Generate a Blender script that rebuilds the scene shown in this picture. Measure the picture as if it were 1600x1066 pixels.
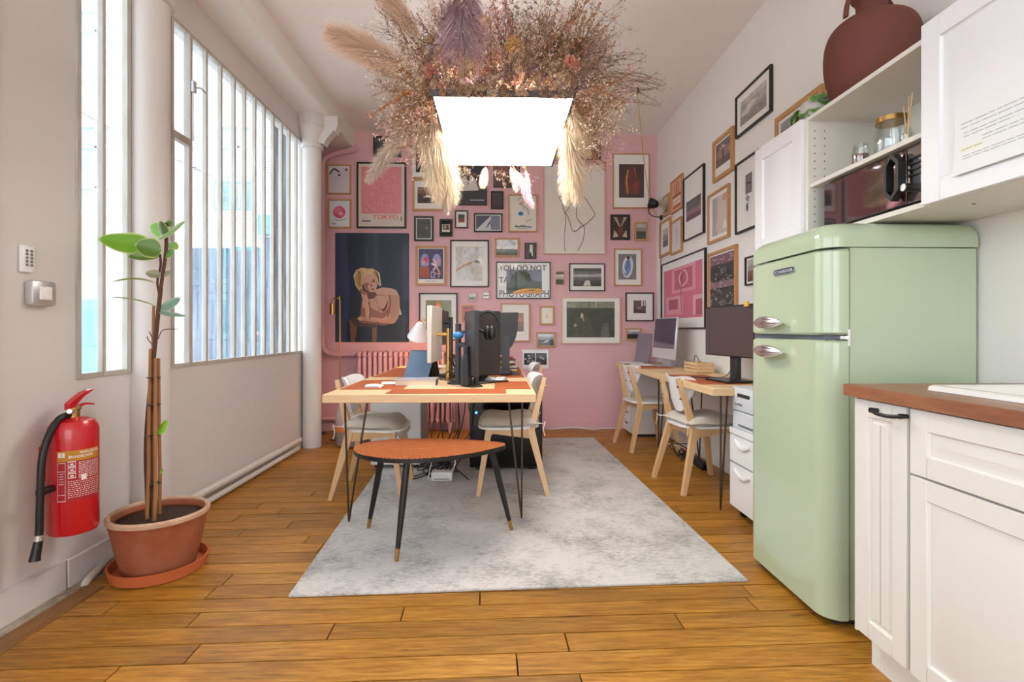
import bpy, bmesh, math, random
from math import sin, cos, pi, radians, sqrt, atan2, exp
from mathutils import Vector, Matrix
random.seed(7)
for o in list(bpy.data.objects):
    bpy.data.objects.remove(o)
SC = bpy.context.scene
COL = SC.collection
# ------------------------------------------------------------------ camera
F = 800.0            # focal length in pixels of the 1600 px frame
HZ = 516.0           # horizon row
CAMZ = 1.08
PSI = math.atan(22 / F)
cam = bpy.data.cameras.new('camera')
cam.sensor_width = 36.0
cam.lens = 36.0 * F / 1600
cam.shift_y = (HZ - 533.0) / 1600.0
cam.clip_start = 0.02
camo = bpy.data.objects.new('camera', cam)
COL.objects.link(camo)
camo.location = (0, 0, CAMZ)
camo.rotation_euler = (pi / 2, 0, -PSI)
SC.camera = camo

def ray(x, y):
    a = (x - 800.0) / F
    return Vector((a * cos(PSI) + sin(PSI), -a * sin(PSI) + cos(PSI), (HZ - y) / F))
def onZ(x, y, z=0.0):
    d = ray(x, y); t = (z - CAMZ) / d.z
    return Vector((d.x * t, d.y * t, z))
def onX(x, y, X):
    d = ray(x, y); t = X / d.x
    return Vector((X, d.y * t, CAMZ + d.z * t))
def onY(x, y, Y):
    d = ray(x, y); t = Y / d.y
    return Vector((d.x * t, Y, CAMZ + d.z * t))

# ------------------------------------------------------------------ world, sun, exposure
W = bpy.data.worlds.new('overcast_sky'); SC.world = W
W.use_nodes = True
bg = W.node_tree.nodes['Background']
bg.inputs[0].default_value = (0.90, 0.95, 1.0, 1)
bg.inputs[1].default_value = 2.6
sun = bpy.data.lights.new('sun', 'SUN'); sun.energy = 1.2; sun.angle = radians(20); sun.color = (1, .97, .92)
suno = bpy.data.objects.new('sun', sun); COL.objects.link(suno)
suno.rotation_euler = Vector((-.35, .75, -1.0)).to_track_quat('-Z', 'Y').to_euler()
SC.view_settings.view_transform = 'Standard'
SC.view_settings.look = 'None'
SC.view_settings.exposure = 0.92
SC.view_settings.gamma = 1
SC.view_settings.use_curve_mapping = False

# ------------------------------------------------------------------ room dimensions
XL, XR, YB, ZC = -1.815, 1.745, 5.58, 3.225
YR = -3.0
PANEL = 9.0
UPLIGHT = 9.0

# ------------------------------------------------------------------ helpers
def lin(c):
    if isinstance(c, str):
        c = [int(c[i:i + 2], 16) for i in (0, 2, 4)]
    out = []
    for q in c[:3]:
        q = q / 255.0
        out.append(q / 12.92 if q <= .04045 else ((q + .055) / 1.055) ** 2.4)
    return (out[0], out[1], out[2], 1.0)

MATS = {}
def mat(name, col, rough=.5, metal=0, var=0.0, vscale=6, stretch=(1, 1, 1), bump=0, bscale=60, coat=0, col2=None,
        emit=0, objrand=0, spec=None, sheen=0):
    """principled material; var mixes towards col2 (or darker) by noise, bump adds fine relief."""
    if name in MATS: return MATS[name]
    m = bpy.data.materials.new(name); m.use_nodes = True
    nt = m.node_tree; N = nt.nodes; L = nt.links
    b = N['Principled BSDF']
    c = lin(col)
    b.inputs['Base Color'].default_value = c
    b.inputs['Roughness'].default_value = rough
    b.inputs['Metallic'].default_value = metal
    if coat: b.inputs['Coat Weight'].default_value = coat; b.inputs['Coat Roughness'].default_value = .04
    if spec is not None: b.inputs['Specular IOR Level'].default_value = spec
    if sheen: b.inputs['Sheen Weight'].default_value = sheen
    if emit:
        b.inputs['Emission Color'].default_value = c; b.inputs['Emission Strength'].default_value = emit
    if var or bump:
        tc = N.new('ShaderNodeTexCoord')
        mp = N.new('ShaderNodeMapping'); mp.inputs['Scale'].default_value = stretch
        L.new(tc.outputs['Object'], mp.inputs['Vector'])
    if var:
        n = N.new('ShaderNodeTexNoise'); n.inputs['Scale'].default_value = vscale; n.inputs['Detail'].default_value = 6
        n.inputs['Roughness'].default_value = .65
        L.new(mp.outputs[0], n.inputs['Vector'])
        r = N.new('ShaderNodeMapRange'); r.inputs[1].default_value = .33; r.inputs[2].default_value = .67
        r.inputs[3].default_value = 0; r.inputs[4].default_value = var
        L.new(n.outputs['Fac'], r.inputs[0])
        mx = N.new('ShaderNodeMix'); mx.data_type = 'RGBA'
        mx.inputs[6].default_value = c
        mx.inputs[7].default_value = lin(col2) if col2 else (c[0] * .45, c[1] * .42, c[2] * .4, 1)
        L.new(r.outputs[0], mx.inputs[0])
        src = mx.outputs[2]
        if objrand:
            oi = N.new('ShaderNodeObjectInfo'); hs = N.new('ShaderNodeHueSaturation')
            mr = N.new('ShaderNodeMapRange'); mr.inputs[3].default_value = 1 - objrand; mr.inputs[4].default_value = 1 + objrand
            L.new(oi.outputs['Random'], mr.inputs[0]); L.new(mr.outputs[0], hs.inputs['Value']); L.new(src, hs.inputs['Color'])
            src = hs.outputs[0]
        L.new(src, b.inputs['Base Color'])
    if bump:
        n2 = N.new('ShaderNodeTexNoise'); n2.inputs['Scale'].default_value = bscale; n2.inputs['Detail'].default_value = 4
        L.new(mp.outputs[0], n2.inputs['Vector'])
        bp = N.new('ShaderNodeBump'); bp.inputs['Strength'].default_value = bump; bp.inputs['Distance'].default_value = .01
        L.new(n2.outputs['Fac'], bp.inputs['Height']); L.new(bp.outputs[0], b.inputs['Normal'])
    MATS[name] = m
    return m

def vcol_mat(name, rough=.5, coat=0, mottle=0, mscale=30, sheen=0):
    if name in MATS: return MATS[name]
    m = bpy.data.materials.new(name); m.use_nodes = True
    nt = m.node_tree; N = nt.nodes; L = nt.links; b = N['Principled BSDF']
    b.inputs['Roughness'].default_value = rough
    if coat: b.inputs['Coat Weight'].default_value = coat; b.inputs['Coat Roughness'].default_value = .03
    a = N.new('ShaderNodeAttribute'); a.attribute_name = 'Col'
    src = a.outputs['Color']
    if mottle:
        tc = N.new('ShaderNodeTexCoord'); n = N.new('ShaderNodeTexNoise'); n.inputs['Scale'].default_value = mscale
        n.inputs['Detail'].default_value = 7; n.inputs['Roughness'].default_value = .7
        L.new(tc.outputs['Object'], n.inputs['Vector'])
        r = N.new('ShaderNodeMapRange'); r.inputs[1].default_value = .3; r.inputs[2].default_value = .7
        r.inputs[3].default_value = 1 - mottle; r.inputs[4].default_value = 1 + mottle
        L.new(n.outputs['Fac'], r.inputs[0])
        mx = N.new('ShaderNodeVectorMath'); mx.operation = 'MULTIPLY'
        L.new(src, mx.inputs[0]); L.new(r.outputs[0], mx.inputs[1]); src = mx.outputs[0]
    L.new(src, b.inputs['Base Color'])
    MATS[name] = m
    return m

class MB:
    """collects polygons, then links them as one mesh object"""
    def __init__(s): s.v = []; s.f = []; s.c = []; s.col = None
    def add(s, vs, fs):
        k = len(s.v); s.v += [Vector(q) for q in vs]
        for f in fs: s.f.append([i + k for i in f]); s.c.append(s.col)
        return s
    def box(s, c, d, bev=0, M=None, seg=1):
        bm = bmesh.new(); bmesh.ops.create_cube(bm, size=1)
        for v in bm.verts: v.co = Vector((v.co.x * d[0], v.co.y * d[1], v.co.z * d[2]))
        if bev: bmesh.ops.bevel(bm, geom=bm.edges[:], offset=bev, segments=seg, affect='EDGES', profile=.5)
        T = Matrix.Translation(Vector(c))
        if M is not None: T = M @ T
        bm.verts.index_update()
        s.add([T @ v.co for v in bm.verts], [[v.index for v in f.verts] for f in bm.faces]); bm.free()
        return s
    def b2(s, lo, hi, bev=0, M=None, seg=1):
        lo = Vector(lo); hi = Vector(hi)
        return s.box((lo + hi) / 2, [abs(q) for q in (hi - lo)], bev, M, seg)
    def tube(s, pts, r, n=8, M=None, cap=True, flat=1.0):
        pts = [Vector(p) for p in pts]
        if M is not None: pts = [M @ p for p in pts]
        rs = r if isinstance(r, (list, tuple)) else [r] * len(pts)
        t0 = (pts[1] - pts[0]).normalized()
        up = Vector((0, 0, 1)) if abs(t0.z) < .9 else Vector((1, 0, 0))
        a = t0.cross(up).normalized(); b = t0.cross(a).normalized()
        vs = []
        for i, p in enumerate(pts):
            if i == 0: t = pts[1] - pts[0]
            elif i == len(pts) - 1: t = pts[-1] - pts[-2]
            else: t = (pts[i + 1] - p).normalized() + (p - pts[i - 1]).normalized()
            t = t.normalized() if t.length > 1e-9 else t0
            a = (a - t * a.dot(t)).normalized(); b = t.cross(a).normalized()
            for k in range(n):
                an = 2 * pi * (k + .5) / n
                vs.append(p + (a * cos(an) + b * sin(an) * flat) * rs[i])
        fs = []
        for i in range(len(pts) - 1):
            for k in range(n):
                fs.append([i * n + k, i * n + (k + 1) % n, (i + 1) * n + (k + 1) % n, (i + 1) * n + k])
        if cap:
            fs.append(list(range(n))[::-1]); fs.append([(len(pts) - 1) * n + k for k in range(n)])
        return s.add(vs, fs)
    def bar(s, p, q, w, d, M=None, up=(0, 1, 0), w2=None, bev=0):
        """square-section bar from p to q; w along 'up x axis', d along up"""
        p = Vector(p); q = Vector(q); t = (q - p).normalized(); u = Vector(up)
        u = (u - t * u.dot(t)).normalized(); a = t.cross(u)
        vs = []
        for e, ww in ((p, w), (q, w2 or w)):
            for sa, su in ((-1, -1), (1, -1), (1, 1), (-1, 1)):
                vs.append(e + a * sa * ww / 2 + u * su * d / 2)
        if M is not None: vs = [M @ x for x in vs]
        return s.add(vs, [[3, 2, 1, 0], [4, 5, 6, 7], [0, 1, 5, 4], [1, 2, 6, 5], [2, 3, 7, 6], [3, 0, 4, 7]])
    def lathe(s, prof, n=24, M=None, cap=True):
        vs = []
        for r, z in prof:
            for k in range(n):
                a = 2 * pi * k / n; vs.append(Vector((r * cos(a), r * sin(a), z)))
        if M is not None: vs = [M @ x for x in vs]
        fs = []
        for i in range(len(prof) - 1):
            for k in range(n):
                fs.append([i * n + k, i * n + (k + 1) % n, (i + 1) * n + (k + 1) % n, (i + 1) * n + k])
        if cap:
            fs.append(list(range(n))[::-1]); fs.append([(len(prof) - 1) * n + k for k in range(n)])
        return s.add(vs, fs)
    def prism(s, poly, h0, h1, to3=None, M=None):
        if to3 is None: to3 = lambda a, b, h: (a, b, h)
        n = len(poly)
        vs = [Vector(to3(a, b, h0)) for a, b in poly] + [Vector(to3(a, b, h1)) for a, b in poly]
        if M is not None: vs = [M @ x for x in vs]
        fs = [list(range(n))[::-1], list(range(n, 2 * n))] + [[i, (i + 1) % n, n + (i + 1) % n, n + i] for i in range(n)]
        return s.add(vs, fs)
    def sphere(s, c, r, n=10, m=6, M=None, sc=(1, 1, 1)):
        c = Vector(c); vs = [c + Vector((0, 0, r * sc[2]))]
        for j in range(1, m):
            th = pi * j / m
            for k in range(n):
                a = 2 * pi * k / n
                vs.append(c + Vector((r * sc[0] * sin(th) * cos(a), r * sc[1] * sin(th) * sin(a), r * sc[2] * cos(th))))
        vs.append(c - Vector((0, 0, r * sc[2])))
        if M is not None: vs = [M @ x for x in vs]
        fs = [[0, 1 + k, 1 + (k + 1) % n] for k in range(n)]
        for j in range(m - 2):
            for k in range(n):
                fs.append([1 + j * n + k, 1 + (j + 1) * n + k, 1 + (j + 1) * n + (k + 1) % n, 1 + j * n + (k + 1) % n])
        e = len(vs) - 1; q = 1 + (m - 2) * n
        fs += [[e, q + (k + 1) % n, q + k] for k in range(n)]
        return s.add(vs, fs)
    def poly(s, pts): return s.add(pts, [list(range(len(pts)))])
    def mesh(s, name, m, off=None, smooth=True):
        me = bpy.data.meshes.new(name)
        vs = s.v if off is None else [off @ q for q in s.v]
        me.from_pydata([tuple(q) for q in vs], [], s.f)
        if any(c is not None for c in s.c):
            at = me.color_attributes.new('Col', 'FLOAT_COLOR', 'CORNER')
            i = 0
            buf = []
            for f, c in zip(s.f, s.c):
                c = c or (1, 1, 1, 1)
                if isinstance(c, list):          # per-corner colours
                    for q in c: buf += list(q)
                else:
                    buf += list(c) * len(f)
            at.data.foreach_set('color', buf)
        bm = bmesh.new(); bm.from_mesh(me)
        bmesh.ops.recalc_face_normals(bm, faces=bm.faces[:]); bm.to_mesh(me); bm.free()
        if smooth:
            me.polygons.foreach_set('use_smooth', [True] * len(me.polygons))
            me.set_sharp_from_angle(angle=radians(38))
        me.materials.append(m)
        return me
    def build(s, name, m, parent=None, world=False, smooth=True, kind=None, norecalc=False):
        off = None; loc = None
        if parent is None:
            xs = [q.x for q in s.v]; ys = [q.y for q in s.v]; zs = [q.z for q in s.v]
            loc = Vector(((min(xs) + max(xs)) / 2, (min(ys) + max(ys)) / 2, min(zs)))
            off = Matrix.Translation(-loc)
        elif world:
            off = wm(parent).inverted()
        me = s.mesh(name, m, off, smooth)
        o = bpy.data.objects.new(name, me); COL.objects.link(o)
        if loc is not None: o.location = loc
        if parent is not None: o.parent = parent
        if kind: o['kind'] = kind
        return o

def wm(o):
    m = o.matrix_basis.copy()
    while o.parent:
        o = o.parent; m = o.matrix_basis @ m
    return m
def tag(o, label, cat, group=None):
    o['label'] = label; o['category'] = cat
    if group: o['group'] = group
    return o
def thing(name, label, cat, loc=(0, 0, 0), rz=0, group=None):
    o = bpy.data.objects.new(name, None); COL.objects.link(o)
    o.empty_display_size = .05
    o.location = loc; o.rotation_euler = (0, 0, rz)
    return tag(o, label, cat, group)
def struct(o, kind='structure'): o['kind'] = kind; return o
def copy_tree(o, parent=None):
    c = o.copy(); COL.objects.link(c); c.parent = parent
    for ch in [q for q in KIDS.get(o.name, [])]: pass
    for ch in o.children: copy_tree(ch, c)
    return c
KIDS = {}
def link_mesh(name, me, parent=None, M=None):
    o = bpy.data.objects.new(name, me); COL.objects.link(o); o.parent = parent
    if M is not None: o.matrix_basis = M
    return o
def catmull(pts, n=6):
    pts = [Vector(p) for p in pts]; out = []
    q = [pts[0] * 2 - pts[1]] + pts + [pts[-1] * 2 - pts[-2]]
    for i in range(1, len(q) - 2):
        for k in range(n):
            t = k / n
            a, b, c, d = q[i - 1], q[i], q[i + 1], q[i + 2]
            out.append(.5 * ((2 * b) + (c - a) * t + (2 * a - 5 * b + 4 * c - d) * t * t + (3 * b - a - 3 * c + d) * t ** 3))
    out.append(pts[-1]); return out
_tc = {}
def text_polys(s, bold=False):
    """triangulated glyph polygons of the built-in font, normalised to cap height 1, left-aligned at 0"""
    k = (s, bold)
    if k in _tc: return _tc[k]
    cu = bpy.data.curves.new('t', 'FONT'); cu.body = s; cu.resolution_u = 3; cu.size = 1.38
    if bold: cu.offset = .022
    ob = bpy.data.objects.new('t', cu); COL.objects.link(ob)
    dg = bpy.context.evaluated_depsgraph_get()
    me = bpy.data.meshes.new_from_object(ob.evaluated_get(dg))
    vs = [v.co.copy() for v in me.vertices]; fs = [list(p.vertices) for p in me.polygons]
    bpy.data.objects.remove(ob); bpy.data.curves.remove(cu); bpy.data.meshes.remove(me)
    w = max([v.x for v in vs] or [1])
    _tc[k] = (vs, fs, w); return _tc[k]
def mtx(o, u, v, n):
    u = Vector(u); v = Vector(v); n = Vector(n); o = Vector(o)
    return Matrix(((u.x, v.x, n.x, o.x), (u.y, v.y, n.y, o.y), (u.z, v.z, n.z, o.z), (0, 0, 0, 1)))

# ------------------------------------------------------------------ materials
m_wall = mat('white_wall_paint', (238, 235, 229), .6, var=.06, vscale=2, col2=(222, 216, 211), bump=.05, bscale=25)
m_lwall = mat('aged_white_paint', (218, 212, 209), .5, var=.15, vscale=1.6, col2=(197, 190, 184), bump=.08, bscale=14)
m_pink = mat('pink_wall_paint', (222, 176, 181), .6, var=.08, vscale=2, col2=(213, 164, 171), bump=.05, bscale=30)
m_pinkgloss = mat('pink_gloss_paint', (224, 176, 184), .35)
m_ceil = mat('ceiling_paint', (242, 236, 231), .8)
m_white = mat('white_lacquer', (236, 236, 236), .35)
m_cream = mat('cream_melamine', (226, 222, 212), .45)
m_steel = mat('painted_steel_bar', (196, 192, 186), .5, var=.5, vscale=14, stretch=(1, 1, .25), col2=(150, 135, 112))
m_black = mat('black_plastic', (22, 22, 24), .4)
m_blackm = mat('black_satin', (30, 30, 32), .5)
m_dark = mat('dark_grey_plastic', (48, 48, 52), .45)
m_screen = mat('dark_screen', (40, 32, 40), .12, coat=.6)
m_chrome = mat('chrome', (240, 240, 243), .2, 1)
m_alu = mat('aluminium', (205, 205, 208), .35, .8)
m_brass = mat('brass', (190, 150, 90), .3, 1)
m_iron = mat('raw_steel_rod', (92, 80, 70), .35, .8)
m_oak = mat('oak_frame_wood', (201, 152, 98), .5, var=.5, vscale=18, stretch=(1, 1, 6), col2=(176, 122, 70))
m_blackframe = mat('black_frame_wood', (34, 30, 30), .4)
m_brownframe = mat('dark_brown_frame_wood', (58, 38, 34), .4)
m_paleframe = mat('pale_ash_frame', (216, 178, 150), .5)
m_matb = mat('mat_board', (233, 230, 224), .8)
m_birch = mat('birch_wood', (228, 196, 150), .45, var=.5, vscale=9, stretch=(1, 8, 8), col2=(206, 165, 116))
m_birch2 = mat('pine_desk_edge', (230, 200, 158), .5, var=.5, vscale=7, stretch=(1, 6, 14), col2=(206, 164, 116))
m_chair = mat('beech_chair_wood', (222, 184, 138), .45, var=.4, vscale=14, stretch=(3, 3, .6), col2=(200, 152, 104))
m_leather = mat('tan_leather', (176, 90, 44), .55, var=.25, vscale=5, col2=(160, 74, 36), bump=.15, bscale=300)
m_linen = mat('linen_cushion', (205, 196, 184), .9, var=.2, vscale=30, col2=(176, 166, 152), bump=.3, bscale=250, sheen=.3)
m_green = mat('sage_green_enamel', (182, 197, 166), .16, coat=.5)
m_terra = mat('terracotta', (152, 76, 44), .7, var=.4, vscale=5, col2=(188, 132, 100), bump=.2, bscale=40)
m_terra2 = mat('fresh_terracotta', (198, 104, 56), .75, var=.25, vscale=8, col2=(186, 96, 56))
m_soil = mat('potting_soil', (62, 42, 30), .95, var=.6, vscale=40, bump=.8, bscale=60)
m_red = mat('red_enamel', (196, 22, 34), .25, coat=.4)
m_brownpot = mat('matt_brown_clay', (108, 58, 46), .75, var=.25, vscale=2.5, col2=(90, 44, 36))
m_counter = mat('walnut_worktop', (160, 106, 74), .35, var=.7, vscale=6, stretch=(6, 1, 6), col2=(118, 70, 46), bump=.05, bscale=50)
m_paper = mat('paper', (238, 238, 236), .7)
m_print = vcol_mat('art_print', .5, coat=.35)
m_photo = vcol_mat('photo_print', .45, coat=.5, mottle=.35, mscale=22)
m_leaf = vcol_mat('variegated_leaf', .4)
m_vc = vcol_mat('coloured_print', .5)

def glass_mat(name, tint=(.93, .97, 1), gloss=.06, haze=0.0, streak=0, rough=.02):
    if name in MATS: return MATS[name]
    m = bpy.data.materials.new(name); m.use_nodes = True
    nt = m.node_tree; N = nt.nodes; L = nt.links
    N.remove(N['Principled BSDF']); out = N['Material Output']
    t = N.new('ShaderNodeBsdfTransparent'); t.inputs[0].default_value = (*tint, 1)
    g = N.new('ShaderNodeBsdfGlossy'); g.inputs['Roughness'].default_value = rough
    fr = N.new('ShaderNodeLayerWeight'); fr.inputs['Blend'].default_value = .25
    mr = N.new('ShaderNodeMapRange'); mr.inputs[3].default_value = gloss; mr.inputs[4].default_value = .22
    L.new(fr.outputs['Fresnel'], mr.inputs[0])
    mx = N.new('ShaderNodeMixShader'); L.new(mr.outputs[0], mx.inputs[0]); L.new(t.outputs[0], mx.inputs[1]); L.new(g.outputs[0], mx.inputs[2])
    fin = mx.outputs[0]
    if haze:
        d = N.new('ShaderNodeBsdfTranslucent'); d.inputs[0].default_value = (.9, .95, 1, 1)
        m2 = N.new('ShaderNodeMixShader'); m2.inputs[0].default_value = haze
        if streak:
            tc = N.new('ShaderNodeTexCoord'); mp = N.new('ShaderNodeMapping'); mp.inputs['Scale'].default_value = (14, 14, 1.2)
            n = N.new('ShaderNodeTexNoise'); n.inputs['Scale'].default_value = 2; n.inputs['Detail'].default_value = 5
            L.new(tc.outputs['Object'], mp.inputs[0]); L.new(mp.outputs[0], n.inputs['Vector'])
            r = N.new('ShaderNodeMapRange'); r.inputs[1].default_value = .4; r.inputs[2].default_value = .75
            r.inputs[3].default_value = haze * .5; r.inputs[4].default_value = haze * .5 + streak
            L.new(n.outputs['Fac'], r.inputs[0]); L.new(r.outputs[0], m2.inputs[0])
        L.new(fin, m2.inputs[1]); L.new(d.outputs[0], m2.inputs[2]); fin = m2.outputs[0]
    L.new(fin, out.inputs[0])
    MATS[name] = m; return m
m_glass = glass_mat('old_window_glass', haze=.03, streak=.1)
m_jar = glass_mat('clear_jar_glass', (.96, .98, .98), .12)

def floor_mat():
    m = bpy.data.materials.new('oak_floor_planks'); m.use_nodes = True
    nt = m.node_tree; N = nt.nodes; L = nt.links; b = N['Principled BSDF']
    g = N.new('ShaderNodeNewGeometry'); oi = N.new('ShaderNodeObjectInfo')
    ad = N.new('ShaderNodeVectorMath'); ad.operation = 'ADD'
    sc = N.new('ShaderNodeVectorMath'); sc.operation = 'SCALE'; sc.inputs[0].default_value = (37, 53, 11)
    L.new(oi.outputs['Random'], sc.inputs['Scale']); L.new(g.outputs['Position'], ad.inputs[0]); L.new(sc.outputs[0], ad.inputs[1])
    mp = N.new('ShaderNodeMapping'); mp.inputs['Scale'].default_value = (4.5, 52, 10); L.new(ad.outputs[0], mp.inputs[0])
    n = N.new('ShaderNodeTexNoise'); n.inputs['Scale'].default_value = 1.6; n.inputs['Detail'].default_value = 8; n.inputs['Roughness'].default_value = .7
    L.new(mp.outputs[0], n.inputs['Vector'])
    cr = N.new('ShaderNodeValToRGB')
    e = cr.color_ramp.elements
    e[0].position = .28; e[0].color = lin((120, 76, 32)); e[1].position = .72; e[1].color = lin((208, 156, 84))
    k = e.new(.5); k.color = lin((174, 121, 54))
    L.new(n.outputs['Fac'], cr.inputs[0])
    n2 = N.new('ShaderNodeTexNoise'); n2.inputs['Scale'].default_value = 1.1; n2.inputs['Detail'].default_value = 4
    mp2 = N.new('ShaderNodeMapping'); mp2.inputs['Scale'].default_value = (2, 6, 1); L.new(ad.outputs[0], mp2.inputs[0]); L.new(mp2.outputs[0], n2.inputs['Vector'])
    hs = N.new('ShaderNodeHueSaturation')
    r1 = N.new('ShaderNodeMapRange'); r1.inputs[3].default_value = .78; r1.inputs[4].default_value = 1.12; L.new(oi.outputs['Random'], r1.inputs[0])
    r2 = N.new('ShaderNodeMapRange'); r2.inputs[1].default_value = .3; r2.inputs[2].default_value = .7; r2.inputs[3].default_value = .78; r2.inputs[4].default_value = 1.15
    L.new(n2.outputs['Fac'], r2.inputs[0])
    mu = N.new('ShaderNodeMath'); mu.operation = 'MULTIPLY'; L.new(r1.outputs[0], mu.inputs[0]); L.new(r2.outputs[0], mu.inputs[1])
    L.new(mu.outputs[0], hs.inputs['Value']); hs.inputs['Saturation'].default_value = 1.05
    L.new(cr.outputs[0], hs.inputs['Color'])
    # knots and dark cracks
    v = N.new('ShaderNodeTexNoise'); v.inputs['Scale'].default_value = 3.2; v.inputs['Detail'].default_value = 2
    mp3 = N.new('ShaderNodeMapping'); mp3.inputs['Scale'].default_value = (1, 4.5, 1); L.new(ad.outputs[0], mp3.inputs[0]); L.new(mp3.outputs[0], v.inputs['Vector'])
    r3 = N.new('ShaderNodeMapRange'); r3.inputs[1].default_value = .71; r3.inputs[2].default_value = .76; r3.inputs[3].default_value = 0; r3.inputs[4].default_value = .75
    L.new(v.outputs['Fac'], r3.inputs[0])
    mx = N.new('ShaderNodeMix'); mx.data_type = 'RGBA'; mx.inputs[7].default_value = lin((70, 44, 22))
    L.new(r3.outputs[0], mx.inputs[0]); L.new(hs.outputs[0], mx.inputs[6]); L.new(mx.outputs[2], b.inputs['Base Color'])
    r4 = N.new('ShaderNodeMapRange'); r4.inputs[3].default_value = .3; r4.inputs[4].default_value = .55; L.new(n.outputs['Fac'], r4.inputs[0]); L.new(r4.outputs[0], b.inputs['Roughness'])
    bp = N.new('ShaderNodeBump'); bp.inputs['Strength'].default_value = .12; bp.inputs['Distance'].default_value = .005
    L.new(n.outputs['Fac'], bp.inputs['Height']); L.new(bp.outputs[0], b.inputs['Normal'])
    return m
m_floor = floor_mat()

def rug_mat():
    m = bpy.data.materials.new('distressed_grey_rug'); m.use_nodes = True
    nt = m.node_tree; N = nt.nodes; L = nt.links; b = N['Principled BSDF']; b.inputs['Roughness'].default_value = .95
    b.inputs['Sheen Weight'].default_value = .2
    tc = N.new('ShaderNodeTexCoord')
    def noise(sc, st, det=6, ro=.7):
        mp = N.new('ShaderNodeMapping'); mp.inputs['Scale'].default_value = st; L.new(tc.outputs['Object'], mp.inputs[0])
        n = N.new('ShaderNodeTexNoise'); n.inputs['Scale'].default_value = sc; n.inputs['Detail'].default_value = det; n.inputs['Roughness'].default_value = ro
        L.new(mp.outputs[0], n.inputs['Vector']); return n
    a = noise(2.6, (1, 1, 1)); f = noise(34, (1, 2.0, 1), 8, .85); w = noise(240, (1, 1.0, 1), 2)
    r1 = N.new('ShaderNodeMapRange'); r1.inputs[1].default_value = .34; r1.inputs[2].default_value = .66; r1.inputs[3].default_value = -.13; r1.inputs[4].default_value = .15; L.new(a.outputs['Fac'], r1.inputs[0])
    ad = N.new('ShaderNodeMath'); ad.operation = 'ADD'; L.new(f.outputs['Fac'], ad.inputs[0]); L.new(r1.outputs[0], ad.inputs[1])
    cr = N.new('ShaderNodeValToRGB'); e = cr.color_ramp.elements
    e[0].position = .46; e[0].color = lin((208, 204, 199)); e[1].position = .74; e[1].color = lin((132, 128, 128)); L.new(ad.outputs[0], cr.inputs[0])
    mu = N.new('ShaderNodeMix'); mu.data_type = 'RGBA'; mu.blend_type = 'MULTIPLY'; mu.inputs[0].default_value = 1
    r2 = N.new('ShaderNodeMapRange'); r2.inputs[1].default_value = .3; r2.inputs[2].default_value = .7; r2.inputs[3].default_value = .86; r2.inputs[4].default_value = 1.08; L.new(w.outputs['Fac'], r2.inputs[0])
    L.new(cr.outputs[0], mu.inputs[6]); L.new(r2.outputs[0], mu.inputs[7]); L.new(mu.outputs[2], b.inputs['Base Color'])
    bp = N.new('ShaderNodeBump'); bp.inputs['Strength'].default_value = .4; bp.inputs['Distance'].default_value = .004; L.new(w.outputs['Fac'], bp.inputs['Height']); L.new(bp.outputs[0], b.inputs['Normal'])
    return m
m_rug = rug_mat()
# ================================================================== SETTING
sub = MB().b2((XL - .2, YR, -.08), (XR + .02, YB, -.022)).build('floor', mat('subfloor', (46, 30, 18), .9), None)
struct(sub)
PA = radians(1.4)
unit = MB().box((0, 0, 0), (1, 1, 1)).mesh('plank', m_floor, smooth=False)
PW = .106
rp = random.Random(3)
y = -.1
plank_rows = []
while y < YB + .1:
    w = PW * rp.uniform(.93, 1.07)
    x = XL - .15 - rp.uniform(0, 1.2)
    while x < XR:
        ln = rp.uniform(.75, 1.75)
        x0, x1 = max(x, XL + .005), min(x + ln, XR - .005)
        if x1 - x0 > .06:
            plank_rows.append((x0, x1, y, y + w))
        x += ln
    y += w
for (x0, x1, y0, y1) in plank_rows:
    c = Vector(((x0 + x1) / 2, (y0 + y1) / 2, -.011))
    # the boards run a touch off square to the room
    cy = c.y + c.x * math.tan(PA)
    if cy > YB + .02 or cy < -.2: continue
    M = Matrix.Translation((c.x, cy, c.z + rp.uniform(-.0012, .0008))) @ Matrix.Rotation(PA, 4, 'Z') @ Matrix.Diagonal((x1 - x0 - .005, y1 - y0 - .0055, .022, 1))
    link_mesh('plank', unit, None, None)
    o = COL.objects[-1]
    o.parent = sub; o.matrix_basis = Matrix.Translation(-sub.location) @ M
rearfloor = MB().b2((XL, YR, -.022), (XR, -.16, 0)).build('floor_boards', m_floor, sub, world=True)
# border board along the left wall
MB().b2((XL + .075, 1.0, -.02), (XL + .165, 2.2, .006), .004).build('border_board', mat('worn_border_board', (150, 104, 56), .6, var=.6, vscale=6, stretch=(10, 1, 4), col2=(92, 62, 38), bump=.2, bscale=40), sub, world=True)
MB().b2((XL + .022, 1.0, -.02), (XL + .073, 2.34, .002)).build('plaster_strip', mat('crumbling_plaster', (190, 180, 164), .95, var=.8, vscale=12, stretch=(2, 1, 1), col2=(110, 92, 74), bump=.8, bscale=50), sub, world=True)

struct(MB().b2((XL - .3, YR, ZC), (XR + .15, YB + .15, ZC + .12)).build('ceiling', m_ceil))
wb = MB().b2((-2.1, YB, -.05), (XR + .15, YB + .15, ZC + .02)).build('wall_back', m_pink); struct(wb)
struct(MB().b2((XR, YR, -.05), (XR + .15, YB + .001, ZC + .02)).build('wall_right', m_wall))
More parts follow.
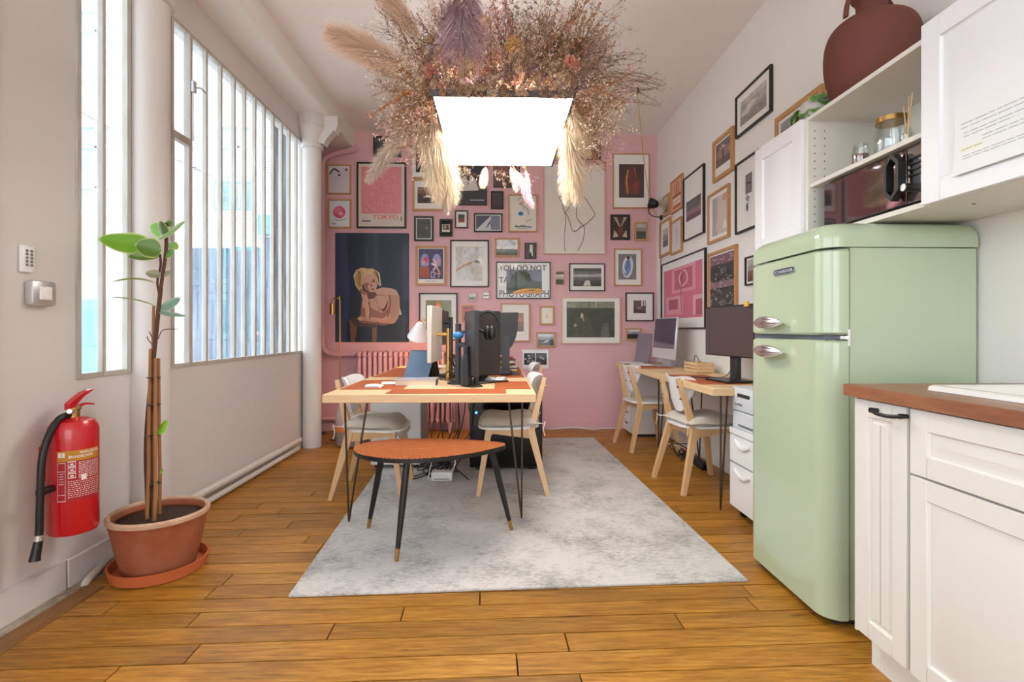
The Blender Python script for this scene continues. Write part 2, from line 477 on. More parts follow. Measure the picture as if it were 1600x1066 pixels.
# left wall with window openings
SZ, TZ = .868, 2.835
def yl(x): return onX(x, 516, XL).y
W1a, W1b = yl(118), yl(203)
W2a, W2b = yl(262), yl(473)
W3a, W3b = -2.6, 1.35
LW = MB(); t0, t1 = XL - .10, XL
YE = 4.86
LW.b2((t0, YR, -.05), (t1, YE, SZ)).b2((t0, YR, TZ), (t1, YE, ZC))
for a, b in ((YR, W3a), (W3b, W1a), (W1b, W2a), (W2b, YE)):
    LW.b2((t0, a, SZ), (t1, b, TZ))
LW.b2((-2.1, YE - .02, -.05), (-1.97, YB, ZC)).b2((-2.1, YE - .02, -.05), (t1, YE + .0, ZC))
# upright seams of the panelled part by the door
LW.b2((XL, 1.885, .125), (XL + .008, 1.905, ZC)).b2((XL, 1.70, .125), (XL + .02, 1.86, ZC), .004)
struct(LW.build('wall_left', m_lwall))
# unseen rear wall; its wide glazed opening is added to let daylight in
RW = MB().b2((XL - .1, YR - .12, -.05), (XR + .1, YR, .25)).b2((XL - .1, YR - .12, 2.95), (XR + .1, YR, ZC))
RW.b2((XL - .1, YR - .12, .25), (-1.55, YR, 2.95)).b2((1.5, YR - .12, .25), (XR + .1, YR, 2.95))
struct(RW.build('wall_rear', m_wall))
w4 = MB()
for x in (-1.53, -.55, .5, 1.48): w4.b2((x - .025, YR - .09, .25), (x + .025, YR - .03, 2.95))
w4.b2((-1.55, YR - .09, 2.2), (1.5, YR - .03, 2.25)).b2((-1.55, YR - .09, .25), (1.5, YR - .03, .3))
w4 = struct(w4.build('added_window_4', m_steel))
# baseboards
bl = MB().b2((XL, 1.0, -.01), (XL + .022, 2.18, .125), .004).b2((XL, 2.19, -.01), (XL + .022, W1b + .03, .12), .004)
struct(bl.build('baseboard_left', m_lwall))
bb = MB().b2((-1.9, YB - .014, -.01), (XR - .001, YB, .085), .003)
struct(bb.build('baseboard_back', m_pink))
br = MB().b2((XR - .014, 2.6, -.01), (XR, YB - .015, .085), .003)
struct(br.build('baseboard_right', m_wall))
# box beam along the ceiling over the glazing, softly rounded lower edge
prof = [(XL - .28, ZC), (XL - .28, 3.05), (-1.60, 3.05)]
for k in range(7):
    a = -pi / 2 + k * pi / 12; prof.append((-1.585 + .035 * cos(a) , 3.085 + .035 * sin(a)))
prof.append((-1.55, ZC))
tb = MB().prism(prof, YR, YB, lambda a, b, h: (a, h, b)).build('trim_1', m_wall); struct(tb)

# ------------------------------------------------------------------ windows
def steel_window(name, bars, z0=SZ, z1=TZ, transom=None, first=None):
    ya, yb = bars[0], bars[-1]
    fr = MB()
    fr.b2((XL - .03, ya, z0), (XL + .006, yb, z0 + .022)).b2((XL - .03, ya, z1 - .022), (XL + .006, yb, z1))
    root = fr.build(name, m_steel); struct(root)
    for k, b in enumerate(bars):
        w = .010 if k not in (0, len(bars) - 1) else .014
        MB().b2((XL - .022, b - w, z0), (XL + .008, b + w, z1), .003).build('glazing_bar', m_steel, root, world=True)
    for k in range(len(bars) - 1):
        a, b = bars[k] + .011, bars[k + 1] - .011
        MB().b2((XL - .016, a, z0 + .02), (XL - .012, b, z1 - .02)).build('window_pane', m_glass, root, world=True, smooth=False)
    return root
steel_window('window_1', [W1a + .012, yl(161), W1b - .012])
xs2 = [262, 297.5, 322, 345, 366, 382.5, 398.5, 413, 427, 440, 452, 463, 472]
ws2 = steel_window('window_2', [yl(x) for x in xs2])
# opening vent in the first bay
a, b = yl(262) + .012, yl(297.5) - .012
zt = onX(280, 213, XL).z
v = MB()
v.b2((XL - .02, a, zt - .03), (XL + .02, b, zt + .012), .003)
v.b2((XL - .02, a + .0, zt + .012), (XL + .014, a + .022, TZ - .02)).b2((XL - .02, b - .022, zt + .012), (XL + .02, b, TZ - .02))
v.b2((XL - .02, a, SZ + .02), (XL + .012, a + .03, zt - .03)).b2((XL - .02, b - .02, SZ + .02), (XL + .012, b, zt - .03))
v.build('vent_frame', m_steel, ws2, world=True)
zl = onX(296, 137, XL).z
lt = MB().b2((XL + .02, b - .02, zl - .035), (XL + .04, b + .01, zl + .035), .004)
lt.tube([(XL + .035, b, zl), (XL + .06, b + .01, zl + .002), (XL + .065, b + .06, zl - .008)], .006, 6)
lt.tube([(XL + .03, b - .01, zl - .03), (XL + .035, b - .015, zl - .2), (XL + .03, b - .01, zl - .32)], .003, 5)
lt.build('vent_latch', m_alu, ws2, world=True)
n3 = 14
steel_window('added_window_3', [W3a + (W3b - W3a) * k / n3 for k in range(n3 + 1)])  # unseen windows behind the camera, added as a light source

# ------------------------------------------------------------------ cast-iron columns
def column(x, y, r, label, bracket):
    t = thing('iron_column', label, 'column', (x, y, 0), 0, 'cast iron columns along the glazing')
    MB().lathe([(r, .0), (r, 2.75)], 28).build('shaft', m_lwall, t)
    MB().lathe([(r * 1.03, 2.75), (r * 1.2, 2.755), (r * 1.2, 2.79), (r * 1.02, 2.80), (r * 1.1, 2.83), (r * 1.45, 2.90), (r * 1.55, 2.92),
                (r * 1.55, 2.945), (r * 1.62, 2.95), (r * 1.62, 3.0), (r * 1.55, 3.05)], 28).build('capital', m_lwall, t)
    if bracket:
        def to3(a, b, h): return (a, h, b)
        p = [(r * .9, 2.80), (r * 1.5, 2.79), (r * 1.7, 2.83), (r * 2.6, 2.92), (r * 2.75, 2.90), (r * 3.0, 2.97), (r * 3.0, 3.05), (r * .9, 3.05)]
        MB().prism(p, -.05, .05, to3).build('bracket', m_lwall, t)
    return t
cb = onZ(485, 698, 0)
column(-1.722, cb.y, .083, 'white cast-iron column at the far end of the glazing, by the pink wall', True)
column(XL + .03, onX(233, 516, XL + .03).y, .093, 'white cast-iron column behind the tall potted plant', False)

# ------------------------------------------------------------------ pipes and conduits
def pipe(name, pts, r, m, label, cat='pipe', n=6, sm=True):
    return tag(MB().tube(catmull(pts, n) if sm else pts, r, 8).build(name, m), label, cat)
pipe('heating_pipe', [(XL + .05, 2.56, .11), (XL + .05, 3.2, .105), (XL + .05, 4.0, .10), (XL + .05, 4.62, .10)], .022, m_lwall, 'white painted heating pipe running low along the wall under the glazing')
pipe('floor_conduit', [(XL + .035, 2.58, .035), (XL + .04, 3.4, .03), (XL + .045, 4.6, .03)], .018, m_lwall, 'thin white conduit on the floor below the heating pipe')
gp = [onZ(131, 921, -.02), onZ(135, 909, .012), onZ(150, 893, .025), onZ(172, 872, .03), onZ(200, 858, .03), (XL + .1, 2.62, .03)]
pipe('grey_conduit', gp, .016, mat('grey_plastic', (196, 188, 178), .5), 'grey flexible conduit on the floor behind the terracotta pot')
YP = YB - .06
P = lambda x, y, Y=None: onY(x, y, Y if Y else YP)
pk = [P(556, 233), P(530, 238.5), P(514, 243), P(506, 250), P(503.5, 264), P(503.5, 330), P(503.5, 430), P(503.5, 520), P(504.5, 540), P(511, 551), P(524, 554), P(545, 554), P(566, 554)]
cl = thing('pink_pipe', 'pink painted heating pipe bending down the left end of the pink wall', 'pipe', P(503.5, 442))
MB().tube(catmull(pk, 5), .026, 8).build('pipe_run', m_pinkgloss, cl, world=True)
MB().lathe([(.027, -.02), (.036, -.018), (.036, .018), (.027, .02)], 14).build('coupling', m_pinkgloss, cl)
MB().tube([(0, 0, 0), (0, .058, 0)], .008, 6).build('wall_bracket', m_pinkgloss, cl)
pipe('return_pipe', [(-1.93, YB - .05, .13), (-1.6, YB - .05, .13), (-1.42, YB - .05, .13)], .022, m_pinkgloss, 'short pink return pipe low in the left corner')
vq_ = P(553, 554)
vb = MB().tube([vq_ + Vector((-.03, 0, 0)), vq_ + Vector((.06, 0, 0))], .03, 10).build('valve_body', m_pinkgloss, cl, world=True)
MB().tube([vq_ + Vector((.01, -.02, 0)), vq_ + Vector((.01, -.07, .01))], .022, 10).build('valve_wheel', m_pinkgloss, vb, world=True)

# ------------------------------------------------------------------ radiator
x0 = P(562, 550).x
rd = thing('cast_iron_radiator', 'pink cast-iron column radiator on the pink wall behind the desk', 'radiator', (x0 + .5, YB - .13, 0))
nr = 19; sp = .0545
ribm = MB()
ribp = [(-.022, .13), (-.024, .80), (-.018, .84), (0, .853), (.018, .84), (.024, .80), (.022, .13), (0, .10)]
ribm.prism(ribp, -.028, .028)   # replaced below by three slim columns
ribm = MB()
for yy in (-.05, .0, .05):
    ribm.tube([(0, yy, .10), (0, yy, .14), (0, yy, .8), (0, yy, .84)], [.012, .02, .02, .012], 8)
ribm.tube([(0, -.062, .80), (0, -.05, .835), (0, 0, .848), (0, .05, .835), (0, .062, .80)], .021, 8)
ribm.tube([(0, -.062, .14), (0, 0, .11), (0, .062, .14)], .021, 8)
rme = ribm.mesh('radiator_rib', m_pinkgloss)
for k in range(nr):
    link_mesh('radiator_rib', rme, rd, Matrix.Translation((-.5 + (k + .5) * sp, 0, 0)))
for zz in (.80, .14): MB().tube([(-.5, 0, zz), (-.5 + nr * sp, 0, zz)], .016, 8).build('header_pipe', m_pinkgloss, rd)
for xx in (-.45, .48):
    MB().b2((xx - .02, -.06, 0), (xx + .02, .06, .11), .004).build('foot', m_pinkgloss, rd)

# ------------------------------------------------------------------ street outside
YF = 9.0
struct(MB().b2((-30, -16, -.25), (-1.95, YF, -.1)).build('street', mat('street_paving', (176, 174, 172), .8, var=.2)))
fac = thing('street_building', 'pale rendered building across the street seen through the tall glazing', 'building', (-6, YF, -.1))
m_fac = mat('pale_render', (226, 224, 220), .8, var=.1, vscale=.8)
m_win = mat('far_window_glass', (150, 178, 196), .15)
m_fwhite = mat('white_shutter', (240, 240, 240), .6)
m_teal = mat('turquoise_paint', (110, 190, 186), .5)
m_dteal = mat('dark_teal_shopfront', (60, 130, 140), .5)
def fr(x0, y0, x1, y1, d0, d1, mb=None):
    p = onY(x0, y1, YF); q = onY(x1, y0, YF)
    return (mb or MB()).b2((p.x, YF - d0, p.z), (q.x, YF + d1, q.z))
MB().b2((-14, YF, -.2), (-2.6, YF + .3, 7.6)).build('facade_wall', m_fac, fac, world=True)
fr(-60, 332, 520, 340, .10, 0).build('cornice', m_fac, fac, world=True)
fr(-60, 120, 520, 126, .06, 0).build('cornice', m_fac, fac, world=True)
def far_window(x0, y0, x1, y1, trans=()):
    f = MB(); w = 4
    fr(x0 - w, y0 - w, x0, y1 + w, .05, 0, f); fr(x1, y0 - w, x1 + w, y1 + w, .05, 0, f); fr(x0, y0 - w, x1, y0, .05, 0, f); fr(x0, y1, x1, y1 + w, .05, 0, f)
    fr((x0 + x1) / 2 - 2, y0, (x0 + x1) / 2 + 2, y1, .04, 0, f)
    for t in trans: fr(x0, t - 1.5, x1, t + 1.5, .04, 0, f)
    wo = f.build('far_window', m_fwhite, fac, world=True)
    fr(x0, y0, x1, y1, .015, 0).build('far_pane', m_win, wo, world=True)
far_window(124, 200, 180, 330, (231, 294))
far_window(122, 20, 182, 112, (50,))
far_window(346, 200, 402, 330, (231,))
far_window(210, 20, 250, 112, (50,)); far_window(340, 20, 400, 112, (50,))
for (a0, a1) in ((297, 318), (414, 436)):
    s = MB()
    for k in range(34):
        yy = 194 + k * 4.1
        fr(a0, yy, a1, yy + 2.2, .05, 0, s)
    fr(a0 - 2, 192, a0 + 1, 336, .055, 0, s); fr(a1 - 1, 192, a1 + 2, 336, .055, 0, s)
    s.build('louvred_shutter', m_fwhite, fac, world=True)
g = MB()
p = onY(344, 330, YF); q = onY(406, 290, YF)
for k in range(15):
    xx = p.x + (q.x - p.x) * k / 14
    g.tube([(xx, YF - .18, p.z), (xx + .03 * (k % 2), YF - .18, (p.z + q.z) / 2), (xx, YF - .18, q.z)], .012, 5)
g.tube([(p.x, YF - .18, q.z), (q.x, YF - .18, q.z)], .018, 6).tube([(p.x, YF - .18, p.z), (q.x, YF - .18, p.z)], .018, 6)
g.build('balcony_railing', mat('grey_ironwork', (120, 150, 165), .5), fac, world=True)
# ground floor: turquoise door, dark shopfront with teal surround
d = fr(92, 468, 166, 640, .05, 0).build('street_door', m_teal, fac, world=True)
fr(100, 480, 126, 540, .07, 0).build('door_panel', m_teal, d, world=True); fr(132, 480, 158, 540, .07, 0).build('door_panel', m_teal, d, world=True)
s = fr(296, 388, 408, 566, .02, 0).build('shop_window', mat('dark_shop_glass', (74, 96, 116), .12), fac, world=True)
for xx in (318, 352, 384): fr(xx, 388, xx + 3, 566, .05, 0).build('mullion', m_dteal, s, world=True)
fr(408, 338, 470, 368, .12, 0).build('shop_fascia', m_dteal, fac, world=True)
s2 = fr(412, 372, 470, 566, .02, 0).build('shop_window', MATS['dark_shop_glass'], fac, world=True)
for xx in (410, 440, 466): fr(xx, 368, xx + 5, 570, .08, 0).build('mullion', m_dteal, s2, world=True)
fr(360, 386, 404, 392, .03, 0).build('house_number_plate', m_dteal, fac, world=True)
p0 = onY(60, 140, YF - .06); p1 = onY(330, 275, YF - .06)
MB().tube([p0, (p0 + p1) / 2 + Vector((0, 0, -.05)), p1], .008, 5).build('facade_cable', m_dark, fac, world=True)
# ================================================================== RUG
ra, rb = onZ(450, 935, 0), onZ(1169, 910, 0)
rc = onZ(940, 685, 0)
ux = (rb - ra); rw = ux.length; ux.normalize(); uy = Vector((-ux.y, ux.x, 0))
rl = (rc - rb).dot(uy)
ang = atan2(ux.y, ux.x)
ctr = (ra + rb) / 2 + uy * rl / 2
rg = MB().box((0, 0, .006), (rw, rl, .010), .003, Matrix.Translation((ctr.x, ctr.y, 0)) @ Matrix.Rotation(ang, 4, 'Z'), 2)
tag(rg.build('rug', m_rug), 'large pale grey distressed rug under the central desk', 'rug')
RZ = .0115

# ================================================================== HAIRPIN LEGS
def hairpin(t, x, y, h, dx, dy, z0=0.0):
    """two-rod hairpin: splays from the foot to the table underside; dx, dy give the spread of the top ends"""
    e = Vector((x, y, z0 + .006)); r = .0058
    a = Vector((x + dx[0], y + dx[1], h)); b = Vector((x + dy[0], y + dy[1], h))
    lo = .02
    o = MB().tube([a, e + (a - e).normalized() * lo + Vector((0, 0, 0)), e, e + (b - e).normalized() * lo, b], r, 8, M=wm(t).inverted()).build('leg', m_iron, t)
    mp = [Vector((x, y, h)), a, b]
    xs = [p.x for p in mp]; ys = [p.y for p in mp]
    MB().b2((min(xs) - .02, min(ys) - .02, h - .004), (max(xs) + .02, max(ys) + .02, h)).build('mounting_plate', m_iron, o, world=True)

# ================================================================== CENTRAL DESK
DH = .74; DT = .045
dl, dr = onZ(511, 613, DH), onZ(838, 613, DH)
DX0, DX1, DY0, DY1 = -.925, .205, 2.72, 4.86
desk = thing('work_desk', 'long birch-topped work desk on hairpin legs in the middle of the rug', 'desk', ((DX0 + DX1) / 2, (DY0 + DY1) / 2, 0))
top = MB().b2((DX0, DY0, DH - DT), (DX1, DY1, DH), .003).build('tabletop', m_birch2, desk, world=True)
f1, f2 = onZ(545, 815, RZ), onZ(815, 811, RZ)
hairpin(desk, f1.x, f1.y, DH - DT, (-.0, -.075), (.10, .02), 0.0)
hairpin(desk, f2.x, f2.y, DH - DT, (.0, -.075), (-.075, .03), RZ)
hairpin(desk, f1.x + .02, 4.70, DH - DT, (0, .07), (.09, -.02), 0)
hairpin(desk, f2.x - .04, 4.70, DH - DT, (0, .07), (-.09, -.02), RZ)
def matp(name, pts, label, z=DH + .0005):
    q = [onZ(x, y, DH) for x, y in pts]
    return tag(MB().prism([(p.x, p.y) for p in q], z, z + .003).build(name, m_leather), label, 'desk mat')
def matr(x0, y0, x1, y1, label):
    return tag(MB().b2((x0, y0, DH + .0005), (x1, y1, DH + .0035), .001).build('leather_desk_mat', m_leather), label, 'desk mat', 'leather mats on the central desk')
pa = onZ(600, 614.5, DH); pb = onZ(790, 614.5, DH); pc = onZ(686, 605, DH)
matr(-.60, 2.742, .045, 2.94, 'tan leather mat along the near end of the central desk, under the black bottle')
matr(-.905, 2.95, -.55, 3.48, 'tan leather mat at the near left place, under the computer mouse')
matr(-.905, 3.72, -.50, 4.60, 'tan leather mat at the far left place of the central desk')
matr(-.02, 2.945, .19, 3.36, 'tan leather mat at the near right place, by the keyboard')
matr(-.12, 3.66, .19, 4.70, 'tan leather mat at the far right place, under the paper piles')

# ================================================================== CHAIRS
def heart(n=40, w=.2, h=.13):
    pts = []
    # rounded triangle, wide at the top
    ctrl = [(0, -.135), (.05, -.125), (.115, -.055), (.175, .03), (.192, .075), (.178, .108), (.13, .118), (.06, .108), (0, .104),
            (-.06, .108), (-.13, .118), (-.178, .108), (-.192, .075), (-.175, .03), (-.115, -.055), (-.05, -.125)]
    c = [Vector((a, b, 0)) for a, b in ctrl]
    out = []
    m = len(c)
    for i in range(m):
        p0, p1, p2, p3 = c[i - 1], c[i], c[(i + 1) % m], c[(i + 2) % m]
        for k in range(3):
            t = k / 3
            q = .5 * ((2 * p1) + (p2 - p0) * t + (2 * p0 - 5 * p1 + 4 * p2 - p3) * t * t + (3 * p1 - p0 - 3 * p2 + p3) * t ** 3)
            out.append((q.x, q.y))
    return out
def make_chair(loc, rz, label, group):
    t = thing('side_chair', label, 'chair', loc, rz, group)
    # seat: slightly dished rounded slab, white
    pts = []
    for k in range(40):
        a = 2 * pi * k / 40
        c, s_ = cos(a), sin(a)
        pts.append((.015 + .205 * (abs(c) ** .55) * (1 if c > 0 else -1), (.215 - .02 * c * -1) * (abs(s_) ** .55) * (1 if s_ > 0 else -1) * (1.0 if c > 0 else .92)))
    MB().prism(pts, .425, .44).build('seat', m_white, t)
    for s in (-1, 1):
        yb_, yf = s * .215, s * .215
        # front leg
        MB().bar((.215, s * .205, 0), (.145, s * .165, .42), .026, .034, w2=.042).build('leg', m_chair, t)
        # rear leg: from the foot up and forward to the seat joint, then the post leans back
        MB().bar((-.235, s * .215, 0), (-.125, s * .165, .43), .026, .03, w2=.05).build('leg', m_chair, t)
        MB().bar((-.125, s * .165, .40), (-.222, s * .118, .755), .048, .026, w2=.024).build('back_post', m_chair, t)
    # seat rails
    for s in (-1, 1):
        MB().prism([(-.13, .36), (.14, .395), (.16, .425), (-.13, .425)], -.012, .012, lambda a, b, h: (a, s * .16 + h, b)).build('seat_rail', m_chair, t)
    MB().b2((.12, -.165, .385), (.145, .165, .425)).build('front_rail', m_chair, t)
    MB().b2((-.13, -.165, .375), (-.105, .165, .425)).build('rear_rail', m_chair, t)
    # backrest: shaped white panel, gently curved, on the front of the posts
    hp = heart(); vs = []; n = len(hp)
    th = .010
    lean = .27
    fr_, bk = [], []
    for (a, b) in hp:
        zc = .655 + b; x = -.185 - (zc - .655) * lean - .0 + (.075 * (abs(a) / .19) ** 2.0)
        fr_.append(Vector((x + .006, a, zc))); bk.append(Vector((x - .006, a, zc)))
    m = MB()
    cf = Vector((-.185 + .006, 0, .66)); cbk = Vector((-.185 - .006, 0, .66))
    vs = fr_ + bk + [cf, cbk]
    fs = []
    for i in range(n):
        j = (i + 1) % n
        fs += [[i, j, 2 * n], [n + j, n + i, 2 * n + 1], [i, n + i, n + j, j]]
    m.add(vs, fs); m.build('backrest', m_white, t)
    for s in (-1, 1):
        for zz in (.62, .70):
            MB().tube([(-.21 - (zz - .655) * lean, s * .128, zz), (-.222 - (zz - .655) * lean, s * .128, zz)], .006, 8).build('screw', m_brass, t)
    return t
def cushion(loc, rz, label, sag=0.0, r=None, h=.045):
    r = r or random.Random(5)
    n = 16; vs = []; fs = []
    def half(sgn):
        base = len(vs)
        for i in range(n + 1):
            for j in range(n + 1):
                u, v = -1 + 2 * i / n, -1 + 2 * j / n
                e = (1 - abs(u) ** 4) * (1 - abs(v) ** 4)
                tuft = sum(exp(-((u - a) ** 2 + (v - b) ** 2) / .03) for a in (-.45, .45) for b in (-.45, .45)) + .8 * exp(-(u * u + v * v) / .03)
                sq = 1 - .06 * (u * v) ** 2
                wob = .006 * sin(5 * u + 1.3) * cos(4 * v)
                z = sgn * (h * e ** .45 - .022 * tuft * e) + wob
                if sgn < 0: z = max(z, -h * .45)
                ed = max(abs(u), abs(v))
                droop = -sag * max(0, u - .45) ** 2
                vs.append(Vector((u * .20 * sq, v * .21 * sq, z + h * .45 + droop)))
        for i in range(n):
            for j in range(n):
                a = base + i * (n + 1) + j
                fs.append([a, a + 1, a + n + 2, a + n + 1])
    half(1); half(-1)
    M = Matrix.Translation(Vector(loc)) @ Matrix.Rotation(rz, 4, 'Z')
    t = thing('seat_cushion', label, 'cushion', loc, rz)
    MB().add(vs, fs).build('cushion_pad', m_linen, t)
    for s in (-1, 1):
        b = Vector((-.19, s * .17, .02))
        MB().tube(catmull([b, b + Vector((-.03, s * .015, -.0)), b + Vector((-.045, s * .03, .012)), b + Vector((-.03, s * .05, -.03)), b + Vector((-.04, s * .055, -.07))], 4), .004, 5).build('tie_string', m_linen, t)
    return t
def chair_from_feet(near, far, faceright, label, group, cush=None, sag=0):
    """near / far: floor positions of the two rear feet"""
    c = (near + far) / 2
    d = (far - near); a = atan2(d.y, d.x) - pi / 2
    if faceright: rz = a; off = Vector((.235, 0, 0))
    else: rz = a + pi; off = Vector((.235, 0, 0))
    p = c + Matrix.Rotation(rz, 3, 'Z') @ off
    p.z = near.z
    make_chair(p, rz, label, group)
    if cush: cushion(p + Vector((0, 0, .441)) + Matrix.Rotation(rz, 3, 'Z') @ Vector((.015, 0, 0)), rz, cush, sag)
    return p, rz
g1, g2 = 'chairs at the wall desk', 'chairs at the central desk'
n_ = onZ(1067, 775, 0); f_ = n_ + Vector((-sin(.15), cos(.15), 0)) * .42
chair_from_feet(n_, f_, True, 'white-backed beech chair with a beige cushion at the near place of the wall desk', g1, 'beige tufted cushion on the near chair of the wall desk')
n_ = onZ(986, 708, 0); f_ = n_ + Vector((-sin(.13), cos(.13), 0)) * .42
chair_from_feet(n_, f_, True, 'white-backed beech chair with a bare seat at the far place of the wall desk', g1)
n_ = onZ(516, 782, 0); f_ = n_ + Vector((.0, .43, 0))
chair_from_feet(n_, f_, True, 'white-backed beech chair tucked under the left side of the central desk', g2, 'rumpled beige cushion sliding on the chair left of the central desk', .25)
n_ = onZ(856, 775, RZ); f_ = n_ + Vector((.0, .43, 0))
chair_from_feet(n_, f_, False, 'white-backed beech chair at the near right place of the central desk', g2, 'plump beige cushion on the near right chair of the central desk')
n_ = Vector((.40, 4.41, RZ)); f_ = n_ + Vector((0, .43, 0))
chair_from_feet(n_, f_, False, 'white-backed beech chair at the far right place of the central desk, mostly hidden', g2)

# ================================================================== OVAL SIDE TABLE
tb = thing('leaf_shaped_table', 'low leaf-shaped coffee table with black legs and brass feet on the rug', 'table', (-.33, 2.56, RZ))
outline = []
n = 56
for k in range(n):
    a = 2 * pi * k / n
    u = cos(a)
    wv = .205 * (1 - .30 * u - .10 * u * u)
    outline.append((-.005 + .375 * u, wv * sin(a) * 1.02 + .05 * u * u * .8 - .02))
def herring():
    m = bpy.data.materials.new('orange_veneer_herringbone'); m.use_nodes = True
    nt = m.node_tree; N = nt.nodes; L = nt.links; b = N['Principled BSDF']; b.inputs['Roughness'].default_value = .35
    tc = N.new('ShaderNodeTexCoord'); sx = N.new('ShaderNodeSeparateXYZ'); L.new(tc.outputs['Object'], sx.inputs[0])
    def math_(op, a, b_=None):
        k = N.new('ShaderNodeMath'); k.operation = op
        for i, q in enumerate((a, b_)):
            if q is None: continue
            if isinstance(q, (int, float)): k.inputs[i].default_value = q
            else: L.new(q, k.inputs[i])
        return k.outputs[0]
    ax = math_('PINGPONG', math_('ADD', sx.outputs[0], 3.0), .12)
    ph = math_('ADD', math_('MULTIPLY', ax, 1.1), sx.outputs[1])
    st = math_('SINE', math_('MULTIPLY', ph, 230.0))
    s01 = math_('MULTIPLY', math_('ADD', st, 1.0), .5)
    n = N.new('ShaderNodeTexNoise'); n.inputs['Scale'].default_value = 30
    L.new(tc.outputs['Object'], n.inputs['Vector'])
    fac = math_('MULTIPLY', s01, n.outputs['Fac'])
    cr = N.new('ShaderNodeValToRGB'); e = cr.color_ramp.elements
    e[0].position = .02; e[0].color = lin((206, 122, 68)); e[1].position = .42; e[1].color = lin((122, 56, 26))
    L.new(fac, cr.inputs[0]); L.new(cr.outputs[0], b.inputs['Base Color'])
    return m
m_herr = herring()
Mt = Matrix.Rotation(radians(4), 4, 'Z')
MB().prism(outline, .487, .4895, M=Mt).build('veneer_top', m_herr, tb)
edge = MB().prism(outline, .467, .487, M=Mt)
edge.build('tabletop_core', m_black, tb)
for (fx, fy, tx, ty) in ((575.5, 825, 600, 0), (619.5, 877, 0, 0), (799.5, 828, 0, 0)):
    q = onZ(fx, fy, RZ) - Vector((-.33, 2.56, RZ))
    tp = Vector((q.x * .72, q.y * .62, .467))
    d = tp - q
    lg = MB().tube([q + d * .12, q + d * .55, tp], [.0115, .0165, .0165], 12).build('leg', m_black, tb)
    MB().tube([q, q + d * .12], [.0095, .0118], 12).build('foot_cap', m_brass, lg)

# ================================================================== UNDER THE CENTRAL DESK
cu = thing('drawer_cabinet', 'plain white cabinet under the left half of the central desk', 'cabinet', (-.79, 4.17, RZ))
MB().b2((-.19, -.2, .03), (.19, .22, .64), .003).build('body', m_white, cu)
MB().b2((.1905, -.198, .04), (.196, .21, .635)).build('side_panel', mat('shaded_white_melamine', (214, 210, 206), .5), cu)  # white side made greyer: its shade is put into the colour
for sx in (-1, 1):
    for sy in (-1, 1): MB().lathe([(.018, 0), (.018, .03)], 10, Matrix.Translation((sx * .15, sy * .16, 0))).build('foot', m_dark, cu)
pc_ = thing('computer_tower', 'big black computer tower with a blue power light under the central desk', 'computer', (.06, 4.13, RZ))
MB().b2((-.275, -.22, .02), (.28, .22, .53), .006).build('case', m_black, pc_)
MB().b2((-.27, -.224, .03), (.275, -.22, .52)).build('front_panel', mat('gloss_black_panel', (12, 12, 14), .1), pc_)
MB().tube([(-.225, -.223, .44), (-.225, -.228, .44)], .009, 12).build('power_light', mat('blue_led', (40, 110, 255), .4, emit=6), pc_)
for sx in (-1, 1): MB().b2((sx * .2 - .03, -.2, 0), (sx * .2 + .03, .2, .02)).build('foot', m_black, pc_)
bx = onZ(690, 752, RZ)
pb = thing('power_box', 'white cable box on the rug below the desk', 'power strip', (bx.x, bx.y + .04, RZ))
MB().b2((-.075, -.04, 0), (.075, .04, .062), .006, seg=2).build('shell', m_white, pb)
MB().b2((-.055, -.042, .012), (.055, -.04, .016)).build('slot', m_dark, pb)
rc_ = random.Random(12)
m_cable = mat('black_cable', (24, 24, 26), .5)
for k in range(9):   # cables hanging below the desk to the tangle
    x = -.47 + .036 * k + rc_.uniform(-.01, .01); y = 3.86 + rc_.uniform(-.08, .08)
    p = [(x, y, DH - DT - .002), (x + rc_.uniform(-.02, .02), y, .5), (x + rc_.uniform(-.04, .04), y - .02, .3)]
    cx, cy = -.40, 3.82
    ox, oy, rr0 = cx + rc_.uniform(-.09, .10), cy + rc_.uniform(-.05, .08), rc_.uniform(.05, .10)
    a0, tl, nl = rc_.uniform(0, 6.28), rc_.uniform(-.9, .9), rc_.choice((12, 16, 20))
    for j in range(nl):
        a = a0 + j * .62; r_ = rr0 * (1 + .25 * sin(j * 1.3 + k)); fz = 1 - j / nl
        p.append((ox + r_ * cos(a), oy + r_ * sin(a) * .7, max(RZ + .006, .03 + .11 * fz + r_ * sin(a) * tl + r_ * cos(a) * .5)))
    p.append((ox + rc_.uniform(-.22, .22), oy + rc_.uniform(-.15, .0), RZ + .006))
    tag(MB().tube(catmull(p, 5), .0042, 5).build('cable', m_cable), 'black cable of the bundle hanging from the central desk to the rug', 'cable', 'black cables under the central desk')
p = [(bx.x + .06, bx.y + .04, .05), (bx.x + .09, bx.y + .05, .12), (bx.x + .07, bx.y + .1, .22), (bx.x, bx.y + .13, .2), (bx.x - .08, bx.y + .12, .12), (bx.x - .1, bx.y + .05, RZ + .01)]
tag(MB().tube(catmull(p, 6), .004, 6).build('cable', m_white), 'white cable looping out of the cable box', 'cable')

# ================================================================== BAG BEHIND THE LEFT CHAIR
bp = onZ(556, 702, 0)
bg_ = thing('tote_bag', 'soft grey and pink bag with an orange band on the floor behind the left chair', 'bag', (bp.x - .07, bp.y + .14, 0))
MB().lathe([(.10, 0), (.145, .02), (.155, .15)], 20).build('bag_base', mat('grey_brown_cloth', (150, 132, 124), .9), bg_)
MB().lathe([(.155, .15), (.162, .165), (.158, .20), (.15, .205)], 20).build('band', mat('orange_webbing', (226, 130, 60), .8), bg_)
MB().lathe([(.15, .205), (.15, .3), (.12, .4), (.06, .43)], 20).build('bag_top', mat('pink_grey_cloth', (186, 164, 162), .9), bg_)

# ================================================================== THINGS ON THE CENTRAL DESK
m_grey = mat('mid_grey_plastic', (120, 122, 126), .4)
DZ = DH + .0005
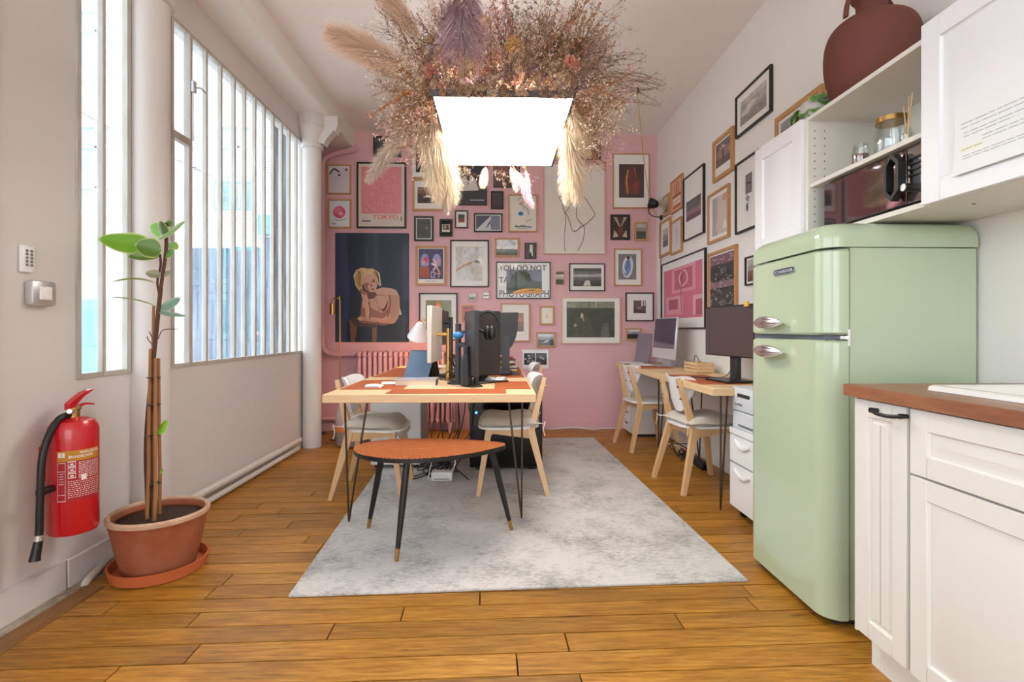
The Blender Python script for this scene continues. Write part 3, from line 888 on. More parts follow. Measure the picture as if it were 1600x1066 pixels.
# tall silver monitor seen edge-on, facing left
def monitor(name, label, base, yaw, w, h, zc, mback, mfront, tilt=0, stand=None, th=.03, bez=None):
    """panel centred above base; screen faces local +x"""
    t = thing(name, label, 'monitor', base, yaw)
    T = Matrix.Translation((0, 0, zc)) @ Matrix.Rotation(tilt, 4, 'Y')
    MB().box((0, 0, 0), (th, w, h), .004, T).build('housing', mback, t)
    MB().box((th / 2 + .0008, 0, .0), (.0016, w - .02, h - .02), 0, T).build('screen', mfront, t)
    if stand: stand(t)
    return t
def mon_arm(t, h, m=m_dark, back=-.07):
    MB().tube([(back, 0, 0), (back, 0, h)], .016, 10).build('arm_post', m, t)
    MB().tube([(back, 0, h - .04), (-.01, 0, h - .04)], .014, 8).build('arm', m, t)
    MB().lathe([(.05, 0), (.05, .008), (.03, .012)], 18, Matrix.Translation((back, 0, 0))).build('base_clamp', m, t)
pm = onZ(690, 596, DZ)
# left front display, pale back, turned to the left
a = onY(678, 525, 3.50)
monitor('desk_monitor', 'pale backed monitor seen from the side above the laptop', (-.428, 3.50, DZ), radians(180 - 3), .42, .37, onY(680, 522, 3.5).z - DZ, mat('pale_silver_plastic', (205, 196, 184), .4, .2), m_screen, 0, lambda t: mon_arm(t, onY(690, 520, 3.5).z - DZ + .03, m_brass, -.09))
a = onY(700, 520, 3.95)
monitor('desk_monitor', 'dark grey monitor on an arm between the pale monitor and the black one', (a.x - .05, 3.98, DZ), radians(180 - 4), .46, .27, .36, m_dark, m_screen, 0, lambda t: mon_arm(t, .44))
# cylinder post with clamps
a = onY(716, 516, 3.25)
po = thing('monitor_stand_post', 'black upright post with clamps and a blue tie behind the bottle', 'stand', (a.x, 3.25, DZ))
MB().tube([(0, 0, 0), (0, 0, onY(716, 506, 3.25).z - DZ)], .019, 12).build('post', m_dark, po)
MB().lathe([(.07, 0), (.07, .01), (.03, .014)], 18).build('base_plate', m_dark, po)
zc = onY(716, 524, 3.25).z - DZ
MB().sphere((0, -.01, zc), .03, 10, 8, sc=(1.2, 1, .8)).build('cable_tie', mat('blue_tie', (60, 130, 190), .6), po)
MB().b2((.0, -.02, zc - .075), (.13, .02, zc - .045), .006).build('clamp_arm', m_dark, po)
MB().b2((.0, -.02, zc + .01), (.12, .02, zc + .03), .006).build('clamp_arm', m_dark, po)
# black displays on the right half
a = onY(754, 540, 3.34)
def stand2(t):
    MB().b2((-.05, -.03, 0), (-.02, .03, .2), .004).build('stand_neck', m_black, t)
    MB().b2((-.11, -.12, 0), (.10, .12, .012), .004).build('stand_foot', m_black, t)
def stand3(t):
    MB().b2((-.04, -.02, 0), (-.016, .02, .2), .003).build('stand_neck', m_black, t)
    MB().b2((-.055, -.05, 0), (.02, .06, .010), .003).build('stand_foot', m_black, t)
h2 = onY(755, 486, 3.3).z - onY(755, 589, 3.3).z
mk = monitor('desk_monitor', 'black monitor with headphones hung over its top edge', (a.x + .02, 3.36, DZ), radians(-62), .20, h2, onY(755, 537, 3.3).z - DZ, m_blackm, mat('brown_black_screen', (56, 50, 50), .25), 0, stand2, .035)
a2 = onY(744, 540, 3.22)
monitor('desk_monitor', 'narrow black monitor turned edge-on beside the bottle', (onY(737, 540, 3.10).x, 3.10, DZ), radians(196), .26, .39, onY(744, 535, 3.3).z - DZ, m_dark, mat('matt_dark_screen', (58, 52, 56), .35), 0, stand3, .03)
# headphones over the black monitor
hp = onY(762, 484, 3.26)
hd = thing('headphones', 'black over-ear headphones hanging on the black monitor', 'headphones', (hp.x, 3.25, onY(762, 520, 3.26).z))
arc = [(.072 * cos(pi * k / 14), 0, .05 + .085 * sin(pi * k / 14)) for k in range(15)]
MB().tube([(.03, -.005, .0), (.06, 0, .025)] + arc + [(-.06, 0, .025), (-.015, -.01, .0)], .009, 8).build('headband', m_black, hd)
for s in (-1, 1):
    e = MB().sphere((.012 + s * .014, -.02 - s * .012, .0), .042, 14, 10, sc=(.62, .5, 1.1)).build('ear_cup', m_black, hd)
    MB().sphere((.012 + s * .006, -.02 - s * .012, .0), .038, 14, 8, sc=(.5, .45, 1.05)).build('ear_pad', m_dark, e)
# curved dark display further back
cm = thing('curved_monitor', 'large dark monitor with a rounded lower corner behind the black one', 'monitor', (onY(790, 520, 3.9).x, 3.9, DZ))
def cpt(x, y): q = onY(x, y, 3.9); return (q.x - onY(790, 520, 3.9).x, q.z - DZ)
pl = [cpt(770, 489), cpt(810, 488), cpt(809, 515), cpt(806, 528), cpt(801, 539), cpt(794, 548), cpt(785, 554), cpt(770, 556)]
MB().prism(pl, -.015, .015, lambda a_, b_, h: (a_, h + a_ * .25, b_)).build('housing', mat('slate_plastic', (52, 54, 58), .45), cm)
MB().prism([(a_ * .94, b_ * .96 + .012) for a_, b_ in pl], .015, .017, lambda a_, b_, h: (a_, h + a_ * .25, b_)).build('screen', m_screen, cm)
MB().b2((-.03, -.02, 0), (.03, .02, .3)).build('stand_neck', m_dark, cm)
MB().b2((-.11, -.09, 0), (.11, .09, .012), .004).build('stand_foot', m_dark, cm)
# laptop propped open like a tent
lb = onZ(654, 597, DZ)
lp = thing('laptop', 'blue-grey laptop standing open like a tent on the desk', 'laptop', (lb.x - .02, lb.y + .10, DZ))
q0, q1 = onZ(629, 594, DZ), onZ(668, 594, DZ)
u = onY(642, 549, q0.y + .10); u2 = onY(680, 549, q0.y + .10)
V = lambda p: p - Vector(lp.location)
th = Vector((.0, .008, .003))
pts = [V(q0), V(q1), V(u2), V(u)]
MB().add(pts + [p + th for p in pts], [[0, 1, 2, 3], [7, 6, 5, 4], [0, 4, 5, 1], [1, 5, 6, 2], [2, 6, 7, 3], [3, 7, 4, 0]]).build('lid', mat('blue_grey_metal', (110, 136, 166), .35, .3), lp)
q2, q3 = q1 + Vector((.06, .2, 0)), q0 + Vector((.06, .2, 0))
pts = [V(u), V(u2), V(q2), V(q3)]
MB().add([p + th for p in pts] + [p + th * 2.2 for p in pts], [[0, 1, 2, 3], [7, 6, 5, 4], [0, 4, 5, 1], [1, 5, 6, 2], [2, 6, 7, 3], [3, 7, 4, 0]]).build('keyboard_half', m_black, lp)
# books, papers, mouse, bottle, keyboard
q = onZ(657, 603, DZ)
bk = thing('book', 'thick white book lying beside the bottle with a photo cover', 'book', (q.x - .03, q.y + .07, DZ), radians(3))
MB().b2((-.125, -.075, .003), (.118, .075, .034), .001).build('pages', mat('book_pages', (216, 202, 180), .8), bk)
MB().b2((-.13, -.08, .034), (.122, .08, .038)).build('cover', mat('photo_cover', (196, 180, 186), .4, var=.6, vscale=14, col2=(120, 130, 150)), bk)
MB().b2((.118, -.08, .0), (.124, .08, .037)).build('spine', m_dark, bk)
MB().b2((-.13, -.08, 0), (.122, .08, .003)).build('back_cover', m_paper, bk)
q = onZ(618, 602, DZ)
tag(MB().box((0, 0, .002), (.2, .15, .004), 0, Matrix.Translation((q.x - .01, q.y + .12, DZ)) @ Matrix.Rotation(.2, 4, 'Z')).build('paper_sheets', m_paper), 'loose white papers on the tan mat left of the book', 'papers')
q = onZ(583, 606, DZ + .004)
ms = thing('computer_mouse', 'flat white mouse on the tan mat at the near left corner', 'mouse', (q.x, q.y + .03, DZ + .004), radians(-8))
MB().sphere((0, 0, .008), .055, 16, 8, sc=(1.05, .58, .22)).build('mouse_shell', m_white, ms)
MB().box((0, 0, .001), (.10, .05, .006), .002).build('mouse_base', m_alu, ms)
q = onZ(728, 604, DZ + .004)
bt = thing('water_bottle', 'matt black slim water bottle near the front of the desk', 'bottle', (q.x, q.y + .033, DZ + .004))
hb = (604 - 541) * q.y / F
MB().lathe([(.030, 0), (.034, .004), (.034, hb * .58), (.031, hb * .66), (.021, hb * .78), (.0175, hb * .82)], 24).build('bottle_body', m_blackm, bt)
MB().lathe([(.019, hb * .82), (.0195, hb * .985), (.017, hb)], 20).build('cap', m_blackm, bt)
q = onZ(775, 597, DZ)
kb = thing('number_keypad', 'small white keypad on the desk by the black monitor', 'keyboard', (q.x, q.y + .04, DZ + .0035), radians(-14))
MB().box((0, 0, .008), (.13, .10, .016), .003).build('keypad_body', m_alu, kb)
kme = MB().box((0, 0, 0), (.024, .017, .008), .002).mesh('key', m_white)
for i in range(4):
    for j in range(4): link_mesh('key', kme, kb, Matrix.Translation((-.045 + .03 * i, -.033 + .022 * j, .02)))
q = onZ(783, 588, DZ)
tag(MB().sphere((q.x + .03, q.y + .03, DZ + .022), .05, 14, 8, sc=(1.1, .8, .42)).sphere((q.x + .06, q.y + .03, DZ + .03), .03, 10, 6, sc=(.8, 1, .6)).build('dark_pouch', mat('dark_purple_cloth', (52, 44, 56), .8)), 'dark crumpled cloth pouch behind the white keypad', 'pouch')
# desk lamp: white cone shade glowing warm
lq = onY(655, 519, 4.82)
dlamp = thing('desk_lamp', 'white cone desk lamp shining warm light over the radiator', 'lamp', (lq.x + .16, 4.74, DZ))
d = Vector((lq.x, 4.82, lq.z)) - Vector(dlamp.location)
ax = Vector((-.18, .45, -.85)).normalized()
Ml = Matrix.Translation(d) @ ax.to_track_quat('-Z', 'Y').to_matrix().to_4x4()
MB().lathe([(.022, .105), (.03, .10), (.05, .06), (.085, -.005), (.105, -.055), (.102, -.055), (.082, -.005), (.046, .058), (.02, .095)], 26, Ml, cap=False).build('lamp_shade', m_white, dlamp)
MB().sphere((0, 0, -.015), .027, 12, 8, Ml).build('bulb', mat('warm_bulb', (255, 168, 84), .4, emit=120), dlamp)
hd_ = Ml @ Vector((0, 0, .1))
MB().tube(catmull([hd_, hd_ + Vector((.03, 0, .03)), hd_ + Vector((.10, .01, -.06)), Vector((.06, 0, .02))], 6), .006, 8).build('lamp_arm', m_brass, dlamp)
MB().lathe([(.07, 0), (.07, .014), (.02, .02)], 20, Matrix.Translation((.06, 0, 0))).build('lamp_base', m_white, dlamp)
# cables and small clutter around the monitor feet
for k in range(7):
    x0, y0 = rc_.uniform(-.38, -.18), rc_.uniform(3.3, 3.7)
    p = [(x0, y0, DZ + .005)]
    for j in range(4): p.append((rc_.uniform(-.42, -.14), rc_.uniform(3.3, 3.85), DZ + rc_.choice([.006, .03, .09, .16])))
    p.append((rc_.uniform(-.4, -.2), 3.8, DZ + .005))
    tag(MB().tube(catmull(p, 5), .0038, 5).build('cable', m_cable), 'black cable tangled between the monitor stands on the central desk', 'cable', 'black cables on the central desk')
db = thing('docking_hub', 'black docking box lying among the cables behind the bottle', 'electronics', (-.27, 3.72, DZ), radians(6))
MB().b2((-.16, -.05, 0), (.13, .06, .022), .004).build('shell', m_black, db)
MB().b2((-.02, -.052, .008), (.02, -.05, .014)).build('port', m_alu, db)
# stacked papers at the far right end
rs = random.Random(31)
cols = [(226, 206, 90), (230, 226, 214), (120, 74, 50), (236, 236, 232), (150, 160, 90), (92, 60, 50), (216, 190, 70), (240, 238, 230), (110, 100, 90), (190, 80, 60)]
labs = ['yellow folder at the bottom of the paper pile at the far end of the desk', 'cream booklet second from the bottom of the far paper pile', 'brown notebook third from the bottom of the far paper pile',
        'white pad in the middle of the far paper pile', 'olive booklet in the upper half of the far paper pile', 'dark brown notebook near the top of the far paper pile',
        'small yellow notebook near the top of the far paper pile', 'white booklet on the far paper pile just below the top', 'grey notepad topping the far paper pile', 'small red notebook leaning on top of the far paper pile']
z = DZ + .003
for k, (c, l) in enumerate(zip(cols, labs)):
    hh = rs.uniform(.008, .016); s_ = 1 - .045 * k
    o = MB().box((0, 0, hh / 2), (.25 * s_, .19 * s_, hh), .001, Matrix.Translation((.04 + rs.uniform(-.02, .02), 4.28 + rs.uniform(-.03, .03), z)) @ Matrix.Rotation(rs.uniform(-.25, .25), 4, 'Z'))
    tag(o.build('booklet', mat('booklet_%d' % k, c, .7)), l, 'booklet', 'booklets piled at the far end of the desk'); z += hh + .0003
# ================================================================== WALL DESK ON THE RIGHT
WH = .745
wx0 = 1.235; wy0, wy1 = 2.915, 5.33
wd = thing('wall_desk', 'long pale wood desk on hairpin legs along the right wall', 'desk', ((wx0 + XR) / 2, (wy0 + wy1) / 2, 0))
MB().b2((wx0, wy0, WH - .045), (XR - .02, wy1, WH), .003).build('tabletop', m_birch2, wd, world=True)
e = onZ(1138, 803, 0); hairpin(wd, 1.335, 3.035, WH - .045, (-.02, -.05), (.06, .04))
e2 = onZ(1029, 720, 0); hairpin(wd, e2.x, e2.y, WH - .045, (-.02, -.07), (.07, .03))
hairpin(wd, 1.67, 3.05, WH - .045, (0, -.06), (-.08, .03)); hairpin(wd, 1.67, e2.y, WH - .045, (0, -.06), (-.08, .03))
WZ = WH + .0005
for (a, b, l) in ((3.12, 3.78, 'tan leather mat in front of the black monitor on the wall desk'), (4.42, 5.1, 'tan leather mat in front of the silver all-in-one computer')):
    tag(MB().b2((wx0 + .015, a, WZ), (wx0 + .30, b, WZ + .003), .001).build('leather_desk_mat', m_leather), l, 'desk mat', 'leather mats on the wall desk')
# silver all-in-one computer
ic = thing('all_in_one_computer', 'silver all-in-one computer at the far end of the wall desk', 'computer', (1.545, 4.70, WZ + .0035), radians(180 + 4))
T = Matrix.Translation((.0, 0, .255)) @ Matrix.Rotation(radians(-5), 4, 'Y')
MB().box((0, 0, 0), (.02, .52, .38), .005, T).build('housing', mat('silver_shell', (214, 214, 216), .35, .3), ic)
MB().box((.0105, 0, .045), (.001, .49, .275), 0, T).build('screen', mat('purple_screen', (86, 64, 84), .12, coat=.5), ic)
MB().b2((-.06, -.09, 0), (-.01, .09, .09), .003).build('stand_neck', m_alu, ic)
MB().b2((-.10, -.11, 0), (.10, .11, .008), .002).build('stand_foot', m_alu, ic)
# black monitor near the fridge
bmn = thing('flat_monitor', 'large black monitor on the wall desk beside the fridge', 'monitor', (1.50, 3.27, WZ + .0035), radians(180 + 7))
pz0 = .16
MB().b2((-.015, -.28, pz0), (.015, .28, pz0 + .33), .004).build('housing', m_blackm, bmn)
MB().b2((.015, -.272, pz0 + .008), (.0165, .272, pz0 + .322)).build('screen', mat('brown_off_screen', (82, 70, 70), .3), bmn)
MB().b2((-.06, -.035, 0), (-.018, .035, .24), .006).build('stand_neck', m_dark, bmn)
MB().b2((-.09, -.13, 0), (.10, .13, .012), .004).build('stand_foot', m_black, bmn)
MB().tube(catmull([(-.06, -.05, .20), (-.09, -.10, .12), (-.07, -.16, .02), (0, -.24, .004)], 6), .003, 5).build('power_lead', m_black, bmn)
tag(MB().box((0, 0, .001), (.012, .045, .03), .001, Matrix.Translation((1.49, 3.03, 1.236))).build('sticky_note', mat('yellow_note', (232, 190, 90), .8)), 'yellow note on the top corner of the black wall-desk monitor', 'note')
# wooden letter crate
cx = onZ(1086, 579, WZ)
cr = thing('wooden_organiser', 'small slatted wooden crate holding bits on the wall desk', 'crate', (1.60, 4.04, WZ), radians(4))
for (a, b) in (((-.07, -.11), (-.064, .11)), ((.064, -.11), (.07, .11))):
    for zz in (.008, .034, .06): MB().b2((a[0], a[1], zz), (b[0], b[1], zz + .018)).build('slat', m_birch, cr)
for s in (-1, 1):
    for zz in (.008, .034, .06): MB().b2((-.07, s * .11 - .003, zz), (.07, s * .11 + .003, zz + .018)).build('slat', m_birch, cr)
    for xx in (-.062, .062): MB().b2((xx - .006, s * .102 - .006, 0), (xx + .006, s * .102 + .006, .085)).build('corner_post', m_birch, cr)
MB().b2((-.066, -.106, .002), (.066, .106, .008)).build('bottom', m_birch, cr)
tag(MB().tube(catmull([(1.60, 4.0, WZ + .02), (1.59, 4.02, WZ + .10), (1.60, 4.10, WZ + .13), (1.62, 4.18, WZ + .10), (1.63, 4.22, WZ + .02)], 6), .003, 5).build('cable', m_cable), 'thin black lead arching out of the wooden crate', 'cable')
tag(MB().tube(catmull([(1.36, 3.55, WZ + .006), (1.42, 3.52, WZ + .006), (1.50, 3.50, WZ + .006), (1.55, 3.42, WZ + .006), (1.60, 3.36, WZ + .006)], 6), .004, 5).b2((1.32, 3.535, WZ), (1.37, 3.56, WZ + .01)).build('cable', m_cable), 'black lead lying on the wall desk before the black monitor', 'cable')
for k, (x, y, w, d_, a, l) in enumerate(((1.36, 5.2, .22, .17, .1, 'white papers at the far left corner of the wall desk'), (1.40, 4.83, .13, .2, -.2, 'white sheet by the foot of the silver computer'), (1.35, 5.03, .12, .2, .2, 'pale leaflet between the papers and the silver computer'))):
    tag(MB().box((0, 0, .003), (w, d_, .005), 0, Matrix.Translation((x, y, WZ + .0035)) @ Matrix.Rotation(a, 4, 'Z')).build('paper_sheets', m_paper), l, 'papers')
# grey panel leaning behind the silver computer
tag(MB().box((0, 0, .15), (.012, .2, .30), .003, Matrix.Translation((1.46, 5.17, WZ + .004)) @ Matrix.Rotation(.5, 4, 'Z') @ Matrix.Rotation(.18, 4, 'Y')).build('propped_tablet', mat('mauve_grey_panel', (132, 118, 128), .35)), 'thin grey tablet propped up left of the silver computer', 'tablet')
tag(MB().b2((1.60, 4.30, WZ), (1.69, 4.40, WZ + .07), .008).build('small_grey_box', m_grey), 'small grey box behind the silver computer on the wall desk', 'box')
# drawer units
al = thing('drawer_unit', 'tall white drawer unit under the far end of the wall desk', 'drawers', (1.54, 5.28, 0))
MB().b2((-.19, -.155, .03), (.19, .17, .69), .002).build('body', m_white, al)
for k in range(6):
    z0 = .04 + k * .108
    dd = MB().b2((-.206, -.152, z0), (-.19, .167, z0 + .10), .002).build('drawer', m_white, al)
    MB().b2((-.2075, -.05, z0 + .074), (-.2055, .05, z0 + .09)).build('grip_hole', m_dark, dd)
MB().b2((-.17, -.14, 0), (.17, .15, .03)).build('plinth', m_dark, al)
du = thing('rolling_drawers', 'white two-drawer cabinet on castors beside the fridge', 'drawers', (1.555, 2.72, 0))
MB().b2((-.17, -.26, .05), (.17, .255, .515), .004).build('body', m_white, du)
for (z0, z1) in ((.06, .31), (.32, .475)):
    dd = MB().b2((-.195, -.255, z0), (-.17, .25, z1), .004).build('drawer', m_white, du)
    MB().tube([(-.195, .0, z1 - .03), (-.2, .06, z1 - .055), (-.2, .12, z1 - .055), (-.195, .18, z1 - .03)], .012, 8).build('scoop_handle', m_white, dd)
MB().b2((-.195, -.26, .48), (.17, .255, .515), .003).build('top_board', m_white, du)
for sx in (-1, 1):
    for sy in (-1, 1): MB().tube([(sx * .13, sy * .2 - .012, .025), (sx * .13, sy * .2 + .012, .025)], .025, 12).b2((sx * .13 - .015, sy * .2 - .014, .03), (sx * .13 + .015, sy * .2 + .014, .05)).build('castor', m_black, du)
pr = thing('printer', 'pale grey laser printer on top of the rolling drawers', 'printer', (1.555, 2.72, .516))
MB().b2((-.185, -.20, .0), (.17, .235, .10), .006).build('paper_tray_section', mat('pale_blue_grey_plastic', (214, 219, 226), .4), pr)
MB().b2((-.19, -.20, .104), (.17, .235, .24), .012, seg=2).build('upper_body', MATS['pale_blue_grey_plastic'], pr)
MB().b2((-.192, .02, .185), (-.186, .16, .205)).build('output_slot', m_dark, pr)
MB().b2((-.187, -.02, .018), (-.184, .16, .03)).build('tray_grip', m_grey, pr)
vs, fs, w = text_polys('brother')
tx = MB().add([Vector((-.1915, .185 - v.x * .02, .135 + v.y * .02)) for v in vs], fs)
tx.build('brand_lettering', m_dark, pr)
# power strip and leads on the floor by the wall
ps = thing('power_strip', 'black power strip with a red switch on the floor below the wall desk', 'power strip', (1.60, 4.15, 0), radians(90))
MB().b2((-.26, -.035, .0), (.26, .035, .05), .008).build('housing', m_black, ps)
MB().b2((.17, -.02, .05), (.20, .02, .056)).build('switch', mat('red_switch', (200, 40, 40), .4), ps)
for k in range(5): MB().lathe([(.022, .05), (.022, .053), (.017, .053), (.017, .051)], 14, Matrix.Translation((-.2 + k * .075, 0, 0))).build('socket', m_dark, ps)
rq = random.Random(44)
for k in range(4):
    p = [(rq.uniform(1.5, 1.62), rq.uniform(3.7, 4.9), .01)]
    for j in range(4): p.append((rq.uniform(1.5, 1.68), p[0][1] + rq.uniform(-.25, .25), rq.choice([.006, .006, .06, .12])))
    tag(MB().tube(catmull(p, 5), .0035, 5).build('cable', m_white if k % 2 else m_cable), ('white' if k % 2 else 'black') + ' cable curled on the floor below the wall desk', 'cable', 'loose cables below the wall desk')
tag(MB().tube(catmull([(.55, YB - .05, .006), (.8, YB - .03, .02), (.98, YB - .04, .008), (1.03, YB - .09, .006), (1.15, YB - .04, .01), (1.3, YB - .03, .01)], 6), .006, 6).build('cable', m_white), 'white cable lying along the foot of the pink wall', 'cable')

# ================================================================== FRIDGE
FX0, FX1, FY0, FY1, FZ = 1.172, XR - .012, 1.80, 2.375, 1.474
fg = thing('retro_fridge', 'glossy sage green retro fridge with chrome handles beside the kitchen units', 'fridge', ((FX0 + FX1) / 2, (FY0 + FY1) / 2, 0))
DXB = FX0 + .085      # back of the doors
MB().b2((DXB + .008, FY0 + .006, .035), (FX1, FY1 - .006, FZ - .096), .003).build('body', m_green, fg, world=True)
# crown: rounded cap over body and doors, profile in X-Z, and in plan rounded front corners
def rounded_plan(x0, x1, y0, y1, r, n=8):
    """outline with rounded corners on the x0 side"""
    p = [(x1, y0), ]
    p = [(x1, y1), (x1, y0)]
    for k in range(n + 1):
        a = -pi / 2 - k * pi / 2 / n
        p.append((x0 + r + r * cos(a), y0 + r + r * sin(a)))
    for k in range(n + 1):
        a = pi - k * pi / 2 / n
        p.append((x0 + r + r * cos(a), y1 - r + r * sin(a)))
    return p
def loft_plan(rings):
    """rings: list of (outline, z)"""
    m = MB(); n = len(rings[0][0]); vs = []
    for o, z in rings: vs += [Vector((a, b, z)) for a, b in o]
    fs = []
    for i in range(len(rings) - 1):
        for k in range(n): fs.append([i * n + k, i * n + (k + 1) % n, (i + 1) * n + (k + 1) % n, (i + 1) * n + k])
    fs.append(list(range(n))[::-1]); fs.append([(len(rings) - 1) * n + k for k in range(n)])
    return m.add(vs, fs)
rings = []
ZB = FZ - .095
R = .062
rings.append((rounded_plan(FX0, FX1, FY0, FY1, .07), ZB))
rings.append((rounded_plan(FX0, FX1, FY0, FY1, .07), FZ - R))
for k in range(1, 9):
    a = k * pi / 2 / 8; i = R * (1 - cos(a)); z = FZ - R + R * sin(a)
    rings.append((rounded_plan(FX0 + i, FX1 - i * .8, FY0 + i, FY1 - i, .07 - i * .35), z))
loft_plan(rings).build('top_cap', m_green, fg, world=True)
ZS = onX(1255, 527, FX0).z     # split between freezer and fridge doors
def door(z0, z1):
    b = .008
    o = lambda i: rounded_plan(FX0 + i, DXB, FY0 + i, FY1 - i, .07)
    return loft_plan([(o(b), z0), (o(0), z0 + b), (o(0), z1 - b), (o(b), z1)]).build('door', m_green, fg, world=True)
dtop = door(ZS + .010, ZB - .006); dbot = door(.03, ZS - .010)
MB().b2((FX0 + .02, FY0 + .03, ZS - .012), (DXB, FY1 - .03, ZS + .012)).build('gasket', mat('grey_gasket', (92, 98, 106), .5), fg, world=True)
MB().b2((DXB - .001, FY0 + .012, .05), (DXB + .010, FY1 - .012, FZ - .10)).build('door_seal', m_dark, fg, world=True)
MB().b2((DXB - .03, FY0 + .002, ZS - .006), (DXB + .006, FY0 + .05, ZS + .006)).b2((DXB - .006, FY0 - .003, ZS - .03), (DXB + .003, FY0 + .004, ZS + .03)).build('hinge', m_chrome, fg, world=True)
for (yy, zz, dd) in ((onX(1198, 504, FX0 - .04), 0, dtop), (onX(1198, 549, FX0 - .04), 0, dbot)):
    z = yy.z; yv = yy.y
    h = MB()
    xs = FX0 - .042
    n = 10
    for off, r0 in ((0, .016), (.015, .011), (-.015, .011)):
        pts = []; rr = []
        for k in range(n + 1):
            t = k / n
            pts.append((xs + .014 * (2 * t - 1) ** 2 , yv + .115 - .20 * t, z + off * sin(pi * min(1, max(0, t))) ** .6)); rr.append(r0 * (.45 + .55 * sin(pi * (.1 + .85 * t)) ** .7))
        h.tube(pts, rr, 10)
    hh = h.build('handle', m_chrome, dd, world=True)
    MB().tube([(FX0, yv + .075, z), (xs + .01, yv + .075, z)], .009, 10).build('handle_mount', m_chrome, hh, world=True) if False else None
    MB().tube([(FX0 + .002, yv + .06, z), (xs, yv + .06, z)], .012, 10).build('mount', m_chrome, dd, world=True)
    MB().tube([(FX0 + .002, yv - .055, z - .003), (xs + .006, yv - .055, z - .003)], .006, 10).build('mount', m_chrome, dd, world=True)
# badge
bq = onX(1226, 424, FX0)
bd = MB(); pts = []
L_, H_ = .078, .014
for k in range(20):
    a = 2 * pi * k / 20
    pts.append(((L_ - H_) * (1 if cos(a) > 0 else -1) + H_ * cos(a), H_ * sin(a)))
bdg = bd.prism(pts, 0, .005, lambda a, b, h: (FX0 - h, bq.y - a, bq.z + b)).build('badge', m_alu, dtop, world=True)
MB().prism([(a * .95, b * .78) for a, b in pts], .005, .0056, lambda a, b, h: (FX0 - h, bq.y - a, bq.z + b)).build('badge_field', mat('badge_navy', (40, 48, 70), .3), dtop, world=True)
vs, fs, w = text_polys('SCHNEIDER')
sc = .136 / w
MB().add([Vector((FX0 - .0062, bq.y + .068 - v.x * sc, bq.z - .0065 + v.y * .013)) for v in vs], fs).build('badge_lettering', m_paper, dtop, world=True)
for sx in (FX0 + .14, FX1 - .06):
    for sy in (FY0 + .06, FY1 - .06): MB().lathe([(.02, 0), (.02, .04)], 10, Matrix.Translation((sx, sy, 0))).build('foot', m_black, fg, world=True)
MB().b2((FX0 + .05, FY0 + .03, .012), (FX0 + .09, FY1 - .03, .05)).build('plinth', m_dark, fg, world=True)

# ================================================================== KITCHEN BASE UNITS
m_cab = mat('off_white_cabinet', (230, 227, 219), .4)
BX = 1.15
def panel_door(t, name, X, y0, y1, z0, z1, m, rail=.055, beads=0, th=.02, parent=None):
    """front facing -X with a raised and fielded panel"""
    p = parent or t
    d = MB()
    # frame
    d.b2((X, y0, z0), (X + th, y0 + rail, z1), .0015).b2((X, y1 - rail, z0), (X + th, y1, z1), .0015)
    d.b2((X, y0 + rail, z0), (X + th, y1 - rail, z0 + rail), .0015).b2((X, y0 + rail, z1 - rail), (X + th, y1 - rail, z1), .0015)
    dr = d.build(name, m, p, world=True)
    a0, a1, b0, b1 = y0 + rail, y1 - rail, z0 + rail, z1 - rail
    q = MB()
    i1, i2 = .012, .034
    if a1 - a0 < .1: i2 = .018
    def ring(i, x): return [Vector((x, a0 + i, b0 + i)), Vector((x, a1 - i, b0 + i)), Vector((x, a1 - i, b1 - i)), Vector((x, a0 + i, b1 - i))]
    rs_ = [ring(0, X + .004), ring(.004, X + .009), ring(i1, X + .009), ring(i2, X + .003)]
    vs = sum(rs_, []); fs = []
    for k in range(3):
        for j in range(4): fs.append([k * 4 + j, k * 4 + (j + 1) % 4, (k + 1) * 4 + (j + 1) % 4, (k + 1) * 4 + j])
    fs.append([12, 13, 14, 15])
    q.add(vs, fs)
    q.b2((X + .010, a0, b0), (X + th - .002, a1, b1))
    q.build('raised_panel', m, dr, world=True)
    for k in range(beads):
        yy = a0 + (a1 - a0) * (k + 1) / (beads + 1)
        MB().b2((X + .0022, yy - .002, b0 + i2), (X + .0034, yy + .002, b1 - i2)).build('bead', mat('groove_line', (196, 190, 178), .6), dr, world=True)
    return dr
k1a, k1b = 1.408, 1.625
c1 = thing('base_cabinet', 'narrow white pull-out base unit with a black handle beside the fridge', 'cabinet', ((BX + XR) / 2, (k1a + k1b) / 2, 0), 0, 'kitchen base units')
MB().b2((BX + .022, k1a, .12), (XR - .02, k1b, .866)).build('body', m_cab, c1, world=True)
pd = panel_door(c1, 'door', BX, k1a + .004, k1b - .012, .122, .862, m_cab, .052, 1)
MB().b2((BX + .004, k1b - .010, .115), (BX + .03, k1b, .866)).build('filler_strip', m_cab, c1, world=True)
MB().b2((BX + .06, k1a, 0), (BX + .075, k1b, .12)).build('plinth', m_cab, c1, world=True)
h0, h1 = onX(1360, 643, BX - .02), onX(1409, 651, BX - .02)
zz = (h0.z + h1.z) / 2
hn = MB().tube(catmull([(BX - .018, h0.y, zz + .002), (BX - .027, (h0.y * 3 + h1.y) / 4, zz - .003), (BX - .03, (h0.y + h1.y) / 2, zz - .004), (BX - .027, (h0.y + h1.y * 3) / 4, zz - .003), (BX - .018, h1.y, zz + .002)], 5), .0055, 10)
hnd = hn.build('handle', m_black, pd, world=True)
for yv in (h0.y - .004, h1.y + .004):
    MB().tube([(BX, yv, zz + .002), (BX - .024, yv, zz + .002)], [.006, .008], 10).build('handle_post', m_black, pd, world=True)
k2a, k2b = .80, 1.402
c2 = thing('base_cabinet', 'white sink base unit with a drawer front above a panelled door', 'cabinet', ((BX + XR) / 2, (k2a + k2b) / 2, 0), 0, 'kitchen base units')
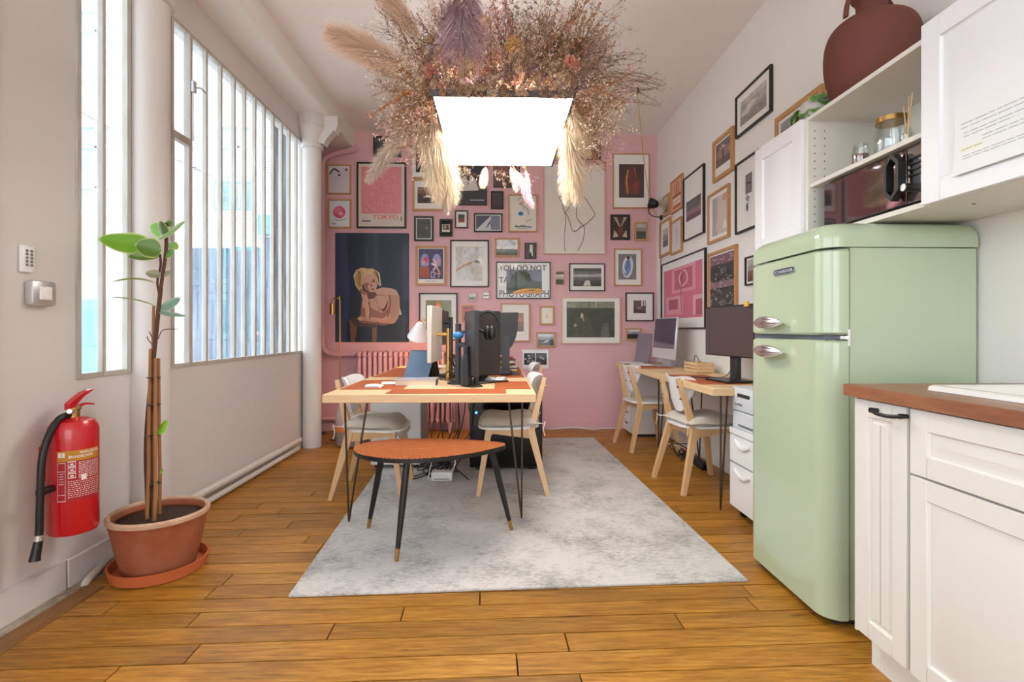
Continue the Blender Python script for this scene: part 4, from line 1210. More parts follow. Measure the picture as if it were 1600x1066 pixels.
MB().b2((BX + .022, k2a, .12), (XR - .02, k2b, .70)).b2((BX + .022, k2a, .70), (BX + .07, k2b, .866)).build('body', m_cab, c2, world=True)
zs = onX(1437, 746, BX).z
panel_door(c2, 'drawer_front', BX, k2a + .004, k2b - .003, zs + .003, .862, m_cab, .056)
panel_door(c2, 'door', BX, k2a + .004, k2b - .003, .122, zs - .003, m_cab, .056)
MB().b2((BX + .06, k2a, 0), (BX + .075, k2b, .12)).build('plinth', m_cab, c2, world=True)
# worktop with sink cut-out
wt = thing('worktop', 'dark oiled wood kitchen worktop', 'worktop', (1.45, 1.2, .868))
sx0, sy1 = 1.245, 1.47
for lo, hi in (((BX - .022, .8, .868), (sx0 + .02, 1.643, .905)), ((sx0 + .02, sy1 - .02, .868), (XR - .005, 1.643, .905)), ((1.70, .8, .868), (XR - .005, sy1 - .02, .905))):
    MB().b2(lo, hi, .0008).build('stave_board', m_counter, wt, world=True)
sk = thing('kitchen_sink', 'white ceramic inset sink in the worktop', 'sink', (1.47, 1.13, .906))
ol = []
r = .03
X0, X1, Y0, Y1 = sx0, 1.70, .82, sy1
for (cx_, cy_, a0) in ((X1 - r, Y1 - r, 0), (X0 + r, Y1 - r, 90), (X0 + r, Y0 + r, 180), (X1 - r, Y0 + r, 270)):
    for k in range(6):
        a = radians(a0 + k * 18); ol.append((cx_ + r * cos(a), cy_ + r * sin(a)))
def inset(o, d):
    cx_, cy_ = (X0 + X1) / 2, (Y0 + Y1) / 2
    return [(cx_ + (x - cx_) * (1 - d / (X1 - X0) * 2), cy_ + (y - cy_) * (1 - d / (Y1 - Y0) * 2)) for x, y in o]
rr_ = [(ol, .906), (inset(ol, .002), .917), (inset(ol, .008), .921), (inset(ol, .028), .921), (inset(ol, .036), .914), (inset(ol, .06), .76)]
n = len(ol); vs = []; fs = []
for o, z in rr_: vs += [Vector((a, b, z)) for a, b in o]
for i in range(len(rr_) - 1):
    for k in range(n): fs.append([i * n + k, i * n + (k + 1) % n, (i + 1) * n + (k + 1) % n, (i + 1) * n + k])
fs.append([(len(rr_) - 1) * n + k for k in range(n)])
MB().add(vs, fs).build('basin', mat('white_ceramic', (238, 234, 228), .15), sk, world=True)
MB().lathe([(.04, .762), (.035, .764), (.012, .763)], 20, Matrix.Translation((1.47, 1.12, 0))).build('drain', m_chrome, sk, world=True)

# ================================================================== UPPER UNITS
UX = 1.372; UZ0, UZ1 = 1.482, 2.036
UD = UX + .018
m_up = mat('white_upper_cabinet', (238, 238, 240), .4)
ya, yb, yc, yd = .86, onX(1438, 300, UX).y, onX(1263, 300, UD).y, onX(1179, 300, UX).y
u1 = thing('wall_cabinet', 'white wall cabinet with a printed notice stuck on its door', 'cabinet', ((UX + XR) / 2, (ya + yb) / 2, UZ0))
MB().b2((UD + .002, ya, UZ0), (XR - .002, yb, UZ1)).build('body', m_cream, u1, world=True)
panel_door(u1, 'door', UX, ya + .003, yb - .002, UZ0 + .002, UZ1 + .03, m_up, .07)
for yy in (ya + .25, ya + .55, yb - .04):
    MB().lathe([(.006, -.001), (.006, .001)], 8, Matrix.Translation((UX + .14, yy, UZ0 - .001))).build('screw_cap', m_grey, u1, world=True)
u2 = thing('wall_cabinet', 'narrow white wall cabinet with a plain panelled door left of the open shelves', 'cabinet', ((UX + XR) / 2, (yc + yd) / 2, UZ0))
MB().b2((UD + .002, yc + .022, UZ0), (XR - .002, yd, UZ1)).build('body', m_cream, u2, world=True)
panel_door(u2, 'door', UX, yc + .028, yd - .003, UZ0 + .002, UZ1, m_up, .07)
u3 = thing('open_shelf_unit', 'open white shelf unit holding jars and a toaster oven above the fridge', 'shelf', ((UX + XR) / 2, (yb + yc) / 2, UZ0))
def ub(lo, hi, nm, m=m_cream): return MB().b2(lo, hi, .001).build(nm, m, u3, world=True)
zsh = onX(1350, 246, UD).z
ub((UD, yb + .001, UZ1 - .018), (XR - .002, yc + .02, UZ1), 'top_board')
ub((UD, yb + .001, UZ0 + .0), (XR - .002, yc + .02, UZ0 + .018), 'bottom_board')
sf = ub((UD + .01, yb + .019, zsh - .018), (XR - .01, yc + .002, zsh), 'shelf_board')
sl = ub((UD, yc + .002, UZ0 + .018), (XR - .002, yc + .02, UZ1 - .018), 'side_panel')
ub((UD, yb + .001, UZ0 + .018), (XR - .002, yb + .019, UZ1 - .018), 'side_panel')
ub((XR - .012, yb + .019, UZ0 + .018), (XR - .006, yc + .002, UZ1 - .018), 'back_panel')
holes = MB().tube([(0, .001, 0), (0, -.0012, 0)], .0028, 8).mesh('shelf_pin_hole', mat('pin_hole', (70, 66, 60), .7))
for k in range(14):
    for xx in (UD + .03, UD + .075):
        zz = UZ0 + .05 + k * .034
        if zz < UZ1 - .04 and abs(zz - zsh + .009) > .016:
            link_mesh('shelf_pin_hole', holes, sl, wm(sl).inverted() @ Matrix.Translation((xx, yc + .002, zz)))
# notice on the door
nq = [onX(1489, 205, UX), onX(1600, 150, UX), onX(1489, 278, UX)]
ny0, ny1 = 1.055, onX(1493, 278, UX).y
nz0 = onX(1493, 277, UX).z; nz1 = nz0 + .205
nt_ = thing('notice_sheet', 'printed sheet with yellow highlighted lines stuck on the wall cabinet door', 'notice', (UX - .003, (ny0 + ny1) / 2, nz0))
# the sheet bows slightly off the door at its lower edge
vs, fs = [], []
for i in range(9):
    for j in range(2):
        t = i / 8
        vs.append(Vector((UX - .0025 - .010 * (1 - t) ** 4, ny1 if j == 0 else ny0, nz0 + (nz1 - nz0) * t)))
for i in range(8): fs.append([2 * i, 2 * i + 1, 2 * i + 3, 2 * i + 2])
vs += [v + Vector((.0012, 0, 0)) for v in vs]; fs += [[a + 18 for a in reversed(f)] for f in fs]
MB().add(vs, fs).build('sheet', m_paper, nt_, world=True)
rn = random.Random(2)
m_ink = mat('ink_grey', (176, 178, 182), .8); m_hi = mat('highlighter', (238, 238, 196), .8)
lw = ny1 - ny0
for k, (v, a0, a1, hi) in enumerate(((.72, .05, .97, None), (.66, .05, .62, None), (.58, .07, .97, None), (.53, .07, .4, None), (.45, .2, .97, (.75, .97)), (.40, .2, .97, (.6, .97)), (.345, .06, .22, (.05, .2)), (.25, .07, .97, None), (.21, .07, .5, None))):
    zz = nz0 + (nz1 - nz0) * v; xx = UX - .0026 - .010 * (1 - v) ** 4
    if hi: MB().b2((xx - .0007, ny1 - lw * hi[1], zz - .005), (xx - .0003, ny1 - lw * hi[0], zz + .006)).build('highlight', m_hi, nt_, world=True)
    m = MB(); p = a0
    while p < a1:
        e = min(a1, p + rn.uniform(.03, .09))
        m.b2((xx - .0012, ny1 - lw * e, zz - .0008), (xx - .0009, ny1 - lw * p, zz + .0010)); p = e + .012
    m.build('text_line', m_ink, nt_, world=True, kind='stuff')
# toaster oven
tz = UZ0 + .0185
oy0, oy1 = yb + .024, onX(1286, 300, UD + .02).y
tv = thing('toaster_oven', 'mirror-fronted countertop oven with a black lattice handle on the lower shelf', 'oven', (1.56, (oy0 + oy1) / 2, tz))
m_mir = mat('mirror_door_glass', (150, 142, 148), .04, .95)
oz1 = zsh - .026
MB().b2((UD + .035, oy0, tz + .012), (XR - .03, oy1, oz1), .006).build('casing', m_black, tv, world=True)
hy = onX(1396, 300, UD - .015).y
dd = MB().b2((UD + .022, hy - .01, tz + .016), (UD + .035, oy1 - .004, oz1 - .004), .002).build('door', m_mir, tv, world=True)
MB().b2((UD + .024, oy0 + .004, tz + .016), (UD + .035, hy - .012, oz1 - .004), .002).build('control_panel', mat('mirror_panel', (190, 192, 196), .08, .95), tv, world=True)
# hexagonal loop handle
hz0, hz1 = tz + .03, oz1 - .012; hm = (hz0 + hz1) / 2
hw = .034
hexo = [(-hw, hz0 + .035), (0, hz0), (hw, hz0 + .035), (hw, hz1 - .035), (0, hz1), (-hw, hz1 - .035)]
hexi = [(-hw + .013, hz0 + .04), (0, hz0 + .018), (hw - .013, hz0 + .04), (hw - .013, hz1 - .04), (0, hz1 - .018), (-hw + .013, hz1 - .04)]
vs = []
for xx in (UD - .016, UD + .012):
    for (a, b) in hexo: vs.append(Vector((xx, hy + .012 - a, b)))
    for (a, b) in hexi: vs.append(Vector((xx, hy + .012 - a, b)))
fs = []
for k in range(6):
    j = (k + 1) % 6
    fs += [[k, j, 6 + j, 6 + k], [12 + k, 18 + k, 18 + j, 12 + j], [k, 12 + k, 12 + j, j], [6 + k, 6 + j, 18 + j, 18 + k]]
MB().add(vs, fs).build('handle', m_black, dd, world=True, smooth=False)
ky = onX(1415, 293, UD).y
kz = onX(1415, 293, UD).z
MB().tube([(UD + .024, ky, kz), (UD - .008, ky, kz)], .015, 20).build('knob', m_black, tv, world=True)
MB().tube([(UD - .008, ky, kz), (UD - .010, ky, kz)], .012, 20).build('knob_face', m_alu, tv, world=True)
for k in range(4):
    zz = onX(1420, 245 + k * 9, UD).z
    MB().b2((UD + .016, oy0 + .012, zz - .003), (UD + .024, hy - .02, zz + .003)).build('vent_slot', m_black, tv, world=True)
for sy in (oy0 + .04, oy1 - .04):
    MB().lathe([(.012, 0), (.012, .013)], 10, Matrix.Translation((UD + .08, sy, tz))).build('foot', m_black, tv, world=True)
    MB().lathe([(.012, 0), (.012, .013)], 10, Matrix.Translation((XR - .07, sy, tz))).build('foot', m_black, tv, world=True)
# jars and diffuser on the shelf
def jar(x, y, r, h, neck, label, lidm=None, fill=None):
    t = thing('glass_jar', label, 'jar', (x, y, zsh + .0005))
    MB().lathe([(r * .85, 0), (r, .012), (r, h * .62), (neck, h * .85), (neck, h), (neck - .002, h), (neck - .002, h * .85), (r - .003, h * .62), (r - .003, .014), (r * .83, .004)], 26).build('glass', m_jar, t)
    if lidm: MB().lathe([(neck + .003, h - .012), (neck + .003, h + .006), (neck - .004, h + .009)], 26).build('lid', lidm, t)
    if fill: MB().lathe([(r - .005, .006), (r - .005, h * .5)], 22).build('contents', fill, t)
jq = onX(1386, 212, UX + .12)
jar(UX + .14, jq.y, .062, .15, .052, 'large clear glass jar with a gold lid on the open shelf', m_brass)
jq = onX(1358, 228, UX + .09)
jar(UX + .07, jq.y + .02, .032, .08, .026, 'small glass jar with brown contents beside the large jar', None, mat('brown_spice', (120, 62, 32), .7))
dq = onX(1418, 195, UX + .08)
df = thing('reed_diffuser', 'small glass reed diffuser with three sticks on the open shelf', 'diffuser', (UX + .08, dq.y, zsh + .0005))
MB().lathe([(.022, 0), (.024, .006), (.024, .035), (.01, .045), (.01, .058)], 18).build('flask', m_jar, df)
for (a, b, l) in ((.03, .055, .16), (.01, .005, .175), (-.0, -.022, .175)):
    MB().tube([(0, 0, .01), (a, b, l)], .0022, 6).build('reed', m_birch, df)
# jug on top of the units
vq = onX(1362, 100, UX + .185)
vs_ = thing('clay_jug', 'big round brown clay jug with handles on top of the open shelf unit', 'vase', (UX + .185, vq.y, UZ1 + .0005))
r = .172
prof = [(.10, 0), (.12, .006), (.152, .06), (.168, .12), (.174, .19), (.170, .26), (.152, .315), (.118, .348), (.08, .36), (.064, .366), (.058, .385), (.058, .43), (.075, .46), (.07, .46), (.052, .43), (.05, .385)]
MB().lathe([(q.x, q.y) for q in catmull([(a_, b_, 0) for a_, b_ in [(a2, b2 * .94) for a2, b2 in prof]], 4)], 64).build('jug_body', m_brownpot, vs_)
for s in (-1, 1):
    hd_x, hd_y = -.95 * s, -.32 * s
    MB().tube(catmull([(hd_x * r_, hd_y * r_, z_) for r_, z_ in ((.052, .42), (.085, .437), (.118, .42), (.142, .37), (.152, .315))], 6), [.012] * 25, 10, flat=.5).build('handle', m_brownpot, vs_)
# ivy pot and leaning frame up there
iv = onX(1287, 155, UX + .10)
pt = thing('trailing_ivy', 'small ivy in a pale round pot on top of the wall units', 'plant', (UX + .12, onX(1284, 160, UX + .1).y + .05, UZ1 + .0005))
MB().lathe([(.05, 0), (.075, .02), (.085, .06), (.075, .10), (.07, .1), (.078, .06), (.06, .02)], 26).build('pot', mat('pale_stone_pot', (196, 192, 186), .6), pt)
def leafmesh(name, m, L_=.05, Wd=.035, curl=.3, cA=(88, 140, 60), cB=(160, 190, 110), nu=6):
    mb = MB(); A, B = lin(cA), lin(cB); V = []; C_ = []
    for i in range(nu + 1):
        t = i / nu; w = Wd * sin(pi * t ** .8) ** .8 + .0005
        for j in (-1, -.5, 0, .5, 1):
            V.append(Vector((t * L_, j * w, -curl * L_ * t * t + .15 * w * abs(j)))); C_.append(B if abs(j) == 1 else A)
    k0 = len(mb.v)
    mb.v += V
    for i in range(nu):
        for j in range(4):
            a = i * 5 + j; f = [a, a + 5, a + 6, a + 1]; mb.f.append(f); mb.c.append([C_[q] for q in f])
    return mb.mesh(name, m)
ivy = leafmesh('ivy_leaf', m_leaf)
ri = random.Random(8)
for k in range(16):
    a = ri.uniform(pi * .6, pi * 1.9); r_ = ri.uniform(.05, .09)
    z = ri.uniform(.03, .12)
    link_mesh('leaf', ivy, pt, Matrix.Translation((r_ * cos(a), r_ * sin(a), z)) @ Matrix.Rotation(a, 4, 'Z') @ Matrix.Rotation(ri.uniform(.3, 1.3), 4, 'Y') @ Matrix.Scale(ri.uniform(.7, 1.1), 4))
# ================================================================== PICTURES
def R_(u0, v0, u1, v1, c): return ([(u0, v0), (u1, v0), (u1, v1), (u0, v1)], c)
def E_(cu, cv, ru, rv, c, n=20, a=0):
    return ([(cu + ru * cos(2 * pi * k / n) * cos(a) - rv * sin(2 * pi * k / n) * sin(a), cv + ru * cos(2 * pi * k / n) * sin(a) + rv * sin(2 * pi * k / n) * cos(a)) for k in range(n)], c)
def P_(pts, c): return (pts, c)
def S_(pts, w, c, n=4):
    """a drawn stroke: list of quads along a smooth line"""
    q = catmull([(a, b, 0) for a, b in pts], n); out = []
    for a, b in zip(q[:-1], q[1:]):
        d = (b - a)
        if d.length < 1e-6: continue
        d.normalize(); e = Vector((-d.y, d.x, 0)) * w / 2; a2 = a - d * w * .2; b2 = b + d * w * .2
        out.append(([tuple((a2 - e)[:2]), tuple((b2 - e)[:2]), tuple((b2 + e)[:2]), tuple((a2 + e)[:2])], c))
    return out
def G_(cols, u0=0, v0=0, u1=1, v1=1):
    """vertical run of tones, top first"""
    n = len(cols); return [R_(u0, v1 - (v1 - v0) * (k + 1) / n, u1, v1 - (v1 - v0) * k / n, c) for k, c in enumerate(cols)]
def T_(s, u, v, h, w, c, bold=False): return ('text', s, u, v, h, w, c, bold)
FRM = {'oak': m_oak, 'black': m_blackframe, 'brown': m_brownframe, 'pale': m_paleframe}
def picture(o, u, n, w, h, fk, fw, mb, art, label, aspect=1, bgc=None, photo=False, depth=.022, matc=None, group='framed pictures', cat='picture'):
    """o: centre on the wall; u: direction to the viewer's right; n: out of the wall; mb: mat border (l, r, t, b) in metres"""
    u = Vector(u); n = Vector(n); vz = Vector((0, 0, 1)); o = Vector(o)
    base = o - vz * h / 2 + n * .001
    t = thing('framed_picture' if fk else 'unframed_print', label, cat, base, 0, group)
    M = mtx(vz * h / 2, u, vz, n)          # local: centre-based (a, b, c)
    if fk:
        a, b = w / 2, h / 2; i, j = a - fw, b - fw
        for poly in ([(-a, -b), (a, -b), (i, -j), (-i, -j)], [(a, -b), (a, b), (i, j), (i, -j)], [(a, b), (-a, b), (-i, j), (i, j)], [(-a, b), (-a, -b), (-i, -j), (-i, j)]):
            pass
        fm = MB()
        ring = lambda x, y, z: [Vector((-x, -y, z)), Vector((x, -y, z)), Vector((x, y, z)), Vector((-x, y, z))]
        rs_ = [ring(a, b, 0), ring(a, b, depth - .001), ring(a - .001, b - .001, depth), ring(i + .001, j + .001, depth), ring(i, j, depth - .001), ring(i, j, .004)]
        vs = sum(rs_, []); fs = []
        for k in range(5):
            for q in range(4): fs.append([k * 4 + q, k * 4 + (q + 1) % 4, (k + 1) * 4 + (q + 1) % 4, (k + 1) * 4 + q])
        fs.append([0, 3, 2, 1])
        fm.add([M @ v for v in vs], fs).build('frame', FRM[fk], t, smooth=False)
        zb = depth * .45
    else:
        i, j = w / 2, h / 2; zb = .006
    bd = MB().box((0, 0, zb / 2 + .002 if fk else .004), (2 * i - .0006, 2 * j - .0006, zb - .004 if fk else .004), 0, M)
    bd.build('mat_board', mat('mat_%02x%02x%02x' % tuple(matc), matc, .8) if matc else m_matb, t, smooth=False)
    l, r, tt, bb_ = mb if isinstance(mb, (tuple, list)) else (mb,) * 4
    x0, x1, y0, y1 = -i + l, i - r, -j + bb_, j - tt
    pm = MB(); z = zb + .001
    def put(pts, c, z):
        pm.col = lin(c)
        # clip to the sheet by clamping
        q = [(min(1, max(0, a)), min(1, max(0, b))) for a, b in pts]
        pm.poly([M @ Vector((x0 + (x1 - x0) * a, y0 + (y1 - y0) * b, z)) for a, b in q])
    if bgc is not None: put([(0, 0), (1, 0), (1, 1), (0, 1)], bgc, z)
    dz = .00012
    k = 0
    flat = []
    for it in art:
        if isinstance(it, list): flat += [x for x in it]
        else: flat.append(it)
    for it in flat:
        k += 1
        if it[0] == 'text':
            _, s, uu, vv_, hh, ww, c, bold = it
            vs, fs, tw = text_polys(s, bold); pm.col = lin(c)
            pm.add([M @ Vector((x0 + (x1 - x0) * (uu + ww * q.x / tw), y0 + (y1 - y0) * (vv_ + hh * q.y), z + .0004 + dz * k)) for q in vs], fs)
        else: put(it[0], it[1], z + dz * min(k, 60))
    if pm.f: pm.build('print', m_photo if photo else m_print, t, smooth=False)
    return t
def back(x0, y0, x1, y1, fk, fw, mb, art, label, **kw):
    """frame rectangle in photo pixels, on the pink wall; fw, mb in pixels"""
    p, q = onY(x0, y1, YB), onY(x1, y0, YB); s = (q.x - p.x) / (x1 - x0)
    mb = tuple(v * s for v in mb) if isinstance(mb, (tuple, list)) else mb * s
    return picture((p + q) / 2, (1, 0, 0), (0, -1, 0), q.x - p.x, q.z - p.z, fk, fw * s, mb, art, label, **kw)
def right(xl, yl0, yl1, xr, yr0, yr1, fk, fw, mb, art, label, **kw):
    a0, a1 = onX(xl, yl0, XR), onX(xl, yl1, XR); b0, b1 = onX(xr, yr0, XR), onX(xr, yr1, XR)
    zt, zb = (a0.z + b0.z) / 2, (a1.z + b1.z) / 2
    return picture((XR, (a0.y + b0.y) / 2, (zt + zb) / 2), (0, -1, 0), (-1, 0, 0), abs(a0.y - b0.y), zt - zb, fk, fw, mb, art, label, **kw)
BK, WHT = (24, 22, 24), (235, 232, 228)
rr = random.Random(20)
# 1 lovers print
back(512, 258, 549, 304, 'oak', 2, 0, [P_([(0, .62), (.1, .85), (.35, .95), (.5, .8), (.62, .9), (.85, .95), (1, .8), (1, 0), (0, 0)], (214, 204, 214)), S_([(.05, .7), (.25, .88), (.5, .78)], .07, (90, 82, 100)), E_(.5, .66, .07, .04, (70, 60, 76)), E_(.84, .86, .08, .05, (120, 110, 126)), [S_([(.1, .5 - .09 * k), (.5, .53 - .09 * k), (.92, .5 - .09 * k)], .012, (180, 170, 186)) for k in range(5)][0]],
     'small pale lilac drawing in an oak frame at the upper left of the pink wall', bgc=(228, 224, 230))
back(513, 312, 549.5, 357, 'oak', 2.3, 0, [E_(.48, .56, .30, .24, (214, 88, 118)), E_(.42, .62, .18, .14, (226, 120, 140)), E_(.56, .5, .1, .07, (232, 170, 180)), S_([(.25, .32), (.4, .24), (.78, .28)], .025, (150, 140, 150)), R_(.12, .1, .3, .125, (90, 90, 96))],
     'white print of a round pink bloom in a small oak frame', bgc=(226, 230, 236))
# 3 pink city poster: dense confetti pattern
conf = []
for k in range(900):
    a, b = rr.random(), rr.random(); c = rr.choice([(238, 190, 188), (214, 110, 116), (226, 150, 152), (196, 84, 96), (244, 214, 208)])
    s = .011; conf.append(R_(.06 + .85 * a, .21 + .73 * b, .06 + .85 * a + s, .21 + .73 * b + s * .75, c))
back(558, 254.5, 635, 357, 'black', 2.6, 0, [R_(.055, .205, .935, .955, (226, 146, 150))] + conf + [T_('TOKYO', .36, .09, .062, .54, (226, 96, 76), True), R_(.07, .075, .26, .10, (110, 100, 96)), R_(.07, .13, .16, .137, (150, 140, 130)), R_(.925, .09, .945, .17, (90, 80, 80))],
     'large pink patterned poster reading TOKYO in a black frame', bgc=(222, 208, 196))
back(584, 214, 627, 245.5, 'black', 2, 0, G_([(96, 106, 104), (70, 80, 80), (40, 48, 48), (26, 30, 32)]) + [R_(.1 + .1 * k, .05, .13 + .1 * k, .45, (150, 156, 150)) for k in range(5)], 'dark forest photo in a black frame near the ceiling behind a pampas plume', bgc=BK, photo=True)
back(642, 224, 690, 278.5, 'pale', 1.8, (6, 6, 4, 7), G_([(60, 62, 74), (36, 38, 48), (28, 30, 40), (20, 22, 30)]) + [E_(.35, .5, .2, .3, (90, 96, 110))], 'dark blue photo in a pale frame half hidden by the dried flowers', bgc=(30, 32, 40), photo=True)
back(644.5, 280, 694, 330, 'oak', 3.2, (5, 5, 10, 9), G_([(150, 110, 84), (120, 84, 66), (90, 66, 56), (60, 50, 46), (50, 42, 38)]) + [P_([(0, 0), (0, .55), (.4, .42), (1, .3), (1, 0)], (58, 48, 44)), R_(.28, .36, .72, .42, (236, 234, 230)), R_(.42, .42, .56, .5, (240, 238, 236))], 'square photo of a white building on a dusky plain in an oak frame', bgc=(110, 80, 66), photo=True)
back(702, 246, 761, 321, 'brown', 1.6, 0, [P_([(.22, .28), (.26, .52), (.42, .62), (.6, .62), (.72, .5), (.8, .3)], (205, 200, 198)), P_([(.44, .62), (.5, .4), (.56, .62)], (60, 60, 64)), R_(.46, .62, .56, .78, (168, 150, 142)), R_(.04, .06, .11, .135, (225, 225, 225)), R_(.05, .07, .10, .125, (44, 46, 52)), T_('MEP', .13, .07, .055, .14, (220, 220, 220), True), R_(.56, .08, .95, .1, (170, 170, 174))], 'dark poster with a figure in a white jacket, just below the light panel', bgc=(44, 46, 52))
back(647.5, 338.5, 677.5, 377, 'black', 2.6, 1.6, [E_(.7, .55, .05, .08, (190, 140, 90)), E_(.66, .48, .04, .05, (150, 100, 70)), E_(.5, .3, .35, .2, (58, 56, 54))], 'small dark photo with a glint of gold in a black frame', bgc=(64, 64, 62), photo=True)
back(687, 343, 707, 370, 'black', 3, (1, 1, 5, 4), [R_(.1, .3, .9, .95, (90, 64, 44)), E_(.4, .65, .14, .2, (190, 150, 110)), E_(.65, .6, .14, .18, (60, 44, 36))], 'tiny black frame holding an instant photo of two people', bgc=(225, 220, 210), matc=(30, 26, 26), photo=True)
back(711, 329.5, 731, 357, 'black', 1.5, (3.5, 3.5, 4.5, 7.5), G_([(40, 60, 56), (60, 60, 56), (120, 60, 60), (150, 70, 74)]), 'tiny black frame with a red and green instant photo on white', photo=True)
back(740.5, 334, 785, 363, 'black', 2, 1.6, [P_([(0, 0), (.62, 1), (.66, 0)], (196, 198, 204)), R_(.62, 0, 1, 1, (116, 122, 140)), S_([(.48, .3), (.56, .5), (.62, .62)], .05, (24, 26, 32)), S_([(.56, .48), (.66, .3)], .04, (24, 26, 32)), S_([(.5, .3), (.42, .16)], .04, (24, 26, 32))], 'blue-grey photo of a leaping figure in a black frame', bgc=(70, 78, 98))
back(895, 220.5, 938, 250, 'black', 2, 1, G_([(150, 104, 88), (170, 120, 100), (120, 80, 70), (96, 62, 58)]) + [P_([(.62, .2), (.78, .75), (.95, .25)], (70, 44, 42)), P_([(0, .2), (.5, .6), (.7, .3), (.6, .1)], (196, 150, 126))], 'reddish brown landscape in a black frame right of the light panel', bgc=(120, 80, 72), photo=True)
back(771, 258, 812, 293.5, 'black', 1.8, .6, [P_([(0, .3), (.45, .62), (1, .5), (1, 0), (0, 0)], (96, 60, 62)), P_([(0, .1), (.5, .35), (1, .2), (1, 0), (0, 0)], (78, 46, 50))], 'dusky red landscape just under the light, above the little dark frame', bgc=(132, 88, 92), photo=True)
back(767, 299.5, 786.5, 327, 'black', 2.4, 0, G_([(54, 40, 46), (46, 36, 42), (60, 36, 40), (40, 30, 34)]), 'small nearly black photo left of the lettered drawing poster', bgc=(44, 36, 40), photo=True)
back(794, 304.7, 839.5, 363, 'oak', 1.9, 0, [S_([(.3, .86), (.42, .94), (.52, .86), (.46, .74), (.34, .78)], .02, (130, 120, 116)), E_(.43, .8, .05, .03, (214, 150, 140)), S_([(.56, .7), (.68, .62), (.72, .46)], .02, (90, 88, 90)), S_([(.5, .72), (.55, .6)], .015, (120, 116, 116)), E_(.42, .49, .1, .06, (60, 140, 190)), S_([(.36, .5), (.5, .46)], .02, (30, 80, 130)), S_([(.6, .26), (.82, .32)], .02, (140, 136, 130)), R_(.2, .1, .84, .125, (60, 58, 58)), R_(.22, .145, .3, .16, (60, 58, 58)), R_(.4, .145, .6, .16, (60, 58, 58)), R_(.3, .06, .8, .07, (130, 126, 120))], 'cream drawing poster with a blue patch and a printed title, oak frame', bgc=(222, 216, 206))
ln = (40, 38, 38)
back(848.5, 257, 945, 397.5, 'pale', 1.3, 0, [S_([(.44, .78), (.43, .66), (.42, .645), (.27, .64), (.25, .63), (.255, .615), (.30, .57), (.32, .50), (.345, .46), (.39, .42), (.43, .34), (.46, .27), (.5, .247), (.55, .26), (.6, .29), (.66, .315), (.74, .355), (.84, .43), (.83, .46), (.76, .54), (.68, .62), (.63, .645), (.56, .65)], .008, ln), S_([(.36, .46), (.42, .53), (.47, .57), (.48, .60)], .007, ln), S_([(.555, .78), (.55, .6), (.54, .5), (.535, .42), (.58, .36), (.66, .31), (.67, .25), (.64, .14), (.56, .03)], .007, ln), S_([(.345, .46), (.36, .36), (.34, .24), (.335, .12), (.345, .03)], .007, ln)] +
     [S_([(.5 + .06 * cos(a) * .4, .8 + .05 * sin(a)), (.5 + .06 * cos(a + .7), .8 + .05 * sin(a + .7)), (.5 + .08 * cos(a + 1.5), .79 + .05 * sin(a + 1.5))], .006, ln) for a in (0, 1, 2, 3.2, 4.4)],
     'large cream canvas with a one-line drawing of a torso', bgc=(224, 216, 206))
back(957, 241, 1014.5, 326, 'oak', 1.7, (8, 7, 14.5, 15), [P_([(.25, .1), (.2, .5), (.35, .9), (.7, .95), (.85, .5), (.75, .15)], (96, 44, 34)), S_([(.35, .12), (.3, .5), (.36, .82)], .05, (214, 130, 60)), S_([(.62, .9), (.68, .6)], .03, (176, 84, 50)), E_(.68, .3, .14, .2, (130, 44, 36))], 'tall white-matted glowing red picture in an oak frame, top right of the pink wall', bgc=(66, 48, 44), photo=True)
back(953.5, 336, 984, 375.5, 'black', 2.2, 0, [P_([(.1, .95), (.5, .45), (.9, .95)], (176, 150, 130)), P_([(.3, .95), (.5, .5), (.72, .95)], (60, 28, 26)), P_([(.08, .05), (.14, .4), (.4, .1)], (196, 170, 150)), P_([(.92, .05), (.86, .4), (.62, .1)], (196, 170, 150)), E_(.5, .35, .18, .2, (96, 48, 40))], 'dark red-brown photo in a small black frame right of the line drawing', bgc=(46, 26, 26), photo=True)
back(991, 347.5, 1011, 376.5, 'oak', 2.4, 0, G_([(196, 190, 184), (150, 146, 142), (70, 68, 68), (90, 88, 88)]), 'small grey seascape in an oak frame by the right corner', bgc=(120, 118, 116), photo=True)
